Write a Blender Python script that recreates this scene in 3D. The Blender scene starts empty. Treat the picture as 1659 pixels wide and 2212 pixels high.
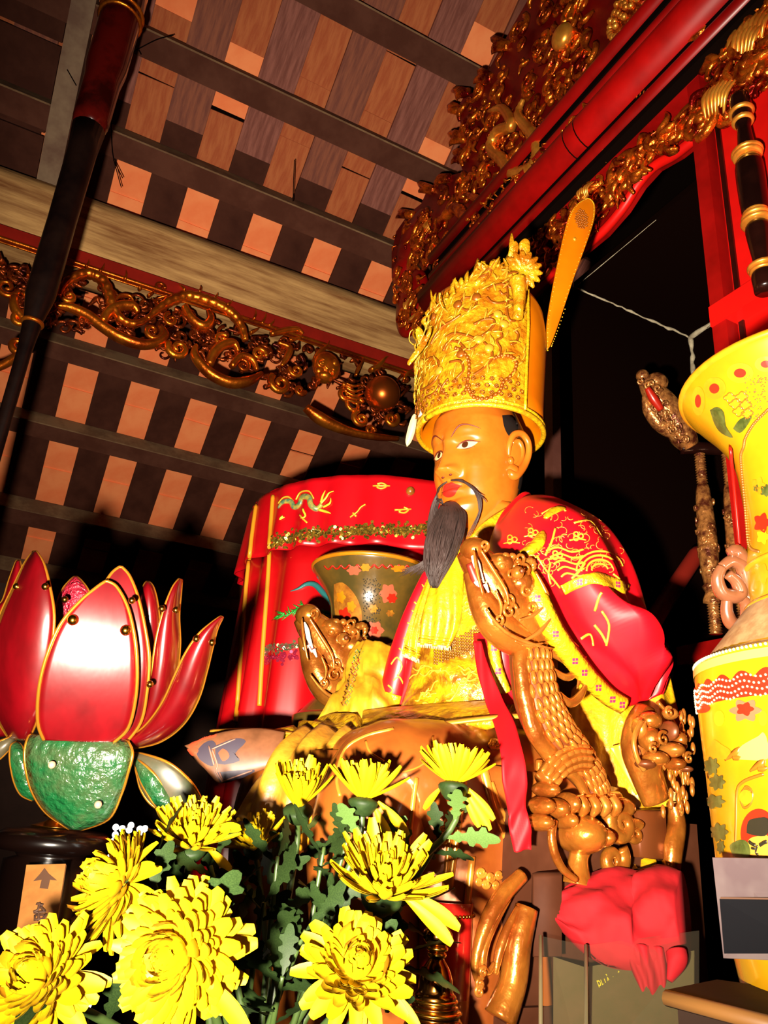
import bpy, bmesh, math, random
from mathutils import Vector, Matrix, Quaternion, noise
from mathutils.bvhtree import BVHTree
from math import sin, cos, pi, radians, sqrt, exp, atan2

# ------------------------------------------------------------------ camera
F_PX, CX, CY = 1640.0, 829.5, 1106.0
def _axes():
    z = Vector((318, -4126, F_PX)).normalized()
    h = Vector((3605, 806, F_PX)); x = (h - z * h.dot(z)).normalized()
    y = z.cross(x)
    return Matrix((x, y, z))
MW = _axes()                      # camera (right, down, forward) -> world
CAM = Vector((0, 0, 1.5))
RIGHT, DOWN, FWD = [MW.col[i].copy() for i in range(3)]
scene = bpy.context.scene
cd = bpy.data.cameras.new('camera'); cam = bpy.data.objects.new('camera', cd)
scene.collection.objects.link(cam)
cd.sensor_fit = 'VERTICAL'; cd.sensor_height = 36.0; cd.lens = F_PX / 2212 * 36.0
cd.clip_start = 0.02
m = Matrix((RIGHT, -DOWN, -FWD)).transposed().to_4x4(); m.translation = CAM
cam.matrix_world = m
scene.camera = cam
# ------------------------------------------------------------------ world, flash, exposure
w = bpy.data.worlds.new('world'); scene.world = w; w.use_nodes = True
w.node_tree.nodes['Background'].inputs[0].default_value = (1.0, 0.62, 0.4, 1)
w.node_tree.nodes['Background'].inputs[1].default_value = 0.004
fl = bpy.data.lights.new('camera_flash', 'SPOT'); fl.energy = 540; fl.color = (1.0, 0.87, 0.70)
fl.shadow_soft_size = 0.022; fl.spot_size = radians(96); fl.spot_blend = 0.85
flo = bpy.data.objects.new('camera_flash', fl); scene.collection.objects.link(flo)
flo.location = CAM - RIGHT * 0.13 + DOWN * 0.10
_t = CAM + FWD * 1.6 + RIGHT * 0.04 - DOWN * 0.06
flo.rotation_euler = (flo.location - _t).to_track_quat('Z', 'Y').to_euler()
vs = scene.view_settings
vs.view_transform = 'Standard'; vs.look = 'None'; vs.gamma = 1.0; vs.use_curve_mapping = False
vs.exposure = 0.0

# ------------------------------------------------------------------ helpers
COL = scene.collection
def ray(px, py): return MW @ Vector(((px - CX) / F_PX, (py - CY) / F_PX, 1.0))
def P(px, py, d): return CAM + ray(px, py) * d
def PA(px, py, ax, val):
    r = ray(px, py); return CAM + r * ((val - CAM[ax]) / r[ax])
def PX(px, py, v): return PA(px, py, 0, v)
def PY(px, py, v): return PA(px, py, 1, v)
def PZ(px, py, v): return PA(px, py, 2, v)
def proj(p):
    c = MW.transposed() @ (Vector(p) - CAM)
    return CX + F_PX * c.x / c.z, CY + F_PX * c.y / c.z, c.z
def V(*a): return Vector(a)
def lerp(a, b, t): return a + (b - a) * t
def spline(pts, sub=6):
    """Catmull-Rom through points (Vectors or floats)."""
    n = len(pts)
    if n < 3 or sub <= 1: 
        if n == 2 and sub > 1: return [lerp(pts[0], pts[1], i / sub) for i in range(sub + 1)]
        return list(pts)
    out = []
    for i in range(n - 1):
        p0 = pts[max(i - 1, 0)]; p1 = pts[i]; p2 = pts[i + 1]; p3 = pts[min(i + 2, n - 1)]
        for k in range(sub):
            t = k / sub
            out.append((p1 * 2 + (p2 - p0) * t + (p0 * 2 - p1 * 5 + p2 * 4 - p3) * t * t + (p1 * 3 - p0 - p2 * 3 + p3) * t * t * t) * 0.5)
    out.append(pts[-1]); return out
def resample(vals, n):
    m_ = len(vals) - 1
    o = []
    for i in range(n):
        t = i / (n - 1) * m_; k = min(int(t), m_ - 1) if m_ > 0 else 0
        o.append(lerp(vals[k], vals[k + 1], t - k) if m_ > 0 else vals[0])
    return o

class MB:
    def __init__(s): s.v = []; s.f = []; s.m = []; s.mi = 0
    def add(s, vs_, fs):
        b = len(s.v); s.v += [Vector(q) for q in vs_]
        for f in fs: s.f.append([b + i for i in f]); s.m.append(s.mi)
        return s
    def grid(s, rows, closeu=False, closev=False):
        nr = len(rows); nc = len(rows[0]); fs = []
        for i in range(nr if closeu else nr - 1):
            for j in range(nc if closev else nc - 1):
                a = i * nc + j; b = i * nc + (j + 1) % nc; c = ((i + 1) % nr) * nc + (j + 1) % nc; d = ((i + 1) % nr) * nc + j
                fs.append([a, b, c, d])
        return s.add([p for r in rows for p in r], fs)
    def rings(s, rows, cap=True):
        nc = len(rows[0]); b = len(s.v); s.grid(rows, False, True)
        if cap:
            for off, fl_ in ((0, 1), ((len(rows) - 1) * nc, 0)):
                f = [b + off + j for j in range(nc)]
                s.f.append(f[::-1] if fl_ else f); s.m.append(s.mi)
        return s
    def tube(s, pts, r, n=8, sub=5, flat=1.0, up=None, cap=True, rib=0, ribn=0):
        pts = spline([Vector(p) for p in pts], sub); k = len(pts)
        rr = resample(spline(list(r), 4), k) if isinstance(r, (list, tuple)) else [r] * k
        ts = [(pts[min(i + 1, k - 1)] - pts[max(i - 1, 0)]).normalized() for i in range(k)]
        if up is None:
            up = Vector((0, 0, 1)) if abs(ts[0].z) < 0.9 else Vector((1, 0, 0))
        nrm = (Vector(up) - ts[0] * ts[0].dot(Vector(up))).normalized(); rows = []
        for i in range(k):
            nrm = nrm - ts[i] * nrm.dot(ts[i])
            nrm = nrm.normalized() if nrm.length > 1e-6 else ts[i].orthogonal().normalized()
            bn = ts[i].cross(nrm); q = max(rr[i], 1e-5)
            if ribn: q *= 1 + rib * sin(i / (k - 1) * ribn * 2 * pi)
            rows.append([pts[i] + (nrm * (cos(a) * flat) + bn * sin(a)) * q for a in [2 * pi * j / n for j in range(n)]])
        return s.rings(rows, cap)
    def lathe(s, prof, c=(0, 0, 0), n=32, sub=1, axis=None, sx=1.0, sy=1.0, cap=True):
        prof = [Vector((a, b)) for a, b in prof]
        if sub > 1: prof = spline(prof, sub)
        c = Vector(c); q = Vector((0, 0, 1)).rotation_difference(Vector(axis).normalized()) if axis is not None else Quaternion()
        rows = [[c + q @ Vector((max(r, 1e-5) * cos(2 * pi * j / n) * sx, max(r, 1e-5) * sin(2 * pi * j / n) * sy, z)) for j in range(n)] for r, z in prof]
        return s.rings(rows, cap)
    def box(s, c, size, rot=None):
        c = Vector(c); h = Vector(size) * 0.5; q = rot if rot is not None else Matrix.Identity(3)
        vs_ = [c + q @ Vector((x * h.x, y * h.y, z * h.z)) for x in (-1, 1) for y in (-1, 1) for z in (-1, 1)]
        return s.add(vs_, [[0, 1, 3, 2], [4, 6, 7, 5], [0, 4, 5, 1], [2, 3, 7, 6], [0, 2, 6, 4], [1, 5, 7, 3]])
    def ell(s, c, r, rot=None, n=14, k=9):
        c = Vector(c); r = Vector(r) if not isinstance(r, (int, float)) else Vector((r, r, r)); q = rot if rot is not None else Matrix.Identity(3)
        rows = [[c + q @ Vector((r.x * sin(t) * cos(a), r.y * sin(t) * sin(a), r.z * cos(t))) for a in [2 * pi * j / n for j in range(n)]] for t in [0.02 + (pi - 0.04) * i / k for i in range(k + 1)]]
        return s.rings(rows[::-1])
    def prism(s, outline, ext, bevel=0.0):
        o = [Vector(p) for p in outline]; e = Vector(ext); n = len(o)
        if bevel > 0:
            c = sum(o, Vector()) / n; en = e.normalized() * min(bevel, e.length * 0.45)
            ins = [p + (c - p).normalized() * bevel for p in o]
            rows = [ins, [p + en for p in o], [p + e - en for p in o], [p + e for p in ins]]
        else: rows = [o, [p + e for p in o]]
        b = len(s.v); s.add([p for r in rows for p in r], [])
        for i in range(len(rows) - 1):
            for j in range(n):
                s.f.append([b + i * n + j, b + i * n + (j + 1) % n, b + (i + 1) * n + (j + 1) % n, b + (i + 1) * n + j]); s.m.append(s.mi)
        s.f.append([b + j for j in range(n)][::-1]); s.m.append(s.mi)
        s.f.append([b + (len(rows) - 1) * n + j for j in range(n)]); s.m.append(s.mi)
        return s
    def curl(s, c, u, v, r0, turns, r, dirn=1, a0=0.0, n=7, r1=0.15, k=None):
        """tapered spiral scroll in the plane (u, v)"""
        c, u, v = Vector(c), Vector(u), Vector(v); k = k or int(10 * turns) + 4; pts = []
        for i in range(k):
            t = i / (k - 1); a = a0 + dirn * t * turns * 2 * pi; q = r0 * lerp(1, r1, t)
            pts.append(c + u * (q * cos(a)) + v * (q * sin(a)))
        return s.tube(pts, [r, r * 0.9, r * 0.75, r * 0.6], n=n, sub=2, up=u.cross(v))
    def bvh(s): return BVHTree.FromPolygons([tuple(p) for p in s.v], s.f)
    def build(s, name, mat, parent=None, smooth=True, label=None, kind=None, ang=None):
        off = Vector(parent.get('_o', (0, 0, 0))) if parent is not None else Vector((0, 0, 0))
        me = bpy.data.meshes.new(name); me.from_pydata([tuple(p - off) for p in s.v], [], s.f)
        ms = mat if isinstance(mat, (list, tuple)) else [mat]
        for q in ms: me.materials.append(q)
        if len(ms) > 1: me.polygons.foreach_set('material_index', s.m)
        bm = bmesh.new(); bm.from_mesh(me); bmesh.ops.recalc_face_normals(bm, faces=bm.faces); bm.to_mesh(me); bm.free()
        if smooth:
            me.polygons.foreach_set('use_smooth', [True] * len(me.polygons))
            if ang: me.set_sharp_from_angle(angle=radians(ang))
        o = bpy.data.objects.new(name, me); COL.objects.link(o)
        if parent is not None:
            o.parent = parent
            if '_o' in parent: o['_o'] = parent['_o']
        if label: o['label'] = label
        if kind: o['kind'] = kind
        return o
def tag(o, label, cat, group=None, kind=None):
    o['label'] = label
    if cat: o['category'] = cat
    if group: o['group'] = group
    if kind: o['kind'] = kind
    return o
def thing(name, loc, label, cat, group=None, kind=None):
    o = bpy.data.objects.new(name, None); COL.objects.link(o); o.location = loc; o.empty_display_size = 0.05
    o['_o'] = tuple(loc)
    return tag(o, label, cat, group, kind)
def inst(name, me, mat4, parent, label=None):
    """shared-mesh part: world matrix mat4, parented to an un-rotated thing or part"""
    o = bpy.data.objects.new(name, me); COL.objects.link(o)
    off = Vector(parent.get('_o', (0, 0, 0))); o.parent = parent
    q = mat4.copy(); q.translation = q.translation - off; o.matrix_local = q
    if label: o['label'] = label
    return o
def frame(pos, zdir, xhint=None, sc=(1, 1, 1)):
    z = Vector(zdir).normalized(); x = Vector(xhint) if xhint is not None else (V(0, 0, 1) if abs(z.z) < 0.95 else V(1, 0, 0))
    x = x - z * x.dot(z); x = x.normalized() if x.length > 1e-6 else z.orthogonal().normalized(); y = z.cross(x)
    q = Matrix((x * sc[0], y * sc[1], z * sc[2])).transposed().to_4x4(); q.translation = Vector(pos); return q
def mesh_of(mb, name, mat, smooth=True):
    me = bpy.data.meshes.new(name); me.from_pydata([tuple(p) for p in mb.v], [], mb.f); me.materials.append(mat)
    if smooth: me.polygons.foreach_set('use_smooth', [True] * len(me.polygons))
    return me
def hit(bv, px, py, off=0.0):
    r = ray(px, py).normalized(); loc, n, i, d = bv.ray_cast(CAM, r)
    if loc is None: return None
    if n.dot(r) > 0: n = -n
    return loc + n * off, n
def drape(mb, bv, pix, r, n=5, sub=4, flat=0.6, off=0.0):
    """raised thread following a surface"""
    pts = spline([Vector(q) for q in pix], sub); o = []; nn = None
    for q in pts:
        h_ = hit(bv, q.x, q.y, off)
        if h_: o.append(h_[0]); nn = h_[1]
    if len(o) > 1: mb.tube(o, r, n=n, sub=1, flat=flat, up=nn)
    return mb
def patch(mb, bv, pix, off=0.0012, rings_=4, sub=3):
    """star-shaped flat patch lying on a surface"""
    pix = [Vector(q) for q in pix]; o = spline(pix + [pix[0]], sub)[:-1] if sub > 1 else pix
    c = sum(o, Vector((0, 0))) / len(o); rows = []
    hc = hit(bv, c.x, c.y, off)
    if not hc: return mb
    for k in range(rings_, 0, -1):
        row = []
        for q in o:
            w_ = c + (q - c) * (k / rings_); h_ = hit(bv, w_.x, w_.y, off)
            row.append(h_[0] if h_ and (h_[0] - hc[0]).length < 0.25 else (row[-1] if row else hc[0]))
        rows.append(row)
    b = len(mb.v); mb.grid(rows, False, True); n = len(o); ci = len(mb.v); mb.v.append(hc[0])
    base = b + (rings_ - 1) * n
    for j in range(n): mb.f.append([base + j, base + (j + 1) % n, ci]); mb.m.append(mb.mi)
    return mb
def pip(x, y, poly):
    ins = False; j = len(poly) - 1
    for i in range(len(poly)):
        if (poly[i][1] > y) != (poly[j][1] > y) and x < (poly[j][0] - poly[i][0]) * (y - poly[i][1]) / (poly[j][1] - poly[i][1]) + poly[i][0]: ins = not ins
        j = i
    return ins

# ------------------------------------------------------------------ materials
def mat(name, c, rough=0.5, metal=0.0, c2=None, sc=8.0, bump=0.0, bsc=40.0, coat=0.0, emit=0.0, spec=0.5, stretch=None, alpha=None, trans=0.0, detail=4.0, lo=0.4, hi=0.62, sheen=0.0):
    mt = bpy.data.materials.new(name); mt.use_nodes = True; nt = mt.node_tree; b = nt.nodes['Principled BSDF']
    b.inputs['Base Color'].default_value = (*c, 1); b.inputs['Roughness'].default_value = rough; b.inputs['Metallic'].default_value = metal
    b.inputs['Specular IOR Level'].default_value = spec
    if coat: b.inputs['Coat Weight'].default_value = coat; b.inputs['Coat Roughness'].default_value = 0.12
    if sheen: b.inputs['Sheen Weight'].default_value = sheen
    if trans: b.inputs['Transmission Weight'].default_value = trans
    if alpha is not None: b.inputs['Alpha'].default_value = alpha
    if emit: b.inputs['Emission Color'].default_value = (*c, 1); b.inputs['Emission Strength'].default_value = emit
    tc = nt.nodes.new('ShaderNodeTexCoord'); mp = nt.nodes.new('ShaderNodeMapping'); nt.links.new(tc.outputs['Object'], mp.inputs[0])
    if stretch: mp.inputs['Scale'].default_value = stretch
    if c2 is not None:
        n = nt.nodes.new('ShaderNodeTexNoise'); n.inputs['Scale'].default_value = sc; n.inputs['Detail'].default_value = detail; n.inputs['Roughness'].default_value = 0.65
        r = nt.nodes.new('ShaderNodeValToRGB'); r.color_ramp.elements[0].position = lo; r.color_ramp.elements[1].position = hi
        r.color_ramp.elements[0].color = (*c, 1); r.color_ramp.elements[1].color = (*c2, 1)
        nt.links.new(mp.outputs[0], n.inputs['Vector']); nt.links.new(n.outputs['Fac'], r.inputs[0]); nt.links.new(r.outputs[0], b.inputs['Base Color'])
    if bump:
        n = nt.nodes.new('ShaderNodeTexNoise'); n.inputs['Scale'].default_value = bsc; n.inputs['Detail'].default_value = 3
        bp = nt.nodes.new('ShaderNodeBump'); bp.inputs['Strength'].default_value = bump; bp.inputs['Distance'].default_value = 0.01
        nt.links.new(mp.outputs[0], n.inputs['Vector']); nt.links.new(n.outputs['Fac'], bp.inputs['Height']); nt.links.new(bp.outputs[0], b.inputs['Normal'])
    return mt
M = {}
def defmat(k, *a, **kw): M[k] = mat(k, *a, **kw)
defmat('beam_wood', (0.24, 0.095, 0.03), 0.8, spec=.2, c2=(0.66, 0.38, 0.14), sc=3.0, stretch=(0.7, 5, 7), bump=0.15, bsc=12, detail=6, lo=0.35, hi=0.65)
defmat('purlin', (0.060, 0.017, 0.009), 0.85, c2=(0.085, 0.028, 0.016), sc=6, bump=0.1, spec=.15)
defmat('purlin_edge', (0.19, 0.11, 0.055), 0.85, c2=(0.12, 0.06, 0.03), sc=9, spec=.2)
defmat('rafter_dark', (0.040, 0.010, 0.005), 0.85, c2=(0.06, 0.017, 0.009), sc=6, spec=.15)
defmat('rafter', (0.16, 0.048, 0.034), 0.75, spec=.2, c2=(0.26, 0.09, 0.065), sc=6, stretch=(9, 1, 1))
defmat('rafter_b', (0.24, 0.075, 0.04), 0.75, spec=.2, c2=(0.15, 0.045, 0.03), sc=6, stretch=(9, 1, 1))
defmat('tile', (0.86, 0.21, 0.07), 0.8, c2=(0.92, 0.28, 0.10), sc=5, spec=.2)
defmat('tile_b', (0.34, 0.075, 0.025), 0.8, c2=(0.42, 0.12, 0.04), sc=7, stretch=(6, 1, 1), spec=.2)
defmat('truss', (0.20, 0.13, 0.075), 0.8, c2=(0.12, 0.06, 0.035), sc=6)
defmat('red_board', (0.27, 0.012, 0.006), 0.35, c2=(0.21, 0.01, 0.005), sc=7)
defmat('lacquer_red', (0.24, 0.0025, 0.002), 0.34, c2=(0.15, 0.0015, 0.001), sc=5, spec=.3)
defmat('lacquer_bright', (0.55, 0.004, 0.002), 0.42, c2=(0.42, 0.003, 0.002), sc=4, spec=.3)
defmat('gold_dark', (1.0, 0.27, 0.018), 0.32, metal=0.9, c2=(0.50, 0.075, 0.006), sc=7, bump=0.25, bsc=45)
defmat('gold_red', (0.95, 0.20, 0.014), 0.28, metal=0.85, c2=(0.20, 0.004, 0.002), sc=16, bump=0.6, bsc=50)
defmat('dark_lacquer', (0.005, 0.0012, 0.0008), 0.2, c2=(0.012, 0.0025, 0.0015), sc=6, coat=0.2)
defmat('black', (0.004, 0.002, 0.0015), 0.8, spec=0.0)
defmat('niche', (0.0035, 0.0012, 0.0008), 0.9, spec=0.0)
# ================================================================== ROOF
SL = radians(35); RN = V(0, sin(SL), cos(SL)); RD = V(0, cos(SL), -sin(SL)); RQ = V(0, 3.0, 4.082)
def roofp(x, s, up=0.0): return V(x, 0, 0) + RQ + RD * s + RN * up
RROT = Matrix((V(1, 0, 0), RD, RN)).transposed()
ceiling = thing('ceiling', (0, 0, 4.0), 'sloping tiled temple roof seen from below with dark rafters', None, kind='structure')
rng = random.Random(3)
PITCH, TW, X00 = 0.317, 0.152, -0.075
def slab(name, sx, sy, sz, mt):
    b = MB(); b.box((0, 0, 0), (sx, sy, sz)); return mesh_of(b, name, mt, False)
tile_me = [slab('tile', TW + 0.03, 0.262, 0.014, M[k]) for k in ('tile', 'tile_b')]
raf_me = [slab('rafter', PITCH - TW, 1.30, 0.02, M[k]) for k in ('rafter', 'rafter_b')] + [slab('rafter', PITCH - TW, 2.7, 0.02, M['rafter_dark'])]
for k in range(-3, 9):
    xt = X00 + k * PITCH + TW / 2
    for j in range(16):
        s = -1.62 + j * 0.26
        up = s < -0.25
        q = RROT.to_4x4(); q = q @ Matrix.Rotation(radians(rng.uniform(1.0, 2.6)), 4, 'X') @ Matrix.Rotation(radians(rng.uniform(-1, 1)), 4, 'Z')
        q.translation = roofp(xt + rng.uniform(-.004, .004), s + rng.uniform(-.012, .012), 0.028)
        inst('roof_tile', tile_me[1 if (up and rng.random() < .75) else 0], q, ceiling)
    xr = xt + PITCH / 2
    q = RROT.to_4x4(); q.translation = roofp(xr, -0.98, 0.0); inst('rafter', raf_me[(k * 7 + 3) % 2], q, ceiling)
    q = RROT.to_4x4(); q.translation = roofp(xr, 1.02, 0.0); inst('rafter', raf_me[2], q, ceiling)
# roof battens above tiles so that no light leaks
b = MB(); b.box(roofp(1.0, 0.5, 0.075), (6.4, 5.6, 0.02), RROT); b.build('roof_underlay', M['black'], ceiling, False)
for s, w_, h_ in ((-1.45, .10, .13), (-1.02, .10, .13), (-0.585, .10, .12), (-0.17, .10, .12), (0.33, .09, .11), (0.86, .085, .10), (1.33, .085, .10), (1.9, .10, .12), (2.35, .10, .12)):
    b = MB(); b.box(roofp(1.2, s, -0.012 - h_ / 2), (5.6, w_, h_), RROT)
    pu = b.build('purlin', M['purlin'], ceiling, False)
    b = MB(); b.box(roofp(1.2, s - w_ / 2 - 0.003, -0.012 - h_ / 2), (5.6, 0.008, h_ * .96), RROT)
    b.build('purlin_edge', M['purlin_edge'], pu, False)
b = MB(); b.box(roofp(-0.318, -0.6, -0.09), (0.085, 2.6, 0.13), RROT); b.build('truss_rafter', M['truss'], ceiling, False)
for j in range(7): b = MB(); b.box(roofp(-0.90, -1.7 + j * 0.36, -0.03), (1.05, 0.345, 0.02), RROT); b.build('shade_plank', M['rafter_dark'], ceiling, False)  # near-black planks, missing flash light at upper left painted into the wood colour
# cobweb strands and twigs hanging from purlins
def twig(pix, s_up, r=0.0022):
    b = MB(); b.tube(pix, r, n=5, sub=4); return b.build('hanging_twig', M['black'], ceiling)
def roofpix(px, py, up=-0.16):
    r = ray(px, py); d = (RQ + RN * up - CAM).dot(RN) / r.dot(RN); return CAM + r * d
for pl in ([(270, 120), (300, 105), (340, 85), (375, 76)], [(300, 108), (305, 118)], [(240, 265), (243, 330), (255, 380), (262, 405)], [(245, 345), (265, 385)], [(636, 345), (634, 400), (633, 435)], [(145, 150), (165, 185)]):
    twig([roofpix(*q) for q in pl], 0)

# ================================================================== WOOD BEAM + FRIEZE
bz0, bz1 = 3.585, 3.905
beam = thing('tie_beam', (0.5, 3.05, bz0), 'weathered pale wooden tie beam above the gilded dragon frieze', 'beam')
b = MB()
rows = []
for i in range(44):
    x = -2.0 + i * 0.09; row = []
    for j in range(24):
        a = j / 24 * 4; e = int(a); t = a - e
        c4 = [(2.95, bz0), (2.95, bz1), (3.17, bz1), (3.17, bz0)]
        y_ = lerp(c4[e][0], c4[(e + 1) % 4][0], t); z_ = lerp(c4[e][1], c4[(e + 1) % 4][1], t)
        g = noise.noise(V(x * 2.2, y_ * 9, z_ * 9)) * 0.008
        row.append(V(x, y_ + g, z_ + g + (x - 0.4) * 0.018))
    rows.append(row)
b.rings(rows); b.build('timber', M['beam_wood'], beam)
fr = thing('dragon_frieze', (0.5, 2.95, 3.2), 'gilded openwork frieze of dragons and scrolls under the wooden beam', 'frieze')
FY = 2.90
def FP(px, py, dy=0.0): return PY(px, py, FY + dy)
b = MB(); b.prism([V(-2, 2.905, 3.50), V(1.75, 2.905, 3.543), V(1.75, 2.905, 3.616), V(-2, 2.905, 3.555)], (0, 0.03, 0)); b.build('red_board', M['red_board'], fr, False)
b = MB(); b.tube([V(-2, 2.90, 3.497), V(1.75, 2.90, 3.540)], 0.008, sub=2); b.tube([V(-2, 2.90, 3.478), V(1.75, 2.90, 3.521)], 0.005, sub=2); b.build('gilt_moulding', M['gold_dark'], fr)
PXM = 3.45 / F_PX
def ftube(mb, pl, r, n=9, flat=0.8, dy=0.0, **kw): 
    rr = [q * PXM * 1.12 for q in r] if isinstance(r, (list, tuple)) else r * PXM
    return mb.tube([FP(x, y, dy) for x, y in pl], rr, n=n, flat=flat, **kw)
# scalloped lower rim, piece by piece
for pl, r in (([(118, 660), (150, 664), (190, 682), (225, 708), (262, 730), (305, 744), (340, 740), (358, 722), (350, 706)], [5, 10, 12, 12, 13, 12, 10, 8, 4]),
              ([(424, 745), (420, 765), (436, 790), (462, 812), (500, 827), (540, 822), (566, 806)], [5, 10, 12, 13, 13, 12, 6]),
              ([(660, 880), (688, 902), (722, 920), (765, 935), (815, 944), (860, 948)], [10, 15, 13, 10, 9, 6]),
              ([(-60, 800), (-10, 795), (30, 775), (58, 755), (62, 735), (45, 728)], [6, 8, 9, 9, 7, 4])):
    b = MB(); ftube(b, pl, r); b.build('scallop_rim', M['gold_dark'], fr)
U, W = V(1, 0, 0.0), V(0, 0, 1)
for c, r0, tn, r, dr, a0 in (((385, 752), 22, 1.3, 8, 1, pi * .9), ((606, 828), 24, 1.3, 8, 1, pi * .8), ((648, 842), 12, 1.1, 6, -1, 0), ((45, 690), 18, 1.3, 7, 1, 0), ((40, 745), 20, 1.2, 8, -1, 1), ((150, 640), 16, 1.2, 6, 1, 2),
                          ((330, 715), 20, 1.3, 6, -1, 1), ((560, 765), 16, 1.4, 5, 1, 0), ((780, 905), 20, 1.3, 7, 1, 2), ((845, 905), 18, 1.3, 7, -1, 1), ((745, 850), 22, 1.4, 7, -1, 2), ((765, 875), 24, 1.3, 6, 1, .5), ((640, 800), 16, 1.3, 5, 1, 3), ((480, 735), 16, 1.3, 5, 1, 1), ((90, 655), 14, 1.2, 5, 1, 1), ((15, 620), 20, 1.3, 6, -1, 0), ((800, 930), 12, 1.2, 5, 1, 0), ((345, 620), 11, 1.2, 4, 1, 0), ((370, 690), 15, 1.2, 5, 1, 2), ((525, 790), 15, 1.2, 5, -1, 2)):
    b = MB(); b.curl(FP(*c), U, W, r0 * PXM, tn, r * PXM, dr, a0); b.build('scroll', M['gold_dark'], fr)
# the long dragon
b = MB()
ftube(b, [(128, 640), (140, 614), (165, 597), (195, 592), (220, 605), (236, 632), (243, 660), (262, 690), (290, 700), (318, 690)], [6, 9, 11, 12, 12, 12, 11, 10, 9, 7], n=12, rib=.07, ribn=16, sub=8)
ftube(b, [(318, 690), (345, 665), (375, 648), (405, 640), (440, 648), (475, 662), (505, 682), (522, 708), (530, 735)], [7, 10, 12, 13, 14, 13, 12, 10, 8], n=12, rib=.07, ribn=16, sub=8)
b.build('dragon_body', M['gold_dark'], fr)
b = MB(); ftube(b, [(222, 695), (236, 672), (262, 661), (288, 662), (298, 676)], [9, 12, 12, 11, 6], n=10); b.build('dragon_leg', M['gold_dark'], fr)
b = MB(); ftube(b, [(398, 662), (415, 690), (440, 705), (455, 690), (450, 670)], [9, 11, 12, 10, 6], n=10); b.build('dragon_leg', M['gold_dark'], fr)
b = MB(); ftube(b, [(452, 788), (462, 762), (482, 745), (505, 742), (515, 760)], [9, 12, 12, 10, 5], n=10); b.build('dragon_leg', M['gold_dark'], fr)
b = MB(); ftube(b, [(500, 792), (520, 770), (545, 778), (555, 800)], [8, 10, 9, 5], n=9); b.build('dragon_leg', M['gold_dark'], fr)
b = MB(); ftube(b, [(600, 740), (625, 752), (618, 775), (608, 790)], [6, 9, 8, 4], n=9); b.build('dragon_leg', M['gold_dark'], fr)
b = MB(); ftube(b, [(585, 722), (610, 716), (640, 712), (655, 722)], [7, 9, 8, 4], n=9); b.build('dragon_leg', M['gold_dark'], fr)
b = MB(); ftube(b, [(625, 735), (650, 730)], [6, 3], n=8); b.build('dragon_leg', M['gold_dark'], fr)
b = MB(); ftube(b, [(30, 640), (32, 665), (52, 690), (72, 700)], [8, 10, 9, 6], n=9); b.build('dragon_leg', M['gold_dark'], fr)
b = MB(); ftube(b, [(50, 640), (75, 628), (90, 630)], [8, 9, 5], n=9); b.build('dragon_leg', M['gold_dark'], fr)
for i, (x, y, dx, dy) in enumerate([(186, 578, 6, -18), (216, 588, 10, -20), (270, 605, 2, -22), (242, 630, 12, 6), (300, 625, 10, -10), (398, 628, -12, -14), (430, 632, 3, -16), (462, 646, 8, -14), (490, 660, 12, -12), (512, 690, 14, -10), (60, 598, -2, -28), (68, 625, 6, -24),
                                    (548, 690, 4, -22), (565, 700, 10, -26), (580, 705, 14, -16), (540, 720, 20, -12), (340, 655, -14, -10), (360, 640, -20, 4), (320, 640, 14, -14)]):
    b = MB(); ftube(b, [(x, y), (x + dx * .5 + 2, y + dy * .5), (x + dx, y + dy)], [7, 5, .6], n=7, flat=.5); b.build('dragon_fin', M['gold_dark'], fr)
for pl, r in (([(678, 780), (688, 762), (704, 750), (712, 736)], [7, 9, 6, 1]), ([(768, 812), (774, 796), (782, 782), (786, 768)], [5, 7, 4, 1]), ([(800, 800), (818, 790), (830, 776), (838, 770)], [9, 11, 7, 2]), ([(872, 820), (880, 806), (895, 797)], [5, 6, 2]), ([(245, 655), (258, 640), (280, 640), (290, 655)], [5, 6, 5, 2])):
    b = MB(); ftube(b, pl, r, n=9, flat=.6); b.build('flame', M['gold_dark'], fr)
b = MB(); b.ell(FP(705, 792, -.01), (33 * PXM, 0.045, 36 * PXM)); b.ell(FP(690, 800, -.03), (12 * PXM, .02, 12 * PXM)); b.ell(FP(722, 785, -.04), 9 * PXM); b.ell(FP(700, 815, -.02), (20 * PXM, .04, 12 * PXM)); b.build('lion_head', M['gold_dark'], fr)
for c, r0 in (((712, 790), 14), ((695, 785), 12), ((716, 806), 12)):
    b = MB(); b.curl(FP(c[0], c[1], -.045), U, W, r0 * PXM, 1.5, 3.5 * PXM, 1, 1); b.build('lion_curl', M['gold_dark'], fr)
b = MB(); b.ell(FP(826, 850, -0.05), 40 * PXM, n=28, k=18); b.build('pearl', mat('pearl_gilt', (0.6, 0.12, 0.015), 0.3, metal=0.9), fr)
b = MB()
for i in range(5): ftube(b, [(748, 828 + i * 9), (765, 834 + i * 9 + 3 * sin(i)), (785, 830 + i * 10)], [2, 4, 2], n=6, dy=-.03)
b.build('mane', M['gold_dark'], fr)
b = MB()  # dark carved ground between the scrolls
rg = random.Random(8)
for i in range(260):
    x = rg.uniform(-20, 880); yb = 560 + x * .285; y = yb + rg.uniform(0, 1) * (60 + 55 * abs(sin(x / 75.)))
    if rg.random() < .5: b.curl(FP(x, y, .012), U, W, rg.uniform(9, 17) * PXM, 1.2, rg.uniform(3, 5) * PXM, rg.choice((-1, 1)), rg.uniform(0, 6), n=6)
    else: ftube(b, [(x, y), (x + rg.uniform(-15, 15), y + rg.uniform(-10, 10)), (x + rg.uniform(-25, 25), y + rg.uniform(-22, 22))], [4, 6, 2], n=6, dy=.012)
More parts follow.
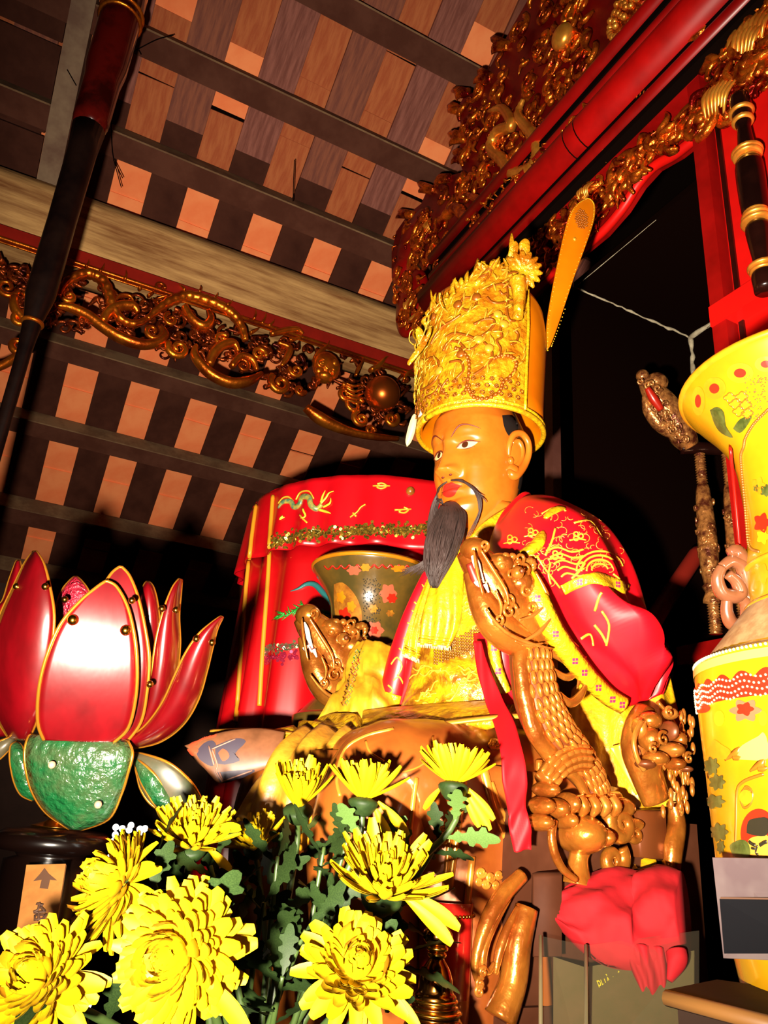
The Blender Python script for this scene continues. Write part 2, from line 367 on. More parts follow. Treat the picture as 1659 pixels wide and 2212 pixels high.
b.build('carved_ground', mat('gilt_dark', (0.35, 0.06, 0.008), 0.35, metal=.8, c2=(.05, .004, .002), sc=22, bump=.4, bsc=60), fr, kind='stuff')
# ================================================================== ROOM SHELL
defmat('wall_dark', (0.035, 0.014, 0.008), 0.9, c2=(0.05, 0.02, 0.012), sc=4)
defmat('plaster', (0.16, 0.10, 0.075), 0.9, c2=(0.12, 0.075, 0.055), sc=5)
defmat('floor', (0.10, 0.05, 0.035), 0.8, c2=(0.07, 0.035, 0.025), sc=3)
defmat('cobweb', (0.42, 0.36, 0.24), 0.9, c2=(0.25, 0.20, 0.13), sc=40)
defmat('brown_post', (0.06, 0.018, 0.012), 0.5, c2=(0.085, 0.03, 0.02), sc=8)
def struct(name, c, size, mt, label=None):
    b = MB(); b.box(c, size); o = b.build(name, mt, None, False); o['kind'] = 'structure'; o['label'] = label or name.replace('_', ' '); return o
struct('floor', (0.6, 1.7, -0.02), (7.0, 7.0, 0.04), M['floor'], 'dark tiled temple floor below the altar')
struct('wall_back', (0.6, 5.02, 1.4), (6.6, 0.06, 2.8), M['wall_dark'], 'dark wooden rear wall under the eaves')
struct('wall_left', (-2.42, 1.7, 2.6), (0.06, 6.6, 5.2), M['wall_dark'], 'dark side wall left of the altar')
struct('wall_right', (3.62, 1.7, 2.6), (0.06, 6.6, 5.2), M['wall_dark'], 'dark side wall behind the shrine')
struct('wall_front', (0.6, -1.62, 2.9), (6.0, 0.06, 5.8), M['wall_dark'], 'dark wall behind the photographer')
struct('trim_2', (0.6, 0.1, 6.15), (6.0, 3.4, 0.06), M['wall_dark'], 'dark boarding under the ridge')
# ================================================================== GILDED SHRINE FRAME
X0 = 1.2
sf = thing('shrine_frame', (X0, 1.3, 1.1), 'carved red and gold lacquer shrine frame with dragon fretwork above the statue', 'shrine frame')
def GP(px, py, dx=0.0): return PX(px, py, X0 + dx)
fret = [(846, 600), (846, 545), (856, 500), (882, 462), (910, 440), (922, 412), (960, 382), (1000, 372), (988, 330), (1003, 288), (985, 240), (1000, 212), (1042, 188), (1056, 150), (1080, 105), (1108, 55), (1140, 0), (1165, -50), (1700, -420), (1720, -120), (1000, 520)]
b = MB(); b.prism([GP(*q) for q in fret], (0.03, 0, 0)); b.build('fret_panel', mat('lacquer_deep', (.16, .0015, .001), .4, c2=(.08, .001, .0008), sc=6, spec=.3), sf, False)
zc = GP(1300, 250, -.06).z; ya, yb = GP(958, 590).y, 0.2
b = MB(); b.box((X0 + 0.02, (ya + yb) / 2, zc + 0.04), (0.12, ya - yb, 0.36)); b.build('lintel', M['lacquer_red'], sf, False)
b = MB(); b.tube([V(X0 - .05, yb, zc), V(X0 - .05, ya, zc)], 0.062, n=20, sub=2); b.build('roll_moulding', mat('lacquer_roll', (.34, .002, .0015), .45, c2=(.22, .0015, .001), sc=5, spec=.2), sf)
for dz, r in ((0.115, .020), (0.205, .028), (-0.10, .022)):
    b = MB(); b.tube([V(X0 - .05, yb, zc + dz), V(X0 - .05, ya, zc + dz)], r, n=12, sub=2); b.build('fillet_moulding', M['lacquer_red'], sf)
for dz, r in ((0.073, .018), (0.158, .022), (-0.068, .016), (-.135, .02)):
    b = MB(); b.box((X0 - .045, (ya + yb) / 2, zc + dz), (.03, ya - yb, r)); b.build('groove_shade', M['black'], sf, False)  # black strips painting the shade in the recesses between mouldings
# joints on the roll
for px, py in ((1245, 300), (1268, 278)):
    q = GP(px, py, -.06); b = MB(); b.lathe([(0.0635, -0.002), (0.0635, 0.002)], (X0 - .05, q.y, zc), 20, axis=(0, 1, 0), cap=False); b.build('roll_joint', M['dark_lacquer'], sf)
val = [(958, 600), (960, 700), (1010, 690), (1080, 672), (1140, 640), (1190, 592), (1240, 552), (1300, 502), (1345, 450), (1378, 398), (1412, 360), (1460, 332), (1510, 292), (1580, 240), (1700, 150), (1700, -60), (1500, 100), (1300, 290)]
b = MB(); b.prism([GP(*q, .02) for q in val], (0.03, 0, 0)); b.build('valance_panel', M['lacquer_red'], sf, False)
b = MB(); b.tube([GP(*q, .02) for q in val[1:13]], 0.014, n=8, sub=5); b.build('valance_edge', M['lacquer_bright'], sf)
# carved relief
UY, UZ = V(0, -1, 0), V(0, 0, 1)
def relief(name, poly, n, seed, mt, rmin=.018, rmax=.045, dx=-.02, tilt=0.0):
    rg_ = random.Random(seed); xs = [q[0] for q in poly]; ys = [q[1] for q in poly]; b_ = MB(); k = 0
    while k < n:
        x, y = rg_.uniform(min(xs), max(xs)), rg_.uniform(min(ys), max(ys))
        if not pip(x, y, poly): continue
        k += 1; c = GP(x, y, dx + rg_.uniform(-.012, .012)); t = rg_.random(); R = rg_.uniform(rmin, rmax)
        if t < .35: b_.curl(c, UY, UZ, R, rg_.uniform(1.0, 1.5), R * .26, rg_.choice((-1, 1)), rg_.uniform(0, 6.28), n=6)
        elif t < .75:
            a = rg_.uniform(0, 6.28); u = UY * cos(a) + UZ * sin(a); w_ = UY * -sin(a) + UZ * cos(a)
            b_.tube([c - u * R, c - u * R * .3 + w_ * R * .35 - V(.012, 0, 0), c + u * R * .4 - V(.008, 0, 0), c + u * R * 1.2 + w_ * R * .45], [R * .15, R * .30, R * .24, .0015], n=7, sub=4, flat=.7)
        else: b_.ell(c, (R * .3, R * .45, R * .3), n=8, k=6)
    return b_.build(name, mt, sf, kind='stuff')
relief('carved_leafwork', [(975, 520), (900, 560), (870, 500), (930, 430), (1010, 380), (1000, 300), (1000, 240), (1060, 160), (1110, 70), (1150, 0), (1200, -40), (1250, 0), (1300, 60), (1240, 180), (1130, 330), (1050, 430)], 190, 11, M['gold_red'], .02, .05)
relief('carved_band', [(1010, 505), (1450, 100), (1430, 75), (1000, 480)], 120, 12, M['gold_red'], .012, .022, dx=-.06)
relief('carved_foliage', [(965, 690), (970, 640), (1100, 540), (1300, 380), (1480, 240), (1659, 90), (1659, 190), (1500, 280), (1420, 345), (1370, 400), (1300, 490), (1180, 590), (1070, 660)], 260, 13, M['gold_red'], .018, .05, dx=-.02)
relief('carved_corner', [(1400, 0), (1659, -60), (1659, 140), (1560, 200)], 80, 14, M['gold_red'], .02, .05, dx=-.03)
# bright gilt flame leaves (fans of combed hair)
def fan(px, py, ang, L, n, spread, mt='gold_leaf'):
    c = GP(px, py, -.035); b_ = MB()
    for i in range(n):
        a = ang + (i / (n - 1) - .5) * spread; u = UY * cos(a) + UZ * sin(a); w_ = UY * -sin(a) + UZ * cos(a); o = w_ * ((i / (n - 1) - .5) * L * .9)
        b_.tube([c + o - u * L * .5, c + o - V(.02, 0, 0), c + o + u * L * .6 + w_ * L * .12], [L * .03, L * .075, L * .015], n=6, sub=4)
    b_.build('flame_leaf', M[mt], sf)
defmat('gold_leaf', (1.0, 0.42, 0.05), 0.3, metal=0.75, c2=(0.7, 0.2, 0.02), sc=12)
for a in ((1413, 205, .9, .085, 7, .5), (1560, 210, 1.0, .08, 7, .4), (1620, 85, .9, .09, 7, .4), (1270, 415, 1.2, .05, 6, .4), (1165, 470, .5, .05, 6, .6), (925, 490, 1.5, .06, 6, .3), (1640, 60, 1.0, .08, 6, .4), (1310, 330, 1.0, .05, 5, .5), (890, 655, 1.0, .08, 7, .6), (900, 690, 1.1, .06, 6, .6)): fan(*a)
# fretwork dragon with pearl and medallion
b = MB(); b.ell(GP(1215, 80, -.06), (.03, .043, .043), n=22, k=14); b.build('flaming_pearl', M['gold_leaf'], sf)
for i in range(9):
    a = .6 + i * .6; c = GP(1215, 80, -.04); u = UY * cos(a) + UZ * sin(a); w_ = UY * -sin(a) + UZ * cos(a)
    b = MB(); b.tube([c + u * .05, c + u * .08 + w_ * .02, c + u * .13 + w_ * .01], [.014, .012, .001], n=6); b.build('pearl_flame', M['gold_red'], sf)
b = MB(); pl = [(1130, 215), (1120, 250), (1150, 290), (1165, 330), (1150, 365), (1110, 375), (1085, 345), (1060, 320), (1075, 285), (1105, 270), (1085, 235), (1055, 240)]
b.tube([GP(x, y, -.045) for x, y in pl], [.008, .016, .022, .026, .026, .024, .022, .02, .022, .02, .016, .006], n=12, sub=8, rib=.1, ribn=40); b.build('dragon_body', M['gold_leaf'], sf)
b = MB(); b.tube([GP(x, y, -.045) for x, y in [(1010, 420), (1040, 440), (1010, 470), (985, 450), (960, 470), (940, 500)]], [.01, .02, .024, .022, .02, .008], n=10, sub=7, rib=.1, ribn=26); b.build('dragon_body', M['gold_red'], sf)
c = GP(1362, 15, -.05); b = MB(); b.ell(c, (.02, .075, .062), n=22, k=10); b.build('medallion', M['gold_red'], sf)
b = MB()
for i in range(26): a = 2 * pi * i / 26; b.ell(c + UY * (.085 * cos(a)) + UZ * (.07 * sin(a)), (.01, .011, .011), n=7, k=5)
for i in range(22): a = i * 2.4; r = .062 * sqrt(i / 22); b.ell(c + V(-.02, 0, 0) + UY * (r * 1.1 * cos(a)) + UZ * (r * .9 * sin(a)), (.01, .011, .009), n=7, k=5)
b.build('medallion_beading', M['gold_leaf'], sf, kind='stuff')
# curled cloud ends of the fretwork
relief('carved_cloud', [(850, 480), (940, 440), (950, 560), (930, 700), (870, 720), (850, 600)], 60, 15, M['gold_red'], .015, .04, dx=-.05)
for c, ry, rz in (((898, 520), .155, .145), ((890, 655), .12, .165), ((875, 585), .09, .07)):
    b = MB(); b.ell(GP(*c, .01), (.05, ry, rz), n=26, k=16); e = b.build('cloud_end', M['lacquer_red'], sf)
for c, r in (((905, 505), .075), ((895, 560), .06), ((898, 665), .085), ((880, 610), .05), ((905, 700), .05), ((935, 545), .05)):
    b = MB(); b.curl(GP(*c, -.05), UY, UZ, r, 1.6, .012, 1, 1.0); b.build('cloud_scroll', M['gold_red'], sf)
b = MB(); rg = random.Random(5)   # dark fringe of spiky leaves on the silhouette
for x, y in ((1000, 200), (985, 240), (992, 300), (1000, 340), (960, 385), (925, 412), (880, 465), (1048, 170), (1085, 100)):
    for j in range(4):
        c = GP(x + 14, y, 0); u = GP(x - 18 + rg.uniform(-8, 8), y + rg.uniform(-20, 20), -.02); b.tube([c, (c + u) / 2 - V(.02, 0, 0), u], [.02, .016, .001], n=6)
b.build('spiky_fringe', M['gold_red'], sf, kind='stuff')
# right-hand post with baluster
py0 = GP(1525, 430).y
def vp(y, z): return V(0, y, z)
zt, zb = zc - .05, 1.1
b = MB(); b.box((X0 + .06, (py0 + .2) / 2, (zt + zb) / 2), (.10, py0 - .2, zt - zb)); b.build('post', M['lacquer_bright'], sf, False)
b = MB(); b.box((X0 + .035, py0 - .018, (zt + zb) / 2), (.12, .036, zt - zb)); b.build('post_fillet', M['lacquer_red'], sf, False)
b = MB(); b.box((X0 + .008, py0 - .047, (zt + zb) / 2), (.006, .012, zt - zb)); b.build('post_groove', M['dark_lacquer'], sf, False)
rz = GP(1600, 655).z
b = MB(); b.box((X0 + .01, (py0 + .2) / 2, rz - .012), (.08, py0 - .2, .05)); b.build('post_rail', M['lacquer_bright'], sf, False)
b = MB(); q = GP(1645, 745, -.01); b.box((X0 - .002, q.y - .12, q.z - .06), (.02, .26, .17)); b.build('post_panel', M['lacquer_red'], sf, False)
b = MB(); b.box((X0 - .006, q.y - .12, q.z - .06), (.025, .23, .14)); b.build('panel_field', M['lacquer_bright'], sf, False)
def axz(x, y, py):
    lo_, hi_ = 0.0, 6.0
    for _ in range(50):
        mid = (lo_ + hi_) / 2
        if proj((x, y, mid))[1] > py: lo_ = mid
        else: hi_ = mid
    return lo_
bx = X0 - .04; ba = PX(1628, 430, bx)
b = MB(); prof = []
def Z(py): return axz(bx, ba.y, py)
b.lathe([(.022, Z(628)), (.024, Z(600)), (.022, Z(588)), (.016, Z(575)), (.024, Z(500)), (.02, Z(485)), (.016, Z(475)), (.026, Z(455)), (.028, Z(360)), (.02, Z(350)), (.016, Z(342)), (.018, Z(325)), (.014, Z(280)), (.016, Z(270)), (.02, Z(255)), (.022, Z(225)), (.02, Z(210))], (bx, ba.y, 0), 20, sub=3)
b.build('baluster', M['dark_lacquer'], sf)
for yy, r in ((578, .028), (586, .025), (480, .029), (469, .027), (462, .024), (348, .024), (336, .028), (330, .03), (262, .022), (243, .025)):
    b = MB(); b.lathe([(.01, -.008), (r, -.004), (r, .004), (.01, .008)], (bx, ba.y, Z(yy)), 20, sub=3); b.build('baluster_ring', M['gold_leaf'], sf)
# ================================================================== DARK NICHE BEHIND THE FRAME
xA = 1.38; cA = PX(1240, 620, xA); yA, zA = cA.y, cA.z; cB = PY(1490, 722, yA); xB = cB.x
nb = thing('wall_niche', (xA, yA, 1.1), 'dark inner shrine niche with cobwebbed corners behind the statue', None, kind='structure')
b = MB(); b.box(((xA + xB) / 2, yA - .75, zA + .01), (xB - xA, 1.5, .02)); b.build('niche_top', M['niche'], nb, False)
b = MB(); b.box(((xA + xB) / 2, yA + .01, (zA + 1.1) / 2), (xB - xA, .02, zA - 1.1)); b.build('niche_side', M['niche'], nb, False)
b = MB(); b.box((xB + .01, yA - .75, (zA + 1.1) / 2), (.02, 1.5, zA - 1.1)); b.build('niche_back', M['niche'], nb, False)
b = MB(); b.box((2.4, .6, 4.1), (2.2, 3.4, .02)); b.build('niche_blocker_top', M['black'], nb, False)  # board added above the niche to block the roof and stray light
b = MB(); b.box((xB + .5, 2.6, 2.6), (.02, 3.0, 3.0)); b.build('niche_blocker_back', M['black'], nb, False)  # black board added behind the niche to block the background
rg = random.Random(4)
def web(a, b_, n, r0, r1):
    m_ = MB(); pts = [lerp(a, b_, i / n) + V(rg.uniform(-1, 1), rg.uniform(-1, 1), rg.uniform(-1, 1)) * r1 * .4 for i in range(n + 1)]
    m_.tube(pts, [lerp(r0, r1, i / n) * rg.uniform(.6, 1.5) for i in range(n + 1)], n=6, sub=2); m_.build('cobweb', M['cobweb'], nb)
web(V(xA, yA - .006, zA - .006), V(xB - .01, yA - .006, zA - .006), 26, .0022, .005)
web(V(xB - .008, yA - .006, zA - .008), V(xB - .008, yA - .5, zA - .008), 14, .008, .004)
web(V(xB - .03, yA - .1, zA - .03), V(xB - .03, yA - .5, zA - .012), 10, .003, .004)
web(V(xB - .008, yA - .008, zA - .01), V(xB - .008, yA - .008, zA - .16), 9, .008, .006)
web(V(xA, yA - .006, zA - .004), V(xA, yA - .36, zA - .004), 12, .0012, .0006)
# slim brown jamb behind the statue
q = PX(1192, 820, 1.32); b = MB(); b.box((1.32, q.y, 2.2), (.03, .04, 2.2)); o = b.build('trim_1', M['brown_post'], None, False); o['kind'] = 'structure'; o['label'] = 'slim brown jamb behind the statue hat'
# ================================================================== CEREMONIAL STAFF (upper left)
q = P(110, 560, 2.2); sx_, sy_ = q.x, q.y
def Z2(py): return axz(sx_, sy_, py)
st = thing('ceremonial_staff', (sx_, sy_, 0), 'tall dark lacquered staff with red sheath crossing the frieze at left', 'staff')
b = MB(); b.lathe([(.018, 0), (.018, Z2(900)), (.019, Z2(760)), (.026, Z2(690)), (.040, Z2(640)), (.041, Z2(560)), (.040, Z2(480)), (.043, Z2(330)), (.05, Z2(280))], (sx_, sy_, 0), 20); b.build('shaft', mat('staff_black', (.003, .001, .0008), .3, c2=(.008, .003, .002), sc=8), st)
b = MB(); b.lathe([(.046, Z2(282)), (.055, Z2(262)), (.056, Z2(180)), (.064, Z2(150)), (.066, Z2(40)), (.066, Z2(-120))], (sx_, sy_, 0), 24); b.build('red_sheath', mat('sheath_red', (.07, .003, .002), .14, c2=(.02, .0015, .001), sc=9, coat=.8), st)
for yy, r in ((30, .069), (45, .068), (698, .030)):
    b = MB(); b.lathe([(.02, -.007), (r, -.004), (r, .004), (.02, .007)], (sx_, sy_, Z2(yy)), 22, sub=2); b.build('gilt_band', M['gold_dark'], st)
# ================================================================== STATUE: HEAD
defmat('skin', (0.40, 0.092, 0.006), 0.28, c2=(0.46, 0.12, 0.009), sc=14, coat=0.35)
defmat('eye_white', (0.95, 0.62, 0.25), 0.2)
defmat('iris', (0.05, 0.012, 0.004), 0.1)
defmat('brow', (0.10, 0.012, 0.004), 0.5)
defmat('lip', (0.78, 0.015, 0.008), 0.35)
defmat('hair_black', (0.012, 0.010, 0.009), 0.35)
defmat('beard', (0.035, 0.017, 0.014), 0.6, c2=(0.018, 0.008, 0.006), sc=60, stretch=(1, 1, .15))
defmat('satin_red', (0.60, 0.003, 0.010), 0.38, c2=(0.46, 0.002, 0.005), sc=5, spec=.45)
defmat('satin_pink', (0.90, 0.02, 0.045), 0.30, c2=(0.80, 0.012, 0.03), sc=5)
defmat('ribbon_red', (0.40, 0.002, 0.005), 0.6, spec=.2)
defmat('thread_gold', (0.80, 0.40, 0.03), 0.35, metal=0.25)
defmat('cloth_yellow', (0.55, 0.31, 0.002), 0.45, c2=(0.36, 0.15, 0.002), sc=26, bump=0.35, bsc=70)
defmat('brocade_gold', (0.52, 0.29, 0.004), 0.35, c2=(0.17, 0.055, 0.002), sc=28, bump=0.6, bsc=60, metal=.15)
defmat('trim_yellow', (0.50, 0.29, 0.003), 0.4, c2=(0.36, 0.17, 0.002), sc=90, bump=0.3, bsc=160)
defmat('trim_mark', (0.55, 0.01, 0.06), 0.5)
defmat('sleeve_yellow', (0.46, 0.25, 0.008), 0.45, c2=(0.27, 0.12, 0.004), sc=12)
defmat('hat_orange', (0.55, 0.145, 0.001), 0.28, c2=(0.48, 0.11, 0.001), sc=4)
defmat('filigree', (0.62, 0.34, 0.008), 0.3, metal=0.3, c2=(0.40, 0.12, 0.003), sc=30, bump=0.8, bsc=75)
defmat('filigree_line', (0.75, 0.42, 0.03), 0.3, metal=.5)
defmat('filigree_dark', (0.30, 0.08, 0.005), 0.35, metal=.4)
defmat('pale_plume', (0.55, 0.42, 0.20), 0.5)
defmat('bead_net', (0.22, 0.085, 0.012), 0.35, metal=.5)
Hc = P(1031, 993, 1.6); HO = P(1054, 1004, 1.6)
_ps, _th = radians(14.9), radians(4.4)
HF = V(-cos(_ps) * cos(_th), -sin(_ps) * cos(_th), -sin(_th)); HLv = V(sin(_ps), -cos(_ps), 0); HU = HF.cross(HLv)
def HL(f, l, u): return Hc + HF * f + HLv * l + HU * u
def interp(tab, x):
    if x <= tab[0][0]: return tab[0][1]
    for (a, p_), (b_, q_) in zip(tab, tab[1:]):
        if x <= b_:
            t = (x - a) / (b_ - a); t = t * t * (3 - 2 * t) if False else t
            return lerp(p_, q_, t)
    return tab[-1][1]
FA = [(-.168, .02), (-.160, .045), (-.150, .068), (-.138, .080), (-.125, .084), (-.108, .079), (-.092, .084), (-.075, .084), (-.055, .082), (-.03, .083), (-.005, .085), (.02, .090), (.045, .092), (.08, .088), (.12, .06), (.14, .02)]
FB = [(-.168, .02), (-.15, .05), (-.12, .07), (-.06, .09), (0, .105), (.06, .11), (.10, .09), (.14, .02)]
FW = [(-.168, .012), (-.160, .03), (-.148, .045), (-.13, .058), (-.11, .068), (-.085, .076), (-.05, .083), (-.02, .086), (.02, .087), (.06, .088), (.10, .075), (.14, .02)]
def gs(l, u, l0, u0, sl, su): return exp(-((l - l0) / sl) ** 2 - ((u - u0) / su) ** 2)
def smoothtab(tab): 
    us = [a for a, _ in tab]; return tab
def head_pt(phi, u, grow=0.0):
    a, bk, w_ = interp(FA, u) + grow, interp(FB, u) + grow, interp(FW, u) + grow
    c, s = cos(phi), sin(phi); d = a if c > 0 else bk; n = 2.35 if c > 0 else 2.1
    r = 1.0 / ((abs(c) / d) ** n + (abs(s) / w_) ** n) ** (1 / n)
    f, l = r * c, r * s
    if c > 0:
        g = 0.0
        # nose: bridge, tip, wings
        if -.075 < u < .045:
            t = min(max((.032 - u) / .085, 0), 1)
            A = .006 + .030 * t ** 1.5 if u > -.052 else .036 * max(0, 1 - ((-.052 - u) / .014) ** 1.5)
            A *= 1 if u < .015 else max(0, (.045 - u) / .03)
            sg = .0105 + .009 * t
            g += A * exp(-abs(l / sg) ** 2.2)
        for sd in (-1, 1):
            g += .013 * gs(l, u, sd * .0195, -.0535, .008, .009)
            g -= .013 * gs(l, u, sd * .0375, .000, .022, .014)
            g += .0085 * gs(l, u, sd * .038, -.002, .017, .0085)
            g += .004 * gs(l, u, sd * .038, .014, .022, .006)
            g += .004 * gs(l, u, sd * .038, .032, .024, .009)
            g += .006 * gs(l, u, sd * .056, -.045, .022, .026)
            g -= .004 * gs(l, u, sd * .032, -.072, .008, .02)
        g += .007 * gs(l, u, 0, -.0800, .022, .0055) + .008 * gs(l, u, 0, -.0955, .019, .007) - .004 * gs(l, u, 0, -.0875, .026, .0035) - .005 * gs(l, u, 0, -.107, .022, .006)
        g -= .003 * gs(l, u, 0, -.070, .004, .008)
        g += .008 * gs(l, u, 0, -.130, .024, .014)
        f += g
    return V(f, l, u)
rows = []; NU, NP = 120, 150
us = [-.168 + .308 * i / NU for i in range(NU + 1)]
for u in us:
    row = []
    for j in range(NP):
        t = j / NP; phi = -pi + 2 * pi * t; phi = phi - .45 * sin(phi) if True else phi   # denser at the front
        q = head_pt(phi, u); row.append(HL(*q))
    rows.append(row)
head = MB(); head.rings(rows)
# laplacian-ish smooth is unnecessary: the profile tables are dense
bvH = head.bvh()
statue = thing('deity_statue', (HO.x + .03, HO.y, 1.1), 'seated painted deity statue with black beard wearing red and yellow robes', 'statue')
# ears
for sd in (1, -1):
    def E_(f, u, o): return HL(-.018 + (f + .02) * .80, sd * (.084 + o * .85), -.012 + u * .84)
    e = MB()
    e.tube([E_(.004, -.006, .001), E_(.008, .022, .008), E_(-.004, .047, .014), E_(-.028, .054, .020), E_(-.048, .038, .022), E_(-.052, .010, .020), E_(-.042, -.018, .016), E_(-.026, -.040, .012), E_(-.008, -.056, .008), E_(.004, -.054, .006), E_(.006, -.040, .002)], [.004, .006, .007, .007, .007, .007, .0075, .009, .0105, .009, .004], n=12, sub=6)
    e.tube([E_(-.006, .028, .006), E_(-.024, .036, .010), E_(-.036, .020, .012), E_(-.034, -.004, .010), E_(-.022, -.022, .008), E_(-.010, -.030, .006)], [.004, .006, .006, .006, .006, .004], n=10, sub=6)
    e.tube([E_(.000, -.012, .003), E_(.004, -.020, .006), E_(-.002, -.030, .004)], [.004, .007, .004], n=8)
    e.tube([E_(.006, -.034, -.002), E_(-.008, -.046, .004), E_(-.014, -.052, .004)], [.010, .014, .006], n=10)
    q = Matrix.Rotation(0, 3, 'X')
    e.ell(E_(-.020, .004, .002), (.025, .009, .039), n=18, k=12)
    head.add(e.v, e.f)
    # neck added once below
nk = MB(); nk.lathe([(.064, -.34), (.062, -.28), (.056, -.22), (.054, -.17), (.057, -.13), (.06, -.09)], (HO.x + .012, HO.y, HO.z - .012), 32, sub=3, sx=1.1)
head.add(nk.v, nk.f)
head_o = head.build('head', M['skin'], statue)
def front(l, u, off=0.0012):
    o = HL(.3, l, u); h_ = bvH.ray_cast(o, -HF); return (h_[0] + h_[1] * off) if h_[0] is not None else HL(.09, l, u)
def fpatch(pts, off, mt, name, rr=4):
    o = spline([V(*q) for q in pts] + [V(*pts[0])], 4)[:-1]; c = sum(o, V(0, 0)) / len(o); b_ = MB(); rws = []
    for k in range(rr, 0, -1): rws.append([front(*(c + (q - c) * (k / rr)), off) for q in o])
    b0 = len(b_.v); b_.grid(rws, False, True); ci = len(b_.v); b_.v.append(front(c.x, c.y, off)); n = len(o); bb = (rr - 1) * n
    for j in range(n): b_.f.append([bb + j, bb + (j + 1) % n, ci]); b_.m.append(0)
    return b_.build(name, mt, head_o)
for sd in (1, -1):
    def m_(pts): return [(sd * x, y) for x, y in pts]
    fpatch(m_([(.019, -.005), (.027, .003), (.038, .0065), (.049, .004), (.060, .001), (.050, -.007), (.037, -.0085), (.026, -.007)]), .0010, M['eye_white'], 'eye')
    ic = (.0360, -.0005)
    fpatch(m_([(ic[0] + .0068 * cos(a), ic[1] + .0068 * sin(a)) for a in [2 * pi * i / 12 for i in range(12)]]), .0019, M['iris'], 'iris', 2)
    b = MB(); b.tube([front(sd * x, y, .002) for x, y in [(.018, -.005), (.026, .0042), (.038, .0078), (.050, .0052), (.064, .000)]], [.0008, .0017, .0018, .0015, .0005], n=6); b.build('upper_eyelid', M['brow'], head_o)
    b = MB(); b.tube([front(sd * x, y, .0008) for x, y in [(.028, -.0082), (.040, -.0098), (.054, -.008)]], [.0005, .0010, .0005], n=6); b.build('lower_eyelid', M['brow'], head_o)
    b = MB(); b.tube([front(sd * x, y, .0005) for x, y in [(.012, .019), (.022, .029), (.034, .0375), (.047, .038), (.060, .033), (.068, .028)]], [.0006, .0022, .0030, .0022, .0013, .0004], n=6, flat=.5); b.build('eyebrow', M['brow'], head_o)
    b = MB(); b.ell(front(sd * .0105, -.0625, .0), (.003, .0045, .0022), n=8, k=6); b.build('nostril', M['brow'], head_o)
fpatch([(-.026, -.0875), (-.012, -.079), (-.004, -.0765), (0, -.078), (.004, -.0765), (.012, -.079), (.026, -.0875), (.014, -.0885), (0, -.0882), (-.014, -.0885)], .0008, M['lip'], 'upper_lip')
fpatch([(-.024, -.0885), (-.012, -.0895), (0, -.0893), (.012, -.0895), (.024, -.0885), (.014, -.100), (0, -.103), (-.014, -.100)], .0008, M['lip'], 'lower_lip')
b = MB(); b.tube([front(x, y, .001) for x, y in [(-.027, -.0875), (-.012, -.0888), (0, -.0882), (.012, -.0888), (.027, -.0875)]], .001, n=5); b.build('mouth_line', M['brow'], head_o)
# painted hair: back cap plus side-lock
rows = []
for i in range(30):
    u = -.075 + .20 * i / 29; row = []
    for j in range(41):
        phi = radians(116 if u < .02 else 108) + (2 * pi - 2 * radians(116 if u < .02 else 108)) * j / 40; row.append(HL(*head_pt(phi, u, .003)))
    rows.append(row)
b = MB(); b.grid(rows); b.build('hair', M['hair_black'], head_o)
b = MB(); patch(b, bvH, [(1084, 898), (1087, 918), (1094, 936), (1105, 947), (1113, 938), (1124, 935), (1138, 928), (1128, 905), (1105, 897)], .0012); b.build('side_hair', M['hair_black'], head_o)
# moustache and beard made of strands
rg = random.Random(21)
b = MB()
def hm(px, py, back=0.0):
    h_ = hit(bvH, px, py, .004); return h_[0] if h_ else PY(px, py, Hc.y)
for sd in (1, -1):
    b = MB()
    for i in range(9):
        j = rg.uniform(-1, 1); w_ = i / 8
        if sd > 0:
            a = front(.006, -.0735, .003); m0 = front(.026, -.0775 - .002 * w_, .005)
            pts = [a, m0, P(1016 + 6 * w_ + 2 * j, 1052 + 4 * j, 1.485), P(1029 + 9 * w_, 1075 + 8 * j, 1.47), P(1033 + 5 * w_, 1105 + 5 * j, 1.465)]
            if i > 3: pts += [P(1024 + 5 * j, 1135, 1.462), P(1010 + 6 * j, 1160, 1.46)]
            if i < 2: pts = pts[:3] + [P(1036 + 8 * i, 1066 + 10 * i, 1.47), P(1046 + 5 * i, 1072 + 14 * i, 1.468)]
        else:
            a = front(-.006, -.0735, .003); m0 = front(-.024, -.0785, .006)
            pts = [a, m0, P(948 - 4 * w_, 1070 + 4 * j, 1.57), P(938 - 6 * w_, 1100 + 6 * j, 1.57), P(934 - 4 * w_, 1140 + 8 * j, 1.56)]
        b.tube(pts, [.0016, .0022, .0016, .0012, .0005], n=5, sub=5)
    b.build('moustache', M['beard'], head_o)
# beard core (soft lock) + strands
b = MB()
core = [((972, 1092), 18, 1.50), ((974, 1108), 28, 1.485), ((968, 1132), 32, 1.465), ((960, 1160), 32, 1.445), ((953, 1190), 29, 1.43), ((946, 1220), 23, 1.415), ((941, 1245), 14, 1.405), ((938, 1270), 5, 1.40)]
b.tube([P(x, y, d) for (x, y), r, d in core], [r * 1.5 / F_PX for _, r, _ in core], n=20, sub=6, flat=.7, up=FWD)
b.build('beard', M['beard'], head_o)
b = MB()
for i in range(190):
    w_ = rg.uniform(-1, 1); e = rg.random(); pts = []
    for k, ((x, y), r, d) in enumerate(core):
        if k > 3 + e * 5: break
        pts.append(P(x + w_ * r * (1.06 + .05 * k * abs(w_)) + rg.uniform(-2, 2), y, d - .026 * sqrt(max(0, 1 - w_ * w_)) * min(1, r / 30) - rg.uniform(0, .006)))
    if len(pts) > 2: b.tube(pts, [.0016, .0018, .0014, .0005], n=4, sub=3)
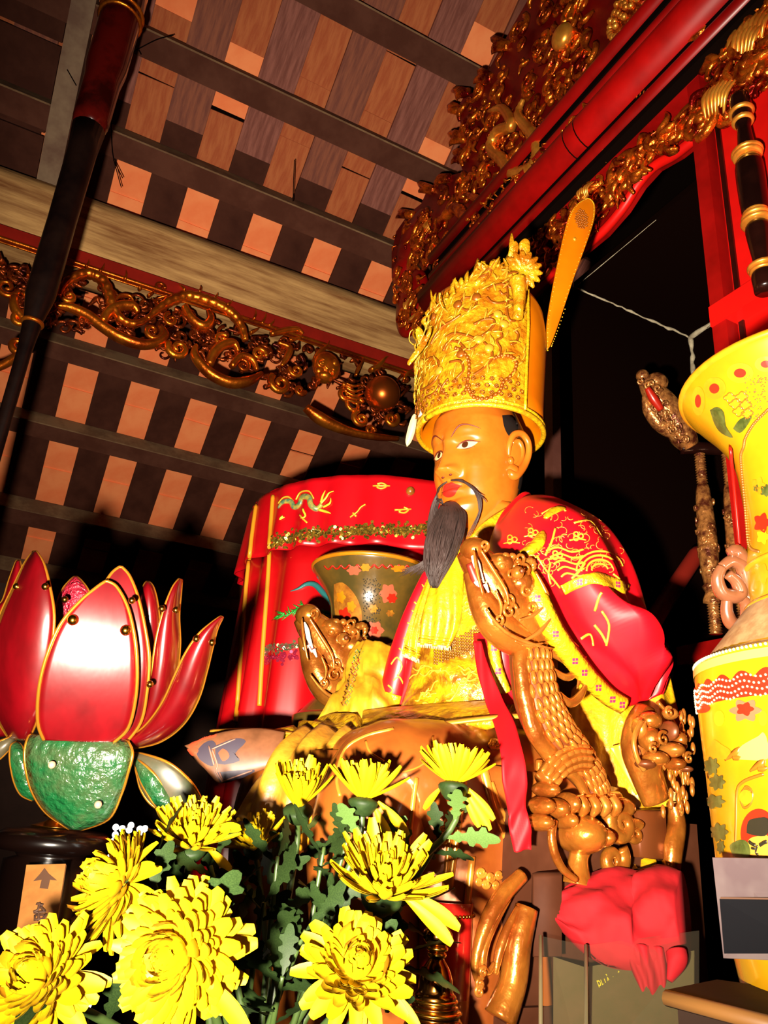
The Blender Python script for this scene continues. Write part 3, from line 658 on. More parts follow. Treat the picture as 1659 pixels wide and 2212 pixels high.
for i in range(46):  # side whiskers and wisps towards the left
    j = rg.uniform(-1, 1); b.tube([P(950 + 10 * j, 1180 + 20 * rg.random(), 1.42), P(935 + 10 * j, 1205, 1.42), P(915 + 10 * j, 1222 + 5 * j, 1.42), P(885 + 22 * j, 1238 + 8 * rg.uniform(-1, 1), 1.43)], [.001, .0009, .0004], n=4, sub=3)
for i in range(60):
    j = rg.uniform(-1, 1); k = rg.uniform(-1, 1); b.tube([front(-.03, -.105 + .006 * k, .0), P(944 + 6 * j, 1080, 1.58), P(936 + 9 * j, 1110 + 6 * k, 1.575), P(935 + 12 * j, 1150, 1.56), P(938 + 8 * j, 1200 + 20 * k, 1.53)], [.0016, .0015, .001, .0005], n=4, sub=3)
b.build('beard_strands', M['beard'], head_o, kind='stuff')

# ================================================================== HAT
hz = HO.z + .060; hc = V(HO.x - .024, HO.y - .004, hz)
hat = thing('ceremonial_hat', tuple(hc), 'tall orange satin court hat with gold filigree front on the statue head', 'hat')
def hp(phi, z, r): return hc + V(-cos(phi) * r, -sin(phi) * r, z)
def hr(z): return interp([(0, .130), (.10, .134), (.20, .139), (.28, .137), (.32, .120), (.335, .09)], z)
b = MB(); n = 64
rows = [[hp(2 * pi * j / n, z, hr(z)) for j in range(n)] for z in [.345, .335, .325, .31, .29, .25, .2, .15, .1, .05, 0]]
rows += [[hp(2 * pi * j / n, z, hr(z) - .006) for j in range(n)] for z in [0, .05, .1, .16]]
b.rings(rows); b.build('hat_body', M['hat_orange'], hat)
b = MB(); b.tube([hp(2 * pi * j / 60, 0, .132) for j in range(61)], .0055, n=8, sub=1); b.tube([hp(2 * pi * j / 60, .010, .134) for j in range(61)], .003, n=6, sub=1); b.build('rim_braid', M['trim_yellow'], hat)
b = MB(); b.prism([HL(.125, -.05, .075), HL(.125, .0, .085), HL(.11, .0, .13), HL(.11, -.05, .13)], (.004, 0, 0)); b.build('hat_lining', mat('lining_white', (.85, .75, .68), .5), hat)
# filigree front plate
ph0, ph1 = radians(-105), radians(97)
def topz(phi): 
    t = (phi - ph0) / (ph1 - ph0); return interp([(0, .24), (.25, .21), (.42, .225), (.6, .265), (.75, .305), (.88, .345), (1, .35)], t) + .010 * sin(phi * 9) + .006 * sin(phi * 23)
b = MB(); rows = []
for i in range(26):
    rows.append([hp(lerp(ph0, ph1, j / 80), lerp(.004, topz(lerp(ph0, ph1, j / 80)), i / 25), hr(min(lerp(.004, topz(lerp(ph0, ph1, j / 80)), i / 25), .27)) + .004 + .0035 * abs(noise.noise(V(j * .21, i * .32, 3)))) for j in range(81)])
b.grid(rows); bvP = b.bvh(); plate = b.build('filigree_plate', M['filigree'], hat)
sol = plate.modifiers.new('solid', 'SOLIDIFY'); sol.thickness = .003
b = MB(); 
for dz in (0,): b.tube([hp(ph1, z, hr(min(z, .27)) + .006) for z in [.004 + .36 * i / 20 for i in range(21)]], .0035, n=6, sub=1)
b.build('plate_edge', M['trim_yellow'], hat)
def Zm(x, y): return (850 + x / 3.687, 420 + y / 3.687)
lines = [[(600, 1560), (640, 1620), (740, 1630), (840, 1575), (870, 1500), (945, 1430), (972, 1350), (930, 1298), (860, 1290), (800, 1310)],
         [(180, 1490), (200, 1560), (260, 1545), (330, 1490), (370, 1410), (360, 1330), (310, 1300), (260, 1330), (210, 1400), (180, 1490)],
         [(260, 1620), (320, 1590), (360, 1540), (365, 1480)], [(580, 1560), (600, 1430), (600, 1330), (560, 1260), (500, 1230)],
         [(840, 1280), (850, 1230), (820, 1170), (860, 1140), (850, 1080), (860, 1000), (810, 960), (760, 980)],
         [(540, 860), (560, 830), (620, 825), (660, 860), (640, 910), (580, 925), (535, 900), (540, 860)],
         [(745, 760), (800, 730), (880, 720), (905, 780), (900, 850), (840, 870), (780, 860), (740, 820)], [(840, 770), (870, 800), (900, 790)],
         [(910, 850), (900, 930), (920, 1000), (960, 1010), (990, 960), (985, 890), (950, 850), (910, 850)],
         [(420, 1140), (480, 1110), (560, 1120), (640, 1150), (670, 1200), (600, 1240), (540, 1220)], [(400, 1250), (440, 1180), (520, 1180), (580, 1240)],
         [(300, 1200), (340, 1120), (400, 1050), (470, 1010), (540, 960)], [(640, 1440), (700, 1400), (770, 1330), (780, 1250), (720, 1180)],
         [(470, 1500), (520, 1450), (560, 1400), (530, 1330), (450, 1340)], [(700, 1130), (760, 1090), (800, 1040), (790, 1000), (720, 1000), (640, 1040)],
         [(900, 640), (960, 620), (1010, 650), (1020, 720), (980, 760), (920, 740), (900, 690)], [(960, 1080), (990, 1120), (970, 1180), (930, 1200)], [(440, 1470), (400, 1520), (380, 1580), (430, 1590)]]
b = MB()
for L in lines: drape(b, bvP, [Zm(*q) for q in L], .0030, off=.002)
b.build('filigree_scroll', M['filigree_dark'], hat, kind='stuff')
b = MB()
for L in lines[:1] + lines[3:4]:
    pts = spline([Vector(Zm(*q)) for q in L], 6)
    for q in pts[::2]:
        h_ = hit(bvP, q.x, q.y, .003)
        if h_: b.ell(h_[0], .0042, n=8, k=6)
rb = MB()
for r_ in range(3):
    for i in range(26):
        phi = lerp(ph0 + .1, ph1 - .03, (i + .5 * (r_ % 2)) / 26); c = hp(phi, .022 + .016 * r_, .1405); u = V(-cos(phi), -sin(phi), 0)
        rb.tube([c + (V(sin(phi), -cos(phi), 0) * cos(a) + V(0, 0, 1) * sin(a)) * .0042 for a in [2 * pi * k / 8 for k in range(9)]], .0013, n=4, sub=1)
        if i % 2 == 0: b.ell(c, .0022, n=6, k=4)
b.build('bead_edging', M['filigree_dark'], hat, kind='stuff'); rb.build('ring_beading', M['filigree_dark'], hat, kind='stuff')
b = MB(); rg = random.Random(31)    # small leaf flecks all over the plate
for i in range(300):
    phi = rg.uniform(ph0, ph1 - .06); z = rg.uniform(.07, topz(phi) - .005); r = hr(min(z, .27)) + .0085; c = hp(phi, z, r); nrm = V(-cos(phi), -sin(phi), 0); tg = V(sin(phi), -cos(phi), 0)
    a = rg.gauss(.9, .5); u = tg * cos(a) + V(0, 0, 1) * sin(a); L = rg.uniform(.006, .014)
    b.tube([c - u * L, c + nrm * .0025, c + u * L], [.0006, .0026, .0004], n=5, sub=3, flat=.5, up=nrm)
b.build('filigree_flecks', M['filigree_line'], hat, kind='stuff')
for i in range(14):
    phi = rg.uniform(-.6, ph1 - .2); z = rg.uniform(.08, .26); r = hr(z) + .01; c = hp(phi, z, r)
    b = MB(); b.lathe([(.001, .004), (.006, .003), (.009, .001), (.010, -.001)], c, 12, axis=(-cos(phi), -sin(phi), 0)); b.build('rosette', M['filigree_dark' if i % 3 == 0 else 'filigree_line'], hat)
# spiky top edge, plume, butterfly, flower finial
b = MB()
for i in range(56):
    phi = lerp(ph0, ph1, i / 55); z = topz(phi); c = hp(phi, z - .01, hr(.27) + .006); g_ = abs(noise.noise(V(phi * 3.1, 0, 5))) * 2.2; tp = hp(phi + rg.uniform(-.10, .10), z + .004 + .045 * g_ * rg.uniform(.4, 1.1), hr(.27) + rg.uniform(.0, .02)); b.tube([c, (c + tp) / 2 + V(rg.uniform(-.006, .006), rg.uniform(-.006, .006), 0), tp], [.008, .008, .002], n=5, sub=3, flat=.4)
b.build('spiky_crest', M['filigree'], hat, kind='stuff')
def card(pix, d, mt, name, th=.003, par=None):
    c = [P(x, y, d) for x, y in pix]; b_ = MB(); b_.prism(spline(c + [c[0]], 4)[:-1], FWD * th, .0008); return b_.build(name, mt, par or hat)
D1 = 1.60
for k in range(7):
    b = MB(); a = P(1020 + 3 * k, 650 - 3 * k, D1); e = P(1050 + 5 * k, 585 - 6 * k + 3 * abs(k - 4), D1 - .02); m0 = P(1032 + 4 * k, 612 - 4 * k, D1 - .015); b.tube([a, m0, e], [.004, .009, .0008], n=6, sub=4, flat=.45, up=FWD); b.build('plume_blade', M['filigree_dark' if k % 2 else 'filigree'], hat)
for pix in ([(1097, 555), (1101, 535), (1112, 520), (1120, 528), (1118, 548), (1106, 560)], [(1123, 545), (1122, 525), (1134, 515), (1144, 522), (1144, 545), (1132, 556)]): card(pix, 1.56, M['filigree'], 'oval_leaf')
for i in range(11):
    a = -2.4 + i * .42; c = P(1128, 585, 1.56); u = RIGHT * cos(a) + DOWN * sin(a); b = MB(); b.tube([c, c + u * .022 - FWD * .004, c + u * .042], [.005, .010, .003], n=7, sub=3, flat=.4, up=FWD); b.build('flower_petal', M['filigree'], hat)
b = MB(); b.tube([P(1118, 600, 1.56), P(1122, 640, 1.555), P(1118, 690, 1.545)], [.018, .014, .010], n=8); b.build('flower_stem', M['filigree'], hat)
for pix in ([(905, 745), (898, 722), (902, 706), (912, 712), (918, 730)], [(915, 735), (924, 715), (932, 708), (930, 724), (920, 742)], [(884, 790), (880, 782), (900, 752), (916, 736), (922, 742), (905, 766)]): card(pix, 1.55, M['filigree'], 'butterfly_wing')
b = MB(); b.tube([P(905, 740, 1.55), P(916, 720, 1.545), P(925, 690, 1.54), P(924, 682, 1.54)], .0012, n=4); b.tube([P(893, 745, 1.55), P(884, 735, 1.545), P(886, 718, 1.54), P(892, 712, 1.54)], .0012, n=4); b.tube([P(958, 668, 1.55), P(950, 650, 1.545), P(951, 632, 1.54)], .0012, n=4); b.build('butterfly_feeler', M['filigree_line'], hat)
card([(879, 965), (876, 950), (884, 915), (893, 895), (900, 900), (897, 930), (888, 955)], 1.60, M['pale_plume'], 'pale_leaf')
# long strap wing at the back of the hat
wg = [(1180, 757), (1181, 700), (1192, 630), (1206, 560), (1222, 490), (1234, 456), (1252, 436), (1272, 429), (1284, 438), (1286, 458), (1281, 485), (1262, 540), (1240, 600), (1220, 660), (1201, 715), (1188, 748)]
def WP(x, y): return P(x, y, 1.66 + (757 - y) * .00045)
c = [WP(*q) for q in wg]; b = MB(); b.prism(spline(c + [c[0]], 4)[:-1], FWD * .006, .0012); bvW = b.bvh(); wing = b.build('hat_strap', M['hat_orange'], hat)
b = MB(); ed = spline([Vector(q) for q in wg], 14)
cen = sum((Vector(q) for q in wg), Vector((0, 0))) / len(wg)
for q in ed[::2]:
    h_ = WP(q.x + (3 if q.x < 1200 + (757 - q.y) * .2 else -3), q.y); b.ell(h_ - FWD * .001, .0016, n=6, k=4)
b.build('strap_beading', M['trim_yellow'], wing, kind='stuff')
b = MB()
for i in range(60):
    a = i * 2.4; r = sqrt(i / 60); q = (1256 + 13 * r * cos(a) + 5 * r * sin(a), 474 - 5 * r * cos(a) + 21 * r * sin(a)); b.ell(WP(*q) - FWD * .002, (.003, .002, .002), n=6, k=4)
b.build('strap_medallion', M['filigree_dark'], wing, kind='stuff')
b = MB(); b.ell(WP(1241, 517) - FWD * .002, (.005, .003, .005), n=9, k=6); b.build('strap_stud', M['filigree_line'], wing)
# ================================================================== STATUE: ROBES
def pl3(L): return [P(*q) for q in L]
def loft_pts(A, B, T, n=28, sub=6, fold=None, arc=(0, 2 * pi)):
    A, B = spline(A, sub), spline(B, sub); k = len(A); T = resample(spline(list(T), 4), k); rows = []
    for i in range(k):
        c = (A[i] + B[i]) / 2; mj = (A[i] - B[i]) / 2
        i0, i1 = max(i - 1, 0), min(i + 1, k - 1)
        tg = ((A[i1] + B[i1]) - (A[i0] + B[i0])).normalized(); mn = mj.cross(tg)
        mn = mn.normalized() if mn.length > 1e-7 else -FWD
        if mn.dot(FWD) > 0: mn = -mn
        row = []
        for j in range(n):
            a = 2 * pi * j / n; t = T[i] * sin(a); d = fold(i / (k - 1), cos(a), sin(a)) if fold else 0.0
            row.append(c + mj * cos(a) + mn * (t + d))
        rows.append(row)
    return rows
def loft(A, B, T, **kw):
    b_ = MB(); b_.rings(loft_pts(A, B, T, **kw)); return b_
# torso
b = loft(pl3([(1000, 1185, 1.52), (950, 1215, 1.52), (915, 1280, 1.52), (895, 1360, 1.50), (885, 1440, 1.48), (870, 1520, 1.45), (830, 1590, 1.42)]),
         pl3([(1110, 1118, 1.53), (1175, 1185, 1.50), (1200, 1280, 1.48), (1205, 1360, 1.46), (1205, 1450, 1.44), (1205, 1530, 1.42), (1205, 1600, 1.40)]),
         [.045, .09, .115, .12, .12, .125, .125], n=48,
         fold=lambda u, v, s: .006 * sin(v * 9 + u * 14) * (s > 0) + .007 * sin(u * 26 + v * 4) * max(s, 0) * (u > .5))
bvT = b.bvh(); robe = b.build('inner_robe', M['brocade_gold'], statue)
# collar pieces
b = MB()
b.tube([P(1138, 1084, 1.48), P(1098, 1112, 1.45), P(1056, 1142, 1.425), P(1028, 1172, 1.42), P(1002, 1195, 1.435)], [.010, .014, .016, .016, .010], n=12, flat=.45, up=-FWD)
b.build('collar', M['trim_yellow'], statue)
b = MB(); b.tube([P(985, 1190, 1.45), P(1008, 1196, 1.43), P(1030, 1200, 1.41), P(1045, 1212, 1.40)], [.016, .022, .022, .018], n=12, flat=.5, up=-FWD); b.build('collar', M['cloth_yellow'], statue)
# embroidery on the robe front
rg = random.Random(77); b = MB()
for i in range(46):
    x, y = rg.uniform(900, 1110), rg.uniform(1440, 1570); L = rg.uniform(10, 26); a = rg.uniform(-.9, .3)
    drape(b, bvT, [(x + L * t * cos(a), y + L * t * sin(a) + 5 * sin(t * 5 + i)) for t in (-1, -.5, 0, .5, 1)], .0018, off=.0005)
for i in range(12):
    x, y = rg.uniform(900, 1040), rg.uniform(1300, 1390); drape(b, bvT, [(x + 7 * cos(t) * (1 - t / 9), y + 7 * sin(t) * (1 - t / 9)) for t in [k * .6 for k in range(11)]], .0015, off=.0005)
b.build('robe_embroidery', M['thread_gold'], robe, kind='stuff')
# bead net belt
b = MB()
for r_ in range(7):
    for i in range(18):
        x = 940 + i * 5.6; y = 1437 - i * 2.4 - r_ * 6.5 + (3 if i % 2 else 0) - 2 * abs(i - 9) * .2; h_ = hit(bvT, x, y, .002)
        if h_: b.ell(h_[0], .0026, n=6, k=4)
b.build('bead_belt', M['bead_net'], statue, kind='stuff')
# yellow bib with fringed tails
for A, B, T in (([(945, 1225, 1.46), (925, 1290, 1.42), (908, 1345, 1.40), (902, 1392, 1.395)], [(1000, 1200, 1.42), (1000, 1270, 1.39), (995, 1345, 1.375), (972, 1400, 1.37)], [.012, .016, .016, .008]),
                ([(925, 1250, 1.49), (898, 1320, 1.46), (880, 1380, 1.44), (868, 1412, 1.43)], [(950, 1260, 1.47), (928, 1330, 1.44), (912, 1390, 1.42), (905, 1428, 1.415)], [.012, .015, .014, .01])):
    b = loft(pl3(A), pl3(B), T, n=36, fold=lambda u, v, s: .010 * sin(v * 8 + u * 3) * (s > 0) * u); bb = b.bvh(); bib = b.build('bib_tail', M['cloth_yellow'], statue)
    e0, e1 = A[-1], B[-1]; f_ = MB()
    pix = [(lerp(e0[0], e1[0], t), lerp(e0[1], e1[1], t) - 12) for t in [k / 8 for k in range(9)]]
    drape(f_, bb, pix, .004, off=.001); drape(f_, bb, [(x, y - 8) for x, y in pix], .0015, off=.001); f_.build('bib_braid', M['trim_yellow'], bib)
    f_ = MB()
    for k in range(34):
        t = k / 33; c = P(lerp(e0[0], e1[0], t), lerp(e0[1], e1[1], t) - 4, lerp(e0[2], e1[2], t) - .01); f_.tube([c, c + DOWN * .008 + RIGHT * rg.uniform(-.002, .002)], [.0012, .0008], n=4, sub=2)
    f_.build('fringe', M['pale_plume'], bib, kind='stuff')
# near cape
CA = pl3([(1150, 1083, 1.49), (1180, 1086, 1.46), (1215, 1093, 1.44), (1290, 1150, 1.42), (1332, 1215, 1.41), (1363, 1300, 1.40), (1394, 1390, 1.37), (1424, 1455, 1.33), (1434, 1500, 1.29)])
CB = pl3([(1132, 1096, 1.47), (1078, 1148, 1.41), (1058, 1204, 1.33), (1112, 1218, 1.20), (1158, 1288, 1.185), (1205, 1370, 1.19), (1258, 1440, 1.20), (1308, 1497, 1.22), (1352, 1528, 1.24)])
def cfold(u, v, s):
    if s <= 0: return 0
    g = .010 * sin(v * 5.2 + u * 5.0) * min(1, u * 2.2) * s ** .5 + .005 * sin(v * 13 - u * 9) * s ** .5 * min(1, max(0, (u - .35) * 4))
    g += .026 * exp(-((v + .45 - .5 * (u - .6)) / .10) ** 2) * min(1, max(0, (u - .45) * 5)) + .022 * exp(-((v - .30 - .6 * (u - .7)) / .09) ** 2) * min(1, max(0, (u - .5) * 5)) - .016 * exp(-((v - .55) / .10) ** 2) * min(1, max(0, (u - .5) * 5)) + .012 * exp(-((v + .15) / .16) ** 2) * min(1, max(0, (u - .42) * 4)) - .024 * exp(-((v + .10 - .5 * (u - .6)) / .12) ** 2) * min(1, max(0, (u - .42) * 4))
    g += .012 * sin(u * 30 + v * 3) * exp(-((u - .06) / .09) ** 2)
    return g * (1 + .8 * min(1, max(0, (u - .42) * 4))) * (1 - .8 * max(0, u - .85) / .15)
b = loft(CA, CB, [.015, .035, .055, .062, .058, .052, .045, .035, .012], n=64, sub=9, fold=cfold)
bvC = b.bvh(); cape = b.build('cape', M['satin_red'], statue)
def band(bv, mid, w, mt, name, par, off=.0025, marks=None, sub=6):
    """flat woven band lying on a surface, mid = pixel centre line, w = half width px"""
    pts = spline([Vector(q) for q in mid], sub); b_ = MB(); rows = []
    for i, q in enumerate(pts):
        d = (pts[min(i + 1, len(pts) - 1)] - pts[max(i - 1, 0)]).normalized(); nn = Vector((-d.y, d.x)); row = []
        for k in (-1, -.5, 0, .5, 1):
            h_ = hit(bv, q.x + nn.x * w * k, q.y + nn.y * w * k, off); row.append(h_[0] if h_ else None)
        if all(r is not None for r in row): rows.append(row)
    if len(rows) > 1: b_.grid(rows)
    o = b_.build(name, mt, par); s_ = o.modifiers.new('solid', 'SOLIDIFY'); s_.thickness = .003; s_.offset = 0
    if marks:
        for t in marks:
            q = pts[min(int(t * (len(pts) - 1)), len(pts) - 1)]; h_ = hit(bv, q.x, q.y, off + .002); f_ = MB()
            if not h_: continue
            for dx, dy in ((-3, -3.4), (3, -3.4), (-3, 3.4), (3, 3.4)):
                pp = [hit(bv, q.x + dx + a, q.y + dy + c_, off + .0022) for a, c_ in ((-2.6, -2.6), (2.6, -2.6), (2.6, 2.6), (-2.6, 2.6))]
                if all(pp): f_.add([z[0] for z in pp], [[0, 1, 2, 3]])
            if f_.v: f_.build('woven_motif', M['trim_mark'], o)
    return o
# border as its own swept band following the cape edge (real edge, slightly in front)
def edge_band(cen, wpx, mt, name, par, marks=(), th=.006):
    pts = spline([P(*q) for q in cen], 8); b_ = MB(); rows = []
    for i, q in enumerate(pts):
        d = (pts[min(i + 1, len(pts) - 1)] - pts[max(i - 1, 0)]).normalized(); nn = d.cross(FWD).normalized(); w_ = (wpx[0] + (wpx[1] - wpx[0]) * i / (len(pts) - 1)) * 1.2 / F_PX
        rows.append([q + nn * w_ - FWD * .0, q + nn * w_ * .5 - FWD * .006, q - FWD * .008, q - nn * w_ * .5 - FWD * .006, q - nn * w_, q - nn * w_ * .5 + FWD * th, q + nn * w_ * .5 + FWD * th])
    b_.rings(rows); bv = b_.bvh(); o = b_.build(name, mt, par)
    for t in marks:
        q = pts[int(t * (len(pts) - 1))]; x, y, _ = proj(q)
        for dx, dy in ((-3.2, -3.6), (3.2, -3.6), (-3.2, 3.6), (3.2, 3.6)):
            pp = [hit(bv, x + dx + a, y + dy + c_, .0012) for a, c_ in ((-2.7, -2.7), (2.7, -2.7), (2.7, 2.7), (-2.7, 2.7))]
            if all(pp): f_ = MB(); f_.add([z[0] for z in pp], [[0, 1, 2, 3]]); f_.build('woven_motif', M['trim_mark'], o)
    return o
edge_band([(1108, 1212, 1.175), (1135, 1245, 1.155), (1165, 1300, 1.135), (1196, 1362, 1.135), (1232, 1415, 1.145), (1272, 1464, 1.165), (1312, 1503, 1.185), (1350, 1526, 1.20)], (27, 19), M['trim_yellow'], 'cape_border', statue, marks=(.10, .27, .45, .62, .68, .80, .9, .97))
band(bvC, [(1214, 1275), (1245, 1260), (1285, 1250), (1330, 1262), (1352, 1274)], 11, M['trim_yellow'], 'cape_band', cape, marks=(.3, .75))
# gold embroidery: waves, clouds, dragon
b = MB()
for r_ in (16, 26, 36, 46):
    drape(b, bvC, [(1296 + r_ * cos(a) * 1.1, 1232 - r_ * sin(a) * .9) for a in [pi * (1.02 - k / 9 * .95) for k in range(10)]], .0022)
for k in range(5): drape(b, bvC, [(1180 + k * 8, 1190 + k * 14), (1205 + k * 5, 1182 + k * 14), (1235 + k * 4, 1192 + k * 13), (1262, 1186 + k * 14)], .0019)
for cx_, cy_ in ((1248, 1158), (1203, 1199), (1150, 1150), (1105, 1165)):
    for a0 in (0, 2.1, 4.2): drape(b, bvC, [(cx_ + 7 * cos(a0) + 5 * cos(t), cy_ + 5 * sin(a0) + 5 * sin(t)) for t in [k * .8 for k in range(9)]], .0016)
    drape(b, bvC, [(cx_ - 18, cy_ + 9), (cx_, cy_ + 6), (cx_ + 18, cy_ + 8)], .0016)
for L in ([(1240, 1130), (1275, 1125), (1300, 1160)], [(1190, 1215), (1185, 1240), (1190, 1262)], [(1200, 1140), (1192, 1170), (1178, 1200)], [(1170, 1110), (1192, 1098), (1212, 1096), (1222, 1104)], [(1160, 1200), (1175, 1225), (1210, 1270)], [(1265, 1215), (1250, 1235), (1235, 1250)], [(1285, 1320), (1294, 1290), (1300, 1280)], [(1284, 1350), (1300, 1370), (1310, 1390)], [(1300, 1320), (1316, 1350), (1310, 1395)], [(1255, 1380), (1275, 1370), (1282, 1395)], [(1120, 1190), (1150, 1200), (1172, 1215)], [(1325, 1240), (1338, 1250), (1345, 1262)]): drape(b, bvC, L, .0022)
b.build('cape_embroidery', M['thread_gold'], cape, kind='stuff')
b = MB(); rg = random.Random(55)
for k in range(120):
    x, y = rg.uniform(1130, 1340), rg.uniform(1100, 1262)
    r_ = rg.uniform(5, 12); a0 = rg.uniform(0, 6.28); drape(b, bvC, [(x + r_ * cos(a0 + t * .5), y + r_ * .8 * sin(a0 + t * .5)) for t in range(7)], .0010, n=4, sub=2)
b.build('fine_embroidery', mat('thread_fine', (.62, .16, .02), .4), cape, kind='stuff')
b = MB()
drape(b, bvC, [(1120, 1196), (1140, 1190), (1158, 1178), (1168, 1160), (1172, 1148)], [.006, .012, .013, .010, .004], n=8)
drape(b, bvC, [(1178, 1120), (1190, 1108), (1208, 1100), (1220, 1098)], [.004, .008, .008, .004], n=8)
b.build('embroidered_dragon', M['brocade_gold'], cape, kind='stuff')
# cape front edge showing below the dragon head
b = loft(pl3([(1024, 1370, 1.36), (1030, 1420, 1.35), (1042, 1475, 1.34), (1056, 1520, 1.33)]), pl3([(1100, 1360, 1.32), (1108, 1420, 1.31), (1116, 1475, 1.31), (1120, 1520, 1.31)]), [.02, .022, .022, .01], n=28)
bvc2 = b.bvh(); cf = b.build('cape_front', M['satin_red'], statue)
edge_band([(1066, 1375, 1.30), (1068, 1410, 1.295), (1076, 1450, 1.29), (1092, 1495, 1.285)], (15, 15), M['trim_yellow'], 'cape_border', statue, marks=(.25, .68))
# far side of the cape
A = [(918, 1238, 1.53), (893, 1290, 1.51), (868, 1345, 1.50), (846, 1400, 1.49), (830, 1455, 1.48), (822, 1505, 1.475), (828, 1530, 1.47)]; B = [(940, 1240, 1.51), (920, 1290, 1.49), (902, 1350, 1.475), (890, 1410, 1.465), (880, 1460, 1.46), (868, 1508, 1.455), (864, 1535, 1.455)]
b = loft(pl3(A), pl3(B), [.014, .018, .02, .02, .02, .018, .008], n=28); bvF = b.bvh(); fc = b.build('cape_far_side', M['satin_red'], statue)
band(bvF, [(824, 1505), (845, 1512), (866, 1518)], 14, M['trim_yellow'], 'cape_band', fc)
b = MB()
for L in ([(895, 1300), (905, 1312), (900, 1325), (890, 1318)], [(880, 1345), (893, 1352), (886, 1365)], [(862, 1400), (878, 1410), (884, 1395)], [(845, 1435), (858, 1420), (868, 1440), (858, 1460)], [(850, 1470), (862, 1462), (872, 1480)], [(838, 1480), (848, 1490), (842, 1500)], [(872, 1380), (884, 1372)], [(912, 1262), (920, 1275)]): drape(b, bvF, L, .002)
b.build('cape_embroidery', M['thread_gold'], fc, kind='stuff')
def ribbon(cen, w, mt, name, par, th=.003, wav=.004):
    pts = spline([P(*q) for q in cen], 7); W_ = resample(list(w), len(pts)); b_ = MB(); rows = []
    for i, q in enumerate(pts):
        d = (pts[min(i + 1, len(pts) - 1)] - pts[max(i - 1, 0)]).normalized(); nn = d.cross(FWD).normalized(); w_ = W_[i] * cen[0][2] / F_PX; row = []
        for k in range(9): t = k / 4 - 1; row.append(q + nn * (w_ * t) - FWD * (wav * sin(t * 2.5 + i * .35)))
        rows.append(row)
    b_.grid(rows); o = b_.build(name, mt, par); s_ = o.modifiers.new('solid', 'SOLIDIFY'); s_.thickness = th; return o
ribbon([(886, 1425, 1.45), (884, 1480, 1.44), (876, 1530, 1.43), (870, 1572, 1.42)], (9, 12, 15, 15), M['ribbon_red'], 'sash_end', statue)
ribbon([(1032, 1385, 1.27), (1045, 1450, 1.24), (1068, 1515, 1.20), (1092, 1570, 1.13), (1106, 1630, 1.075), (1113, 1690, 1.05), (1116, 1740, 1.03), (1120, 1765, 1.02), (1126, 1800, 1.015), (1129, 1838, 1.01)], (8, 14, 17, 20, 21, 21, 17, 16, 19, 15), M['ribbon_red'], 'sash_ribbon', statue)
# far sleeve lying over the far arm
b = loft(pl3([(775, 1395, 1.58), (752, 1440, 1.56), (738, 1490, 1.53), (705, 1545, 1.47), (655, 1590, 1.42)]), pl3([(850, 1400, 1.54), (862, 1450, 1.50), (866, 1500, 1.47), (862, 1555, 1.43), (858, 1605, 1.39)]), [.03, .045, .05, .05, .02], n=44, sub=9,
         fold=lambda u, v, s: (.010 * sin(v * 9 + u * 9) + .007 * sin(v * 17 - u * 6) + .008 * noise.noise(V(u * 9, v * 5, 1))) * (s > 0) * min(1, .3 + u))
bvS = b.bvh(); slv = b.build('far_sleeve', M['sleeve_yellow'], statue)
b = MB()
for k in range(10):
    t = k / 9
    for dx in (-7, 2): 
        x, y = lerp(772, 742, t) + dx + 6, lerp(1408, 1518, t); b.mi = 0; drape(b, bvS, [(x - 4, y), (x, y - 6), (x + 4, y), (x, y + 6), (x - 4, y)], .0016, sub=1)
b.build('sleeve_trim', mat('trim_green', (.05, .16, .02), .5, c2=(.45, .03, .01), sc=60), slv, kind='stuff')
ribbon([(838, 1535, 1.43), (838, 1560, 1.42), (835, 1590, 1.41)], (3, 4, 4), M['cloth_yellow'], 'sash_end', statue)

# ================================================================== STATUE: GILDED LAP AND LEGS
defmat('gilt_lap', (0.30, 0.080, 0.010), 0.34, c2=(0.20, 0.045, 0.006), sc=7, metal=.35, bump=.12, bsc=30, coat=.2)
defmat('gilt_bright', (0.50, 0.18, 0.02), 0.28, metal=.45)
yc = HO.y
lg = MB()
for sd, kx in ((-1, .455), (1, .43)):
    y = yc + sd * .155
    lg.tube([V(.90, yc + sd * .10, 1.53), V(.72, yc + sd * .13, 1.535), V(.58, y, 1.545), V(kx + .08, y, 1.535), V(kx + .06, y, 1.46), V(kx + .08, y, 1.34), V(kx + .15, y, 1.22), V(kx + .20, y, 1.19)], [.12, .115, .095, .088, .085, .085, .085, .085], n=28, sub=8, up=V(0, 1, 0))
lg.tube([V(.60, yc - .14, 1.50), V(.52, yc, 1.47), V(.60, yc + .14, 1.50)], [.08, .09, .08], n=20)
rows = []   # robe skirt between and outside the legs
for i in range(26):
    z = lerp(1.585, 1.13, i / 25); row = []
    for j in range(60):
        a = 2 * pi * j / 60; fx = .275 - .13 * i / 25; fy = .255 * (1 + .06 * i / 25); c, s = cos(a), sin(a)
        r = 1 / ((abs(c) / fx) ** 3 + (abs(s) / fy) ** 3) ** (1 / 3)
        g = .012 * sin(a * 17 + .4 * sin(z * 18)) * min(1, i / 8) * (c < .5)
        row.append(V(.735 - (r + g) * c, yc - (r + g) * s * 1.0, z - .012 * (1 - c)))
    rows.append(row)
lg.rings(rows)
bvL = lg.bvh(); lap = lg.build('gilded_legs', M['gilt_lap'], statue)
b = MB()   # raised trims and folds on the near shin
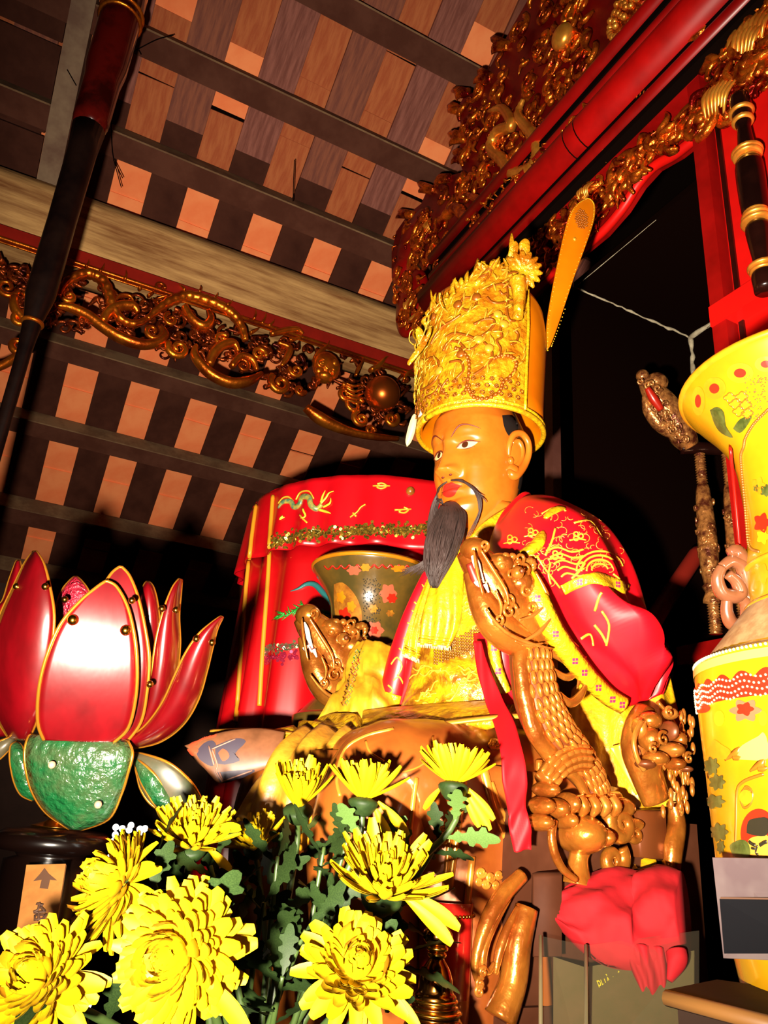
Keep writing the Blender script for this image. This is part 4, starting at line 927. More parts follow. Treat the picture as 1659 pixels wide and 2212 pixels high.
for L, r in (([(1005, 1640), (1000, 1700), (990, 1780), (980, 1850), (970, 1920)], .0055), ([(985, 1690), (978, 1760), (968, 1840), (960, 1920)], .004), ([(1040, 1640), (1060, 1720), (1085, 1790), (1112, 1830)], .007), ([(735, 1720), (728, 1680), (745, 1620), (790, 1590), (850, 1575)], .003), ([(935, 1590), (925, 1640), (880, 1665), (820, 1665), (760, 1640)], .002), ([(1060, 1690), (1080, 1745), (1105, 1800)], .005), ([(900, 1680), (890, 1760), (880, 1840)], .004), ([(1020, 1850), (1010, 1950), (1005, 2050)], .005), ([(790, 1600), (800, 1625), (830, 1645)], .002)):
    drape(b, bvL, L, r, n=8, flat=.7)
b.build('carved_fold', M['gilt_bright'], lap, kind='stuff')
b = MB()
for c, r in (((1070, 1605), 13), ((1062, 1610), 7), ((970, 1775), 10), ((1040, 1885), 10), ((1060, 1895), 9), ((1078, 1890), 8), ((1050, 1910), 8), ((1035, 1905), 7), ((1072, 1912), 8), ((958, 1790), 12), ((962, 1815), 9)):
    drape(b, bvL, [(c[0] + r * cos(t) * (1 - t / 14), c[1] + r * sin(t) * (1 - t / 14)) for t in [k * .6 for k in range(20)]], .003)
b.build('carved_scroll', M['gilt_bright'], lap, kind='stuff')
b = MB(); b.ell(P(835, 1640, 1.185), (.085, .10, .052), n=30, k=20); b.build('gilded_knee', M['gilt_lap'], statue)
# yellow hem laid along the top of the lap
edge_band([(455, 1578, 1.40), (560, 1576, 1.37), (650, 1586, 1.34), (740, 1592, 1.29), (830, 1580, 1.23), (920, 1568, 1.19), (1010, 1556, 1.17), (1090, 1548, 1.17), (1160, 1545, 1.18)], (4, 7), mat('hem', (.40, .18, .012), .45, c2=(.30, .11, .008), sc=20), 'robe_hem', statue, th=.001)
b = loft(pl3([(500, 1590, 1.44), (600, 1582, 1.42), (700, 1560, 1.43), (820, 1540, 1.42), (960, 1530, 1.36), (1080, 1520, 1.32)]), pl3([(470, 1600, 1.38), (590, 1600, 1.35), (700, 1606, 1.31), (820, 1590, 1.26), (940, 1576, 1.21), (1090, 1556, 1.16)]), [.004, .012, .02, .02, .02, .015], n=24, sub=8, fold=lambda u, v, s: .005 * sin(u * 40 + v * 5) * (s > 0))
b.build('robe_skirt', M['brocade_gold'], statue)
# gold robe hanging over the far knee
b = loft(pl3([(650, 1588, 1.33), (595, 1640, 1.27), (555, 1690, 1.24), (515, 1760, 1.22)]), pl3([(800, 1596, 1.24), (770, 1650, 1.20), (745, 1720, 1.18), (725, 1800, 1.18)]), [.02, .04, .05, .05], n=36, fold=lambda u, v, s: .010 * sin(v * 10 + u * 4) * (s > 0))
b.build('robe_drape', mat('robe_olive', (.42, .20, .012), .45, c2=(.30, .12, .008), sc=14, bump=.3, bsc=40), statue)
# robe hanging behind the near arm
b = loft(pl3([(1235, 1490, 1.36), (1225, 1580, 1.33), (1222, 1680, 1.31), (1228, 1780, 1.29), (1240, 1890, 1.28)]), pl3([(1448, 1462, 1.34), (1470, 1560, 1.30), (1478, 1680, 1.27), (1474, 1790, 1.25), (1450, 1895, 1.25)]), [.04, .06, .07, .07, .05], n=44, sub=8, fold=lambda u, v, s: (.012 * sin(v * 9 + u * 5) + .006 * sin(v * 17 - u * 3)) * (s > 0))
b.build('robe_side', M['cloth_yellow'], statue)
ribbon([(1330, 1610, 1.20), (1360, 1655, 1.19), (1395, 1700, 1.18)], (12, 20, 26), mat('cloth_orange', (.85, .30, .01), .45, c2=(.8, .42, .01), sc=20), 'robe_panel', statue)
ribbon([(655, 1830, 1.12), (680, 1790, 1.11), (710, 1760, 1.11), (740, 1775, 1.12)], (10, 26, 30, 16), mat('cloth_gold_orange', (.85, .33, .006), .5), 'robe_corner', statue, wav=.012)
# ================================================================== THRONE
defmat('gilt', (0.46, 0.155, 0.018), 0.24, metal=0.72, c2=(0.26, 0.06, 0.007), sc=11, bump=.22, bsc=55, coat=.3)
defmat('gilt_scale', (0.66, 0.26, 0.04), 0.22, metal=0.75, c2=(0.46, 0.14, 0.016), sc=25)
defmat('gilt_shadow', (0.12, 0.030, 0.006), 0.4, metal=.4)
defmat('tooth', (0.80, 0.68, 0.50), 0.3)
defmat('mouth_red', (0.12, 0.010, 0.004), 0.4)
defmat('dusty_wood', (0.034, 0.009, 0.003), 0.7, spec=.1, c2=(0.05, 0.015, 0.006), sc=8)
throne = thing('dragon_throne', (.75, HO.y, 1.1), 'gilded carved throne with dragon-head arms under the seated statue', 'throne')
scale_me = MB(); scale_me.ell((0, 0, 0), (1, .42, .62), n=10, k=6); scale_me = mesh_of(scale_me, 'scale', M['gilt_scale'])
def side_pts(L, y): return [PY(px, py, y) for px, py in L]
def dragon_arm(mapf, s, out, part):
    """dragon-head arm; mapf(px, py, o) turns a template pixel + outward offset (m) into a point; s = metres per px"""
    head_p = bpy.data.objects.new('x', None); bpy.data.objects.remove(head_p)
    b = MB()
    b.tube([mapf(*q) for q in [(1165, 1395, 0), (1125, 1345, 0), (1085, 1285, .004), (1050, 1240, .004), (1022, 1206, 0), (1004, 1188, 0)]], [s * r for r in (44, 56, 56, 46, 36, 24)], n=22, sub=7, flat=.9, up=out)
    b.ell(mapf(1014, 1192, .012), (s * 30, s * 34, s * 27)); b.ell(mapf(1062, 1228, .02), (s * 34, s * 40, s * 26)); b.ell(mapf(1100, 1268, .02), (s * 36, s * 44, s * 34))
    h_ = b.build('dragon_head', M['gilt'], part)
    b = MB(); b.tube([mapf(*q) for q in [(1150, 1396, 0), (1108, 1378, .004), (1070, 1352, .006), (1044, 1314, .006), (1026, 1272, .004), (1010, 1236, 0)]], [s * r for r in (36, 40, 40, 34, 24, 11)], n=16, sub=7, up=out); b.build('lower_jaw', M['gilt'], part)
    b = MB(); b.tube([mapf(*q) for q in [(1075, 1330, .01), (1045, 1300, .012), (1020, 1262, .014), (1003, 1222, .014)]], [s * r for r in (12, 14, 12, 8)], n=12, up=out); b.build('mouth', M['mouth_red'], part)
    for pl in ([(995, 1212), (1003, 1232), (1012, 1258)], [(1010, 1250), (1018, 1270)], [(1020, 1272), (1028, 1290)], [(1000, 1272), (1012, 1262)]):
        b = MB(); b.tube([mapf(x, y, .034) for x, y in pl], [s * 5, s * 8, s * 3] if len(pl) > 2 else [s * 5, s * 2], n=8, up=out); b.build('tooth', M['tooth'], part)
    b = MB(); b.ell(mapf(1067, 1257, .060), s * 14, n=14, k=10); e = b.build('eye', M['gilt_scale'], part); b = MB(); b.ell(mapf(1066, 1257, .072), s * 6, n=10, k=8); b.build('pupil', M['gilt_shadow'], e)
    for c, r0, tn in (((1067, 1257), 17, 1.0), ((1060, 1310), 16, 1.4), ((1062, 1332), 20, 1.3), ((1010, 1195), 12, 1.3), ((1092, 1245), 18, 1.2), ((1100, 1290), 18, 1.3), ((1040, 1350), 14, 1.3), ((1085, 1222), 14, 1.2), ((1110, 1325), 16, 1.3)):
        b = MB(); u = (mapf(c[0] + 10, c[1], 0) - mapf(c[0], c[1], 0)).normalized(); v_ = (mapf(c[0], c[1] - 10, 0) - mapf(c[0], c[1], 0)).normalized()
        b.curl(mapf(c[0], c[1], .045), u, v_, r0 * s, tn, 4.2 * s, 1, c[0]); b.build('carved_curl', M['gilt_scale'], part)
    for pl, r in (([(1000, 1205), (1025, 1245), (1052, 1290), (1058, 1320)], 5), ([(1010, 1330), (1045, 1372), (1095, 1398), (1150, 1412)], 5), ([(985, 1205), (992, 1250), (1004, 1300)], 4), ([(1030, 1290), (1042, 1320), (1040, 1345)], 4), ([(1090, 1395), (1120, 1378), (1150, 1345)], 5), ([(1115, 1250), (1140, 1300), (1150, 1350)], 5), ([(1080, 1352), (1110, 1342), (1138, 1318)], 4), ([(1070, 1395), (1100, 1405), (1130, 1400)], 4)):
        b = MB(); b.tube([mapf(x, y, .048) for x, y in pl], [r * .5 * s, r * s, r * .4 * s], n=7, up=out); b.build('whisker', M['gilt_scale'], part)
    b = MB()
    for i, (x, y) in enumerate([(1048, 1222), (1060, 1215), (1074, 1216), (1086, 1228), (1052, 1236), (1078, 1236), (1095, 1238), (1104, 1252), (1085, 1262), (1098, 1272), (1110, 1285)]): b.ell(mapf(x, y, .04), (s * 9, s * 8, s * 8), n=9, k=6)
    b.build('brow_bumps', M['gilt_scale'], part, kind='stuff')
    b = MB(); b.tube([mapf(*q) for q in [(1092, 1240, .03), (1112, 1225, .035), (1122, 1232, .035), (1120, 1250, .035)]], [s * r for r in (7, 9, 8, 3)], n=10, rib=.15, ribn=8, sub=7); b.build('horn', M['gilt_scale'], part)
    # flame mane sweeping back
    for pl, r in (([(1140, 1280), (1165, 1300), (1190, 1340), (1205, 1385)], 12), ([(1150, 1330), (1180, 1350), (1215, 1385), (1240, 1400)], 13), ([(1150, 1370), (1190, 1385), (1225, 1420), (1250, 1455)], 13), ([(1165, 1410), (1200, 1420), (1240, 1455), (1235, 1490)], 12), ([(1185, 1450), (1215, 1465), (1245, 1440), (1255, 1420)], 9), ([(1195, 1500), (1220, 1520), (1245, 1500), (1262, 1460)], 11)):
        b = MB(); b.tube([mapf(x, y, .012) for x, y in pl], [r * .7 * s, r * s, r * .8 * s, .8 * s], n=9, up=out, flat=.7); b.build('mane_flame', M['gilt'], part)
    # body
    C = [mapf(*q) for q in [(1140, 1395, 0), (1146, 1450, 0), (1160, 1520, 0), (1195, 1590, 0), (1240, 1640, 0), (1275, 1690, 0), (1295, 1745, 0)]]; R = [s * r for r in (44, 47, 50, 50, 42, 33, 28)]
    b = MB(); b.tube(C, R, n=22, sub=8, flat=.85, up=out); b.build('dragon_body', M['gilt_shadow'], part)
    b = MB(); b.tube([mapf(x, y, .012) for x, y in [(1118, 1400), (1118, 1450), (1128, 1520), (1150, 1590), (1190, 1640), (1235, 1680), (1262, 1740)]], [s * r for r in (20, 22, 22, 22, 20, 14, 10)], n=12, sub=6, flat=.8, up=out, rib=.04, ribn=30); b.build('belly_plate', M['gilt'], part)
    Cs = spline(C, 8); Rs = resample(spline(R, 4), len(Cs)); k = len(Cs); row = 0; acc = 0.0
    for i in range(1, k - 1):
        acc += (Cs[i] - Cs[i - 1]).length
        if acc < .0125: continue
        acc = 0; row += 1; tg = (Cs[i + 1] - Cs[i - 1]).normalized(); sidev = tg.cross(out).normalized(); o_ = (out - tg * out.dot(tg)).normalized()
        for j in range(-2, 6):
            a = (j + (.5 if row % 2 else 0)) * .33
            p_ = Cs[i] + (o_ * cos(a) * .87 + sidev * sin(a) * -1) * Rs[i] * 1.0; nrm = (o_ * cos(a) + sidev * sin(a) * -1).normalized()
            inst('scale', scale_me, frame(p_, nrm, tg, (.0112, .0100, .0085)), part)
near_y = HO.y - .285
arm1 = throne
def mapN(px, py, o): return PY(px, py, near_y) + V(0, -o, 0)
sN = 1.14 / F_PX
dragon_arm(mapN, sN, V(0, -1, 0), arm1)
# far arm: same carving mirrored to the other side of the seat
far_y = HO.y + .285
ref = mapN(1050, 1290, 0); tgt = PY(690, 1425, far_y + .0)
def mapF(px, py, o):
    q = mapN(px, py, 0); return V(tgt.x + (q.x - ref.x) * 1.3, far_y - o * 1.3, tgt.z + (q.z - ref.z) * 1.3)
def dragon_arm_far(): dragon_arm(mapF, sN * 1.3, V(0, -1, 0), throne)
dragon_arm_far()
b = MB(); b.tube([PY(765, 1385, far_y), PY(790, 1405, far_y), PY(830, 1410, far_y), PY(870, 1400, far_y), PY(930, 1400, far_y)], [.02, .022, .02, .018, .016], n=12); b.build('arm_rail', M['gilt'], throne)
# near-side claw, scrolls and stem
def N(x, y, o=0.0): return mapN(x, y, o)
for pl, r in (([(1245, 1640), (1215, 1640), (1185, 1655), (1155, 1690)], [26, 28, 26, 22]),):
    b = MB(); b.tube([N(*q, .02) for q in pl], [sN * v_ for v_ in r], n=14, up=V(0, -1, 0)); b.build('foreleg', M['gilt'], throne)
Lc = spline([N(*q, .02) for q in [(1240, 1640), (1215, 1640), (1185, 1655), (1155, 1690)]], 5)
for i in range(1, len(Lc) - 1, 2):
    for j in range(-1, 3):
        a = j * .55; tg = (Lc[i + 1] - Lc[i - 1]).normalized(); sd = tg.cross(V(0, -1, 0)); p_ = Lc[i] + (V(0, -1, 0) * cos(a) + sd * sin(a)) * sN * 25
        inst('scale', scale_me, frame(p_, V(0, -1, 0) * cos(a) + sd * sin(a), tg, (.010, .009, .007)), throne)
for c, r in (((1150, 1740), (20, 18)), ((1146, 1775), (22, 17)), ((1180, 1745), (22, 20)), ((1205, 1735), (18, 22)), ((1160, 1705), (20, 16)), ((1200, 1770), (16, 18))):
    b = MB(); b.ell(N(*c, .02), (sN * r[0], .028, sN * r[1]), n=14, k=10); b.build('claw_knuckle', M['gilt'], throne)
for i, x in enumerate((1222, 1246, 1268, 1290)):
    b = MB(); b.tube([N(x, 1722, .03), N(x + 6, 1742, .035), N(x + 2, 1762, .03)], [sN * 10, sN * 12, sN * 5], n=9); b.build('claw', M['gilt_scale'], throne)
b = MB(); b.tube([N(1205, 1742, .01), N(1250, 1735, .012), N(1300, 1728, .01), N(1335, 1722, .0)], [sN * 18, sN * 20, sN * 18, sN * 12], n=12); b.build('claw_paw', M['gilt'], throne)
for c, r0, tn, r, dr in (((1328, 1778), 38, 1.6, 18, 1), ((1312, 1855), 30, 1.3, 16, -1), ((1300, 1738), 16, 1.3, 8, 1), ((1360, 1800), 22, 1.2, 11, 1)):
    b = MB(); b.curl(N(*c, .012), V(1, 0, 0), V(0, 0, 1), r0 * sN, tn, r * sN, dr, .8, n=12, k=26); b.build('scroll', M['gilt'], throne)
b = MB(); b.ell(N(1242, 1800, .01), (sN * 48, .045, sN * 40), n=20, k=14); b.ell(N(1275, 1806, .02), (sN * 20, .03, sN * 20), n=14, k=10); b.build('scroll_boss', M['gilt'], throne)
b = MB(); b.tube([N(1258, 1820), N(1250, 1850), N(1248, 1880), N(1246, 1910)], [sN * v_ for v_ in (26, 20, 24, 34)], n=16); b.build('arm_stem', M['gilt'], throne)
b = MB(); b.tube([N(1178, 1770, .02), N(1172, 1800, .02), N(1178, 1840, .02), N(1196, 1875, .02), N(1225, 1898, .02)], [sN * v_ for v_ in (8, 9, 9, 8, 6)], n=9); b.build('arch_rod', M['gilt'], throne)
for x in (1210, 1232): 
    b = MB(); b.tube([N(x, 1640, -.05), N(x, 1700, -.05), N(x, 1750, -.05)], sN * 8, n=8); b.build('spindle', M['gilt'], throne)
# rear lion mask post
ry = near_y - .01
def Rr(x, y, o=0.0): return PY(x, y, ry) + V(0, -o, 0)
b = MB(); b.tube([Rr(1395, 1530), Rr(1388, 1570), Rr(1386, 1620), Rr(1396, 1670), Rr(1418, 1730)], [sN * v_ for v_ in (26, 44, 50, 40, 34)], n=20, flat=.8, up=V(0, -1, 0)); b.build('lion_mask', M['gilt'], throne)
for c, r, o_, mt in (((1372, 1560), (26, .02, 20), .030, 'gilt'), ((1396, 1583), (12, .020, 22), .046, 'gilt_shadow'), ((1365, 1598), (22, .02, 26), .036, 'gilt'), ((1402, 1622), (24, .024, 16), .045, 'gilt_scale'), ((1372, 1640), (26, .022, 16), .042, 'gilt'), ((1352, 1652), (22, .016, 10), .040, 'gilt_shadow'), ((1412, 1652), (18, .02, 14), .042, 'gilt'), ((1434, 1662), (14, .012, 7), .044, 'gilt_shadow'), ((1425, 1600), (16, .018, 18), .036, 'gilt'), ((1350, 1575), (14, .014, 24), .03, 'gilt_scale'), ((1412, 1545), (16, .014, 14), .034, 'gilt_scale')):
    b = MB(); b.ell(Rr(*c, o_), (sN * r[0], r[1], sN * r[2]), n=16, k=10); b.build('mask_feature', M[mt], throne)
for c, r0 in (((1372, 1600), 16), ((1350, 1620), 12), ((1425, 1640), 12), ((1385, 1545), 12)):
    b = MB(); b.curl(Rr(*c, .058), V(1, 0, 0), V(0, 0, 1), r0 * sN, 1.3, 4 * sN, 1, 1); b.build('mask_curl', M['gilt_scale'], throne)
rg = random.Random(15)
for i in range(46):
    x, y = 1412 + rg.uniform(-6, 50), 1545 + i * 4.6; inst('scale', scale_me, frame(Rr(min(x, 1456), y, .02 + .02 * rg.random()), V(.2, -1, 0), V(0, 0, 1), (.010, .009, .006)), throne)
b = MB(); b.tube([Rr(1420, 1515), Rr(1450, 1570, .01), Rr(1462, 1650, .01), Rr(1468, 1720, .01)], sN * 5, n=7); b.tube([Rr(1345, 1560, .04), Rr(1328, 1600, .04), Rr(1335, 1640, .04), Rr(1350, 1665, .04)], sN * 6, n=8); b.build('mask_rim', M['gilt_scale'], throne)
b = MB(); b.prism([Rr(1378, 1752), Rr(1440, 1748), Rr(1446, 1860), Rr(1384, 1852)], (0, .06, 0), .004); b.build('rear_block', M['gilt_shadow'], throne)
b = MB(); b.tube([Rr(1455, 1735), Rr(1462, 1780), Rr(1452, 1830), Rr(1450, 1880)], [sN * v_ for v_ in (16, 20, 24, 18)], n=14); b.build('rear_leg', M['gilt'], throne)
# seat box, back pieces, front cabriole legs, foot rail
b = MB(); b.box((.86, HO.y, 1.40), (.36, .54, .24)); b.build('seat', M['dusty_wood'], throne, False)
b = MB(); b.box((1.06, HO.y, 1.60), (.04, .36, .56)); b.build('back_panel', M['gilt_shadow'], throne, False)
def lump(pix, d, mt, name, th, par=throne):
    c = [P(x, y, d) for x, y in pix]; b_ = MB(); b_.prism(spline(c + [c[0]], 4)[:-1], FWD * th, .006); return b_.build(name, mt, par)
lump([(1375, 1322), (1385, 1305), (1398, 1312), (1404, 1330), (1400, 1352), (1385, 1356), (1370, 1345)], 1.42, M['dusty_wood'], 'back_finial', .05)
lump([(1404, 1392), (1440, 1388), (1448, 1400), (1445, 1418), (1456, 1440), (1455, 1470), (1428, 1476), (1412, 1462), (1402, 1420)], 1.40, M['dusty_wood'], 'back_finial', .05)
lump([(1408, 1446), (1428, 1448), (1430, 1470), (1420, 1490)], 1.35, M['gilt'], 'back_finial', .04)
b = MB(); b.prism([P(1152, 1892, 1.05), P(1215, 1888, 1.05), P(1215, 2070, 1.0), P(1152, 2070, 1.0)], FWD * .015, .003); b.build('side_apron', M['dusty_wood'], throne)
b = MB(); b.prism([P(1058, 1905, 1.10), P(1150, 1888, 1.12), P(1250, 1892, 1.12), P(1240, 1935, 1.08), P(1150, 1950, 1.07), P(1085, 1945, 1.07)], DOWN * .03 + FWD * .02, .004); b.build('foot_rail', M['dusty_wood'], throne)
for pl, r in (([(1128, 1890), (1085, 1935), (1055, 1985), (1035, 2040), (1027, 2090), (1032, 2118)], (14, 16, 15, 11, 8, 6)), ([(1100, 1940), (1070, 1990), (1048, 2040), (1042, 2085), (1055, 2100), (1068, 2080)], (5, 8, 9, 8, 6, 4)), ([(1120, 1960), (1095, 2010), (1078, 2060), (1070, 2105)], (6, 9, 9, 5)), ([(1138, 1960), (1118, 2040), (1108, 2120), (1080, 2200)], (22, 26, 26, 30)), ([(1150, 2000), (1120, 2110), (1100, 2230)], (6, 7, 7))):
    b = MB(); b.tube([PY(x, y, near_y - .01) for x, y in pl], [sN * v_ for v_ in r], n=12, sub=7); b.build('cabriole_leg', M['gilt'], throne)
for c, r0 in (((1038, 2125), 10), ((1036, 2142), 10), ((1044, 2100), 8)):
    b = MB(); b.curl(PY(*c, near_y - .02), V(1, 0, 0), V(0, 0, 1), r0 * sN, 1.3, 4 * sN, 1, 1); b.build('scroll', M['gilt_scale'], throne)
b = MB(); b.box((.88, HO.y, 1.19), (.44, .56, .18)); b.build('base', M['dusty_wood'], throne, False)
# ================================================================== ALTAR
def tbox(name, c, size, mt, label, cat, kind=None):
    b_ = MB(); b_.box(c, size); o = b_.build(name, mt, None, False); tag(o, label, cat, kind=kind); return o
al = thing('altar_platform', (.88, 1.2, 0), 'dark lacquered altar platform carrying the throne and vases', 'altar')
b = MB(); b.box((.88, 1.2, 1.07), (.76, 2.3, .06)); b.build('top', M['dark_lacquer'], al, False)
b = MB(); b.box((.90, 1.2, .52), (.68, 2.2, 1.04)); b.build('body', M['lacquer_red'], al, False)
ot = thing('offering_table', (.13, 1.05, 0), 'low dark offering table in front of the altar platform', 'table')
b = MB(); b.box((.13, 1.05, .93), (.72, 1.5, .04)); b.build('top', M['dark_lacquer'], ot, False)
for x in (-.18, .44):
    for y in (.36, 1.74): b = MB(); b.box((x, y, .455), (.06, .06, .91)); b.build('leg', M['dark_lacquer'], ot, False)
# ================================================================== VASES
defmat('vase_glaze', (0.26, 0.115, 0.002), 0.25, c2=(0.31, 0.165, 0.003), sc=6, coat=.4)
defmat('vase_dark', (0.10, 0.052, 0.008), 0.25, c2=(0.045, 0.032, 0.007), sc=9, coat=.4)
defmat('vase_orange', (0.38, 0.11, 0.003), 0.3, c2=(0.36, 0.15, 0.004), sc=20, coat=.3)
defmat('p_red', (0.30, 0.010, 0.003), 0.3); defmat('p_pink', (0.28, 0.065, 0.03), 0.3); defmat('p_green', (0.022, 0.030, 0.005), 0.3, c2=(.05, .06, .012), sc=60)
defmat('p_brown', (0.16, 0.05, 0.006), 0.3, c2=(.3, .12, .01), sc=30); defmat('p_black', (0.012, 0.010, 0.006), 0.3); defmat('p_yellow', (0.42, 0.28, 0.004), 0.3); defmat('p_white', (0.42, 0.37, 0.22), 0.3); defmat('p_skin', (0.38, 0.17, 0.02), 0.3); defmat('p_mint', (0.20, 0.24, 0.05), 0.3); defmat('p_line', (0.22, 0.06, 0.004), 0.3)
def vase(Q, sc, zf, label, gm):
    zr, zn0, zn1, zs0, zs1, zb = zf
    root = thing('porcelain_vase', (Q.x, Q.y, zb), label, 'vase', 'pair of tall painted vases beside the throne')
    pr = [(.070, zb), (.085, zb + .01), (.100, zb + .04), (.150, zs1 - .28), (.160, zs1 - .12), (.164, zs1 - .015), (.160, zs1), (.150, zs1 + .006), (.100, zs0 - .005), (.096, zs0), (.098, zn1 + .02), (.092, zn1 + .06), (.094, zn0 - .04), (.100, zn0), (.118, zn0 + .035), (.142, zr - .02), (.153, zr - .004), (.153, zr + .004), (.146, zr + .006), (.12, zr - .02), (.09, zn0)]
    pr = [(r * sc, z) for r, z in pr]
    b_ = MB(); b_.lathe(pr, (Q.x, Q.y, 0), 72, sub=3, cap=False); bv = b_.bvh(); o = b_.build('vase_body', gm, root)
    for r, z, t in ((.154, zr, .006), (.102, zs0, .006), (.099, zn1 + .015, .004)):
        b_ = MB(); b_.lathe([(r * sc - t, z - t), (r * sc + t * .4, z - t * .5), (r * sc + t * .4, z + t * .5), (r * sc - t, z + t)], (Q.x, Q.y, 0), 64, sub=2); b_.build('vase_ring', M['vase_orange'] if zb < 1.105 else M['p_brown'], root)
    return root, bv, o
QR = P(1756, 850, .95)
def ZR(py): return axz(QR.x, QR.y, py)
zfR = (ZR(842), ZR(975), ZR(1255), ZR(1318), ZR(1440), 1.1)
vr, bvR, vro = vase(QR, 1.0, zfR, 'near yellow porcelain vase painted with figures at the right edge', M['vase_glaze'])
def pt(name, pix, mt, off=.001, par=None, bv=None, **kw):
    b_ = MB(); patch(b_, bv or bvR, pix, off, **kw)
    return b_.build(name, mt, par or vro) if b_.v else None
def circ(cx_, cy_, rx, ry=None, n=12, lob=0, la=.2, rot=0): ry = ry or rx; return [(cx_ + rx * (1 + la * cos(lob * t)) * cos(t + rot), cy_ + ry * (1 + la * cos(lob * t)) * sin(t + rot)) for t in [2 * pi * k / (n if not lob else lob * 4) for k in range(n if not lob else lob * 4)]]
# shoulder cone is a dull speckled white-ochre, sides shaded orange
rows = []
for i in range(9):
    z = lerp(zfR[4] + .004, zfR[3] + .004, i / 8); r = lerp(.1515, .1015, i / 8); rows.append([V(QR.x + r * cos(2 * pi * j / 64), QR.y + r * sin(2 * pi * j / 64), z) for j in range(64)])
b = MB(); b.grid(rows, False, True); b.build('shoulder_glaze', mat('shoulder_ochre', (.20, .105, .042), .5, c2=(.28, .17, .075), sc=60), vro)
def ringband(z0, z1, mt, name, grow=.0012, n=72, sc=None, wav=0, wn=0):
    rows_ = []
    for z, w_ in ((z0, 0), (z1, 1)):
        row = []
        for j in range(n):
            a = 2 * pi * j / n; zz = z + (wav * abs(sin(a * wn)) if w_ else 0); h_ = bvR.ray_cast(V(QR.x + .5 * cos(a), QR.y + .5 * sin(a), zz), V(-cos(a), -sin(a), 0)); row.append(h_[0] + V(cos(a), sin(a), 0) * grow)
        rows_.append(row)
    b_ = MB(); b_.grid(rows_, False, True); return b_.build(name, mt, vro)
zs1 = zfR[4]
ringband(zs1 - .052, zs1 - .034, M['p_red'], 'red_band', n=288, wav=.008, wn=18)
b = MB(); rg = random.Random(9)
for j in range(190):
    a = 2 * pi * j / 190
    for k in range(4):
        z = zs1 - .050 + .006 * k + .002 * sin(j * .9); aa = a + (k % 2) * pi / 190; h_ = bvR.ray_cast(V(QR.x + .5 * cos(aa), QR.y + .5 * sin(aa), z), V(-cos(aa), -sin(aa), 0))
        if cos(aa - atan2(-QR.y, -QR.x)) > -.2: b.ell(h_[0] + V(cos(aa), sin(aa), 0) * .0014, .0013, n=5, k=4)
    aa = a; h_ = bvR.ray_cast(V(QR.x + .5 * cos(aa), QR.y + .5 * sin(aa), zs1 - .003), V(-cos(aa), -sin(aa), 0)); b.ell(h_[0], .0018, n=5, k=4)
b.build('white_dots', M['p_white'], vro, kind='stuff')
ringband(zs1 - .016, zs1 - .007, M['p_mint'], 'green_band')
pt('painted_motif', circ(1612, 1535, 30, 22, lob=6), M['p_pink']); pt('painted_motif', circ(1612, 1532, 17, 13, lob=5), M['p_red'], .0018)
pt('painted_motif', circ(1515, 1530, 18, 9), M['p_red']); pt('painted_motif', circ(1556, 1552, 9, 14), M['p_yellow'], .0012); pt('painted_motif', circ(1650, 1552, 8, 14), M['p_yellow'], .0012)
pt('painted_mountain', [(1522, 1640), (1535, 1612), (1545, 1598), (1560, 1608), (1580, 1622), (1570, 1640)], M['vase_orange'])
pt('painted_mountain', [(1590, 1640), (1600, 1615), (1618, 1602), (1640, 1590), (1650, 1582), (1659, 1600), (1659, 1640)], M['p_mint'])
for c in ((1588, 1628), (1642, 1652)):
    b = MB(); drape(b, bvR, [(c[0] - 22, c[1] + 14), (c[0] - 8, c[1] + 4), (c[0] + 4, c[1] - 4), (c[0] + 10, c[1] - 14)], [.001, .003, .004, .001]); drape(b, bvR, [(c[0] - 4, c[1] + 8), (c[0] + 8, c[1] + 8), (c[0] + 16, c[1] + 6)], [.003, .003, .001]); b.build('painted_crane', M['p_line'], vro)
# pine
b = MB(); drape(b, bvR, [(1495, 2060), (1488, 1950), (1484, 1850), (1488, 1760), (1500, 1700), (1522, 1668)], [.008, .007, .006, .005, .004, .002], flat=.2); drape(b, bvR, [(1500, 1720), (1520, 1690), (1535, 1668)], .003, flat=.2); drape(b, bvR, [(1510, 2060), (1500, 1950), (1496, 1860)], .005, flat=.2); b.build('painted_pine_trunk', M['p_brown'], vro)
for c, r in (((1492, 1650), (14, 18)), ((1540, 1655), (15, 18)), ((1552, 1690), (16, 16)), ((1480, 1690), (10, 20)), ((1545, 1732), (22, 14)), ((1530, 1785), (26, 16)), ((1556, 1798), (18, 18)), ((1518, 1905), (12, 16)), ((1508, 1640), (10, 12)), ((1560, 1830), (8, 14))): pt('painted_pine_needles', circ(*c, *r, lob=7, la=.18), M['p_green'], .0016)
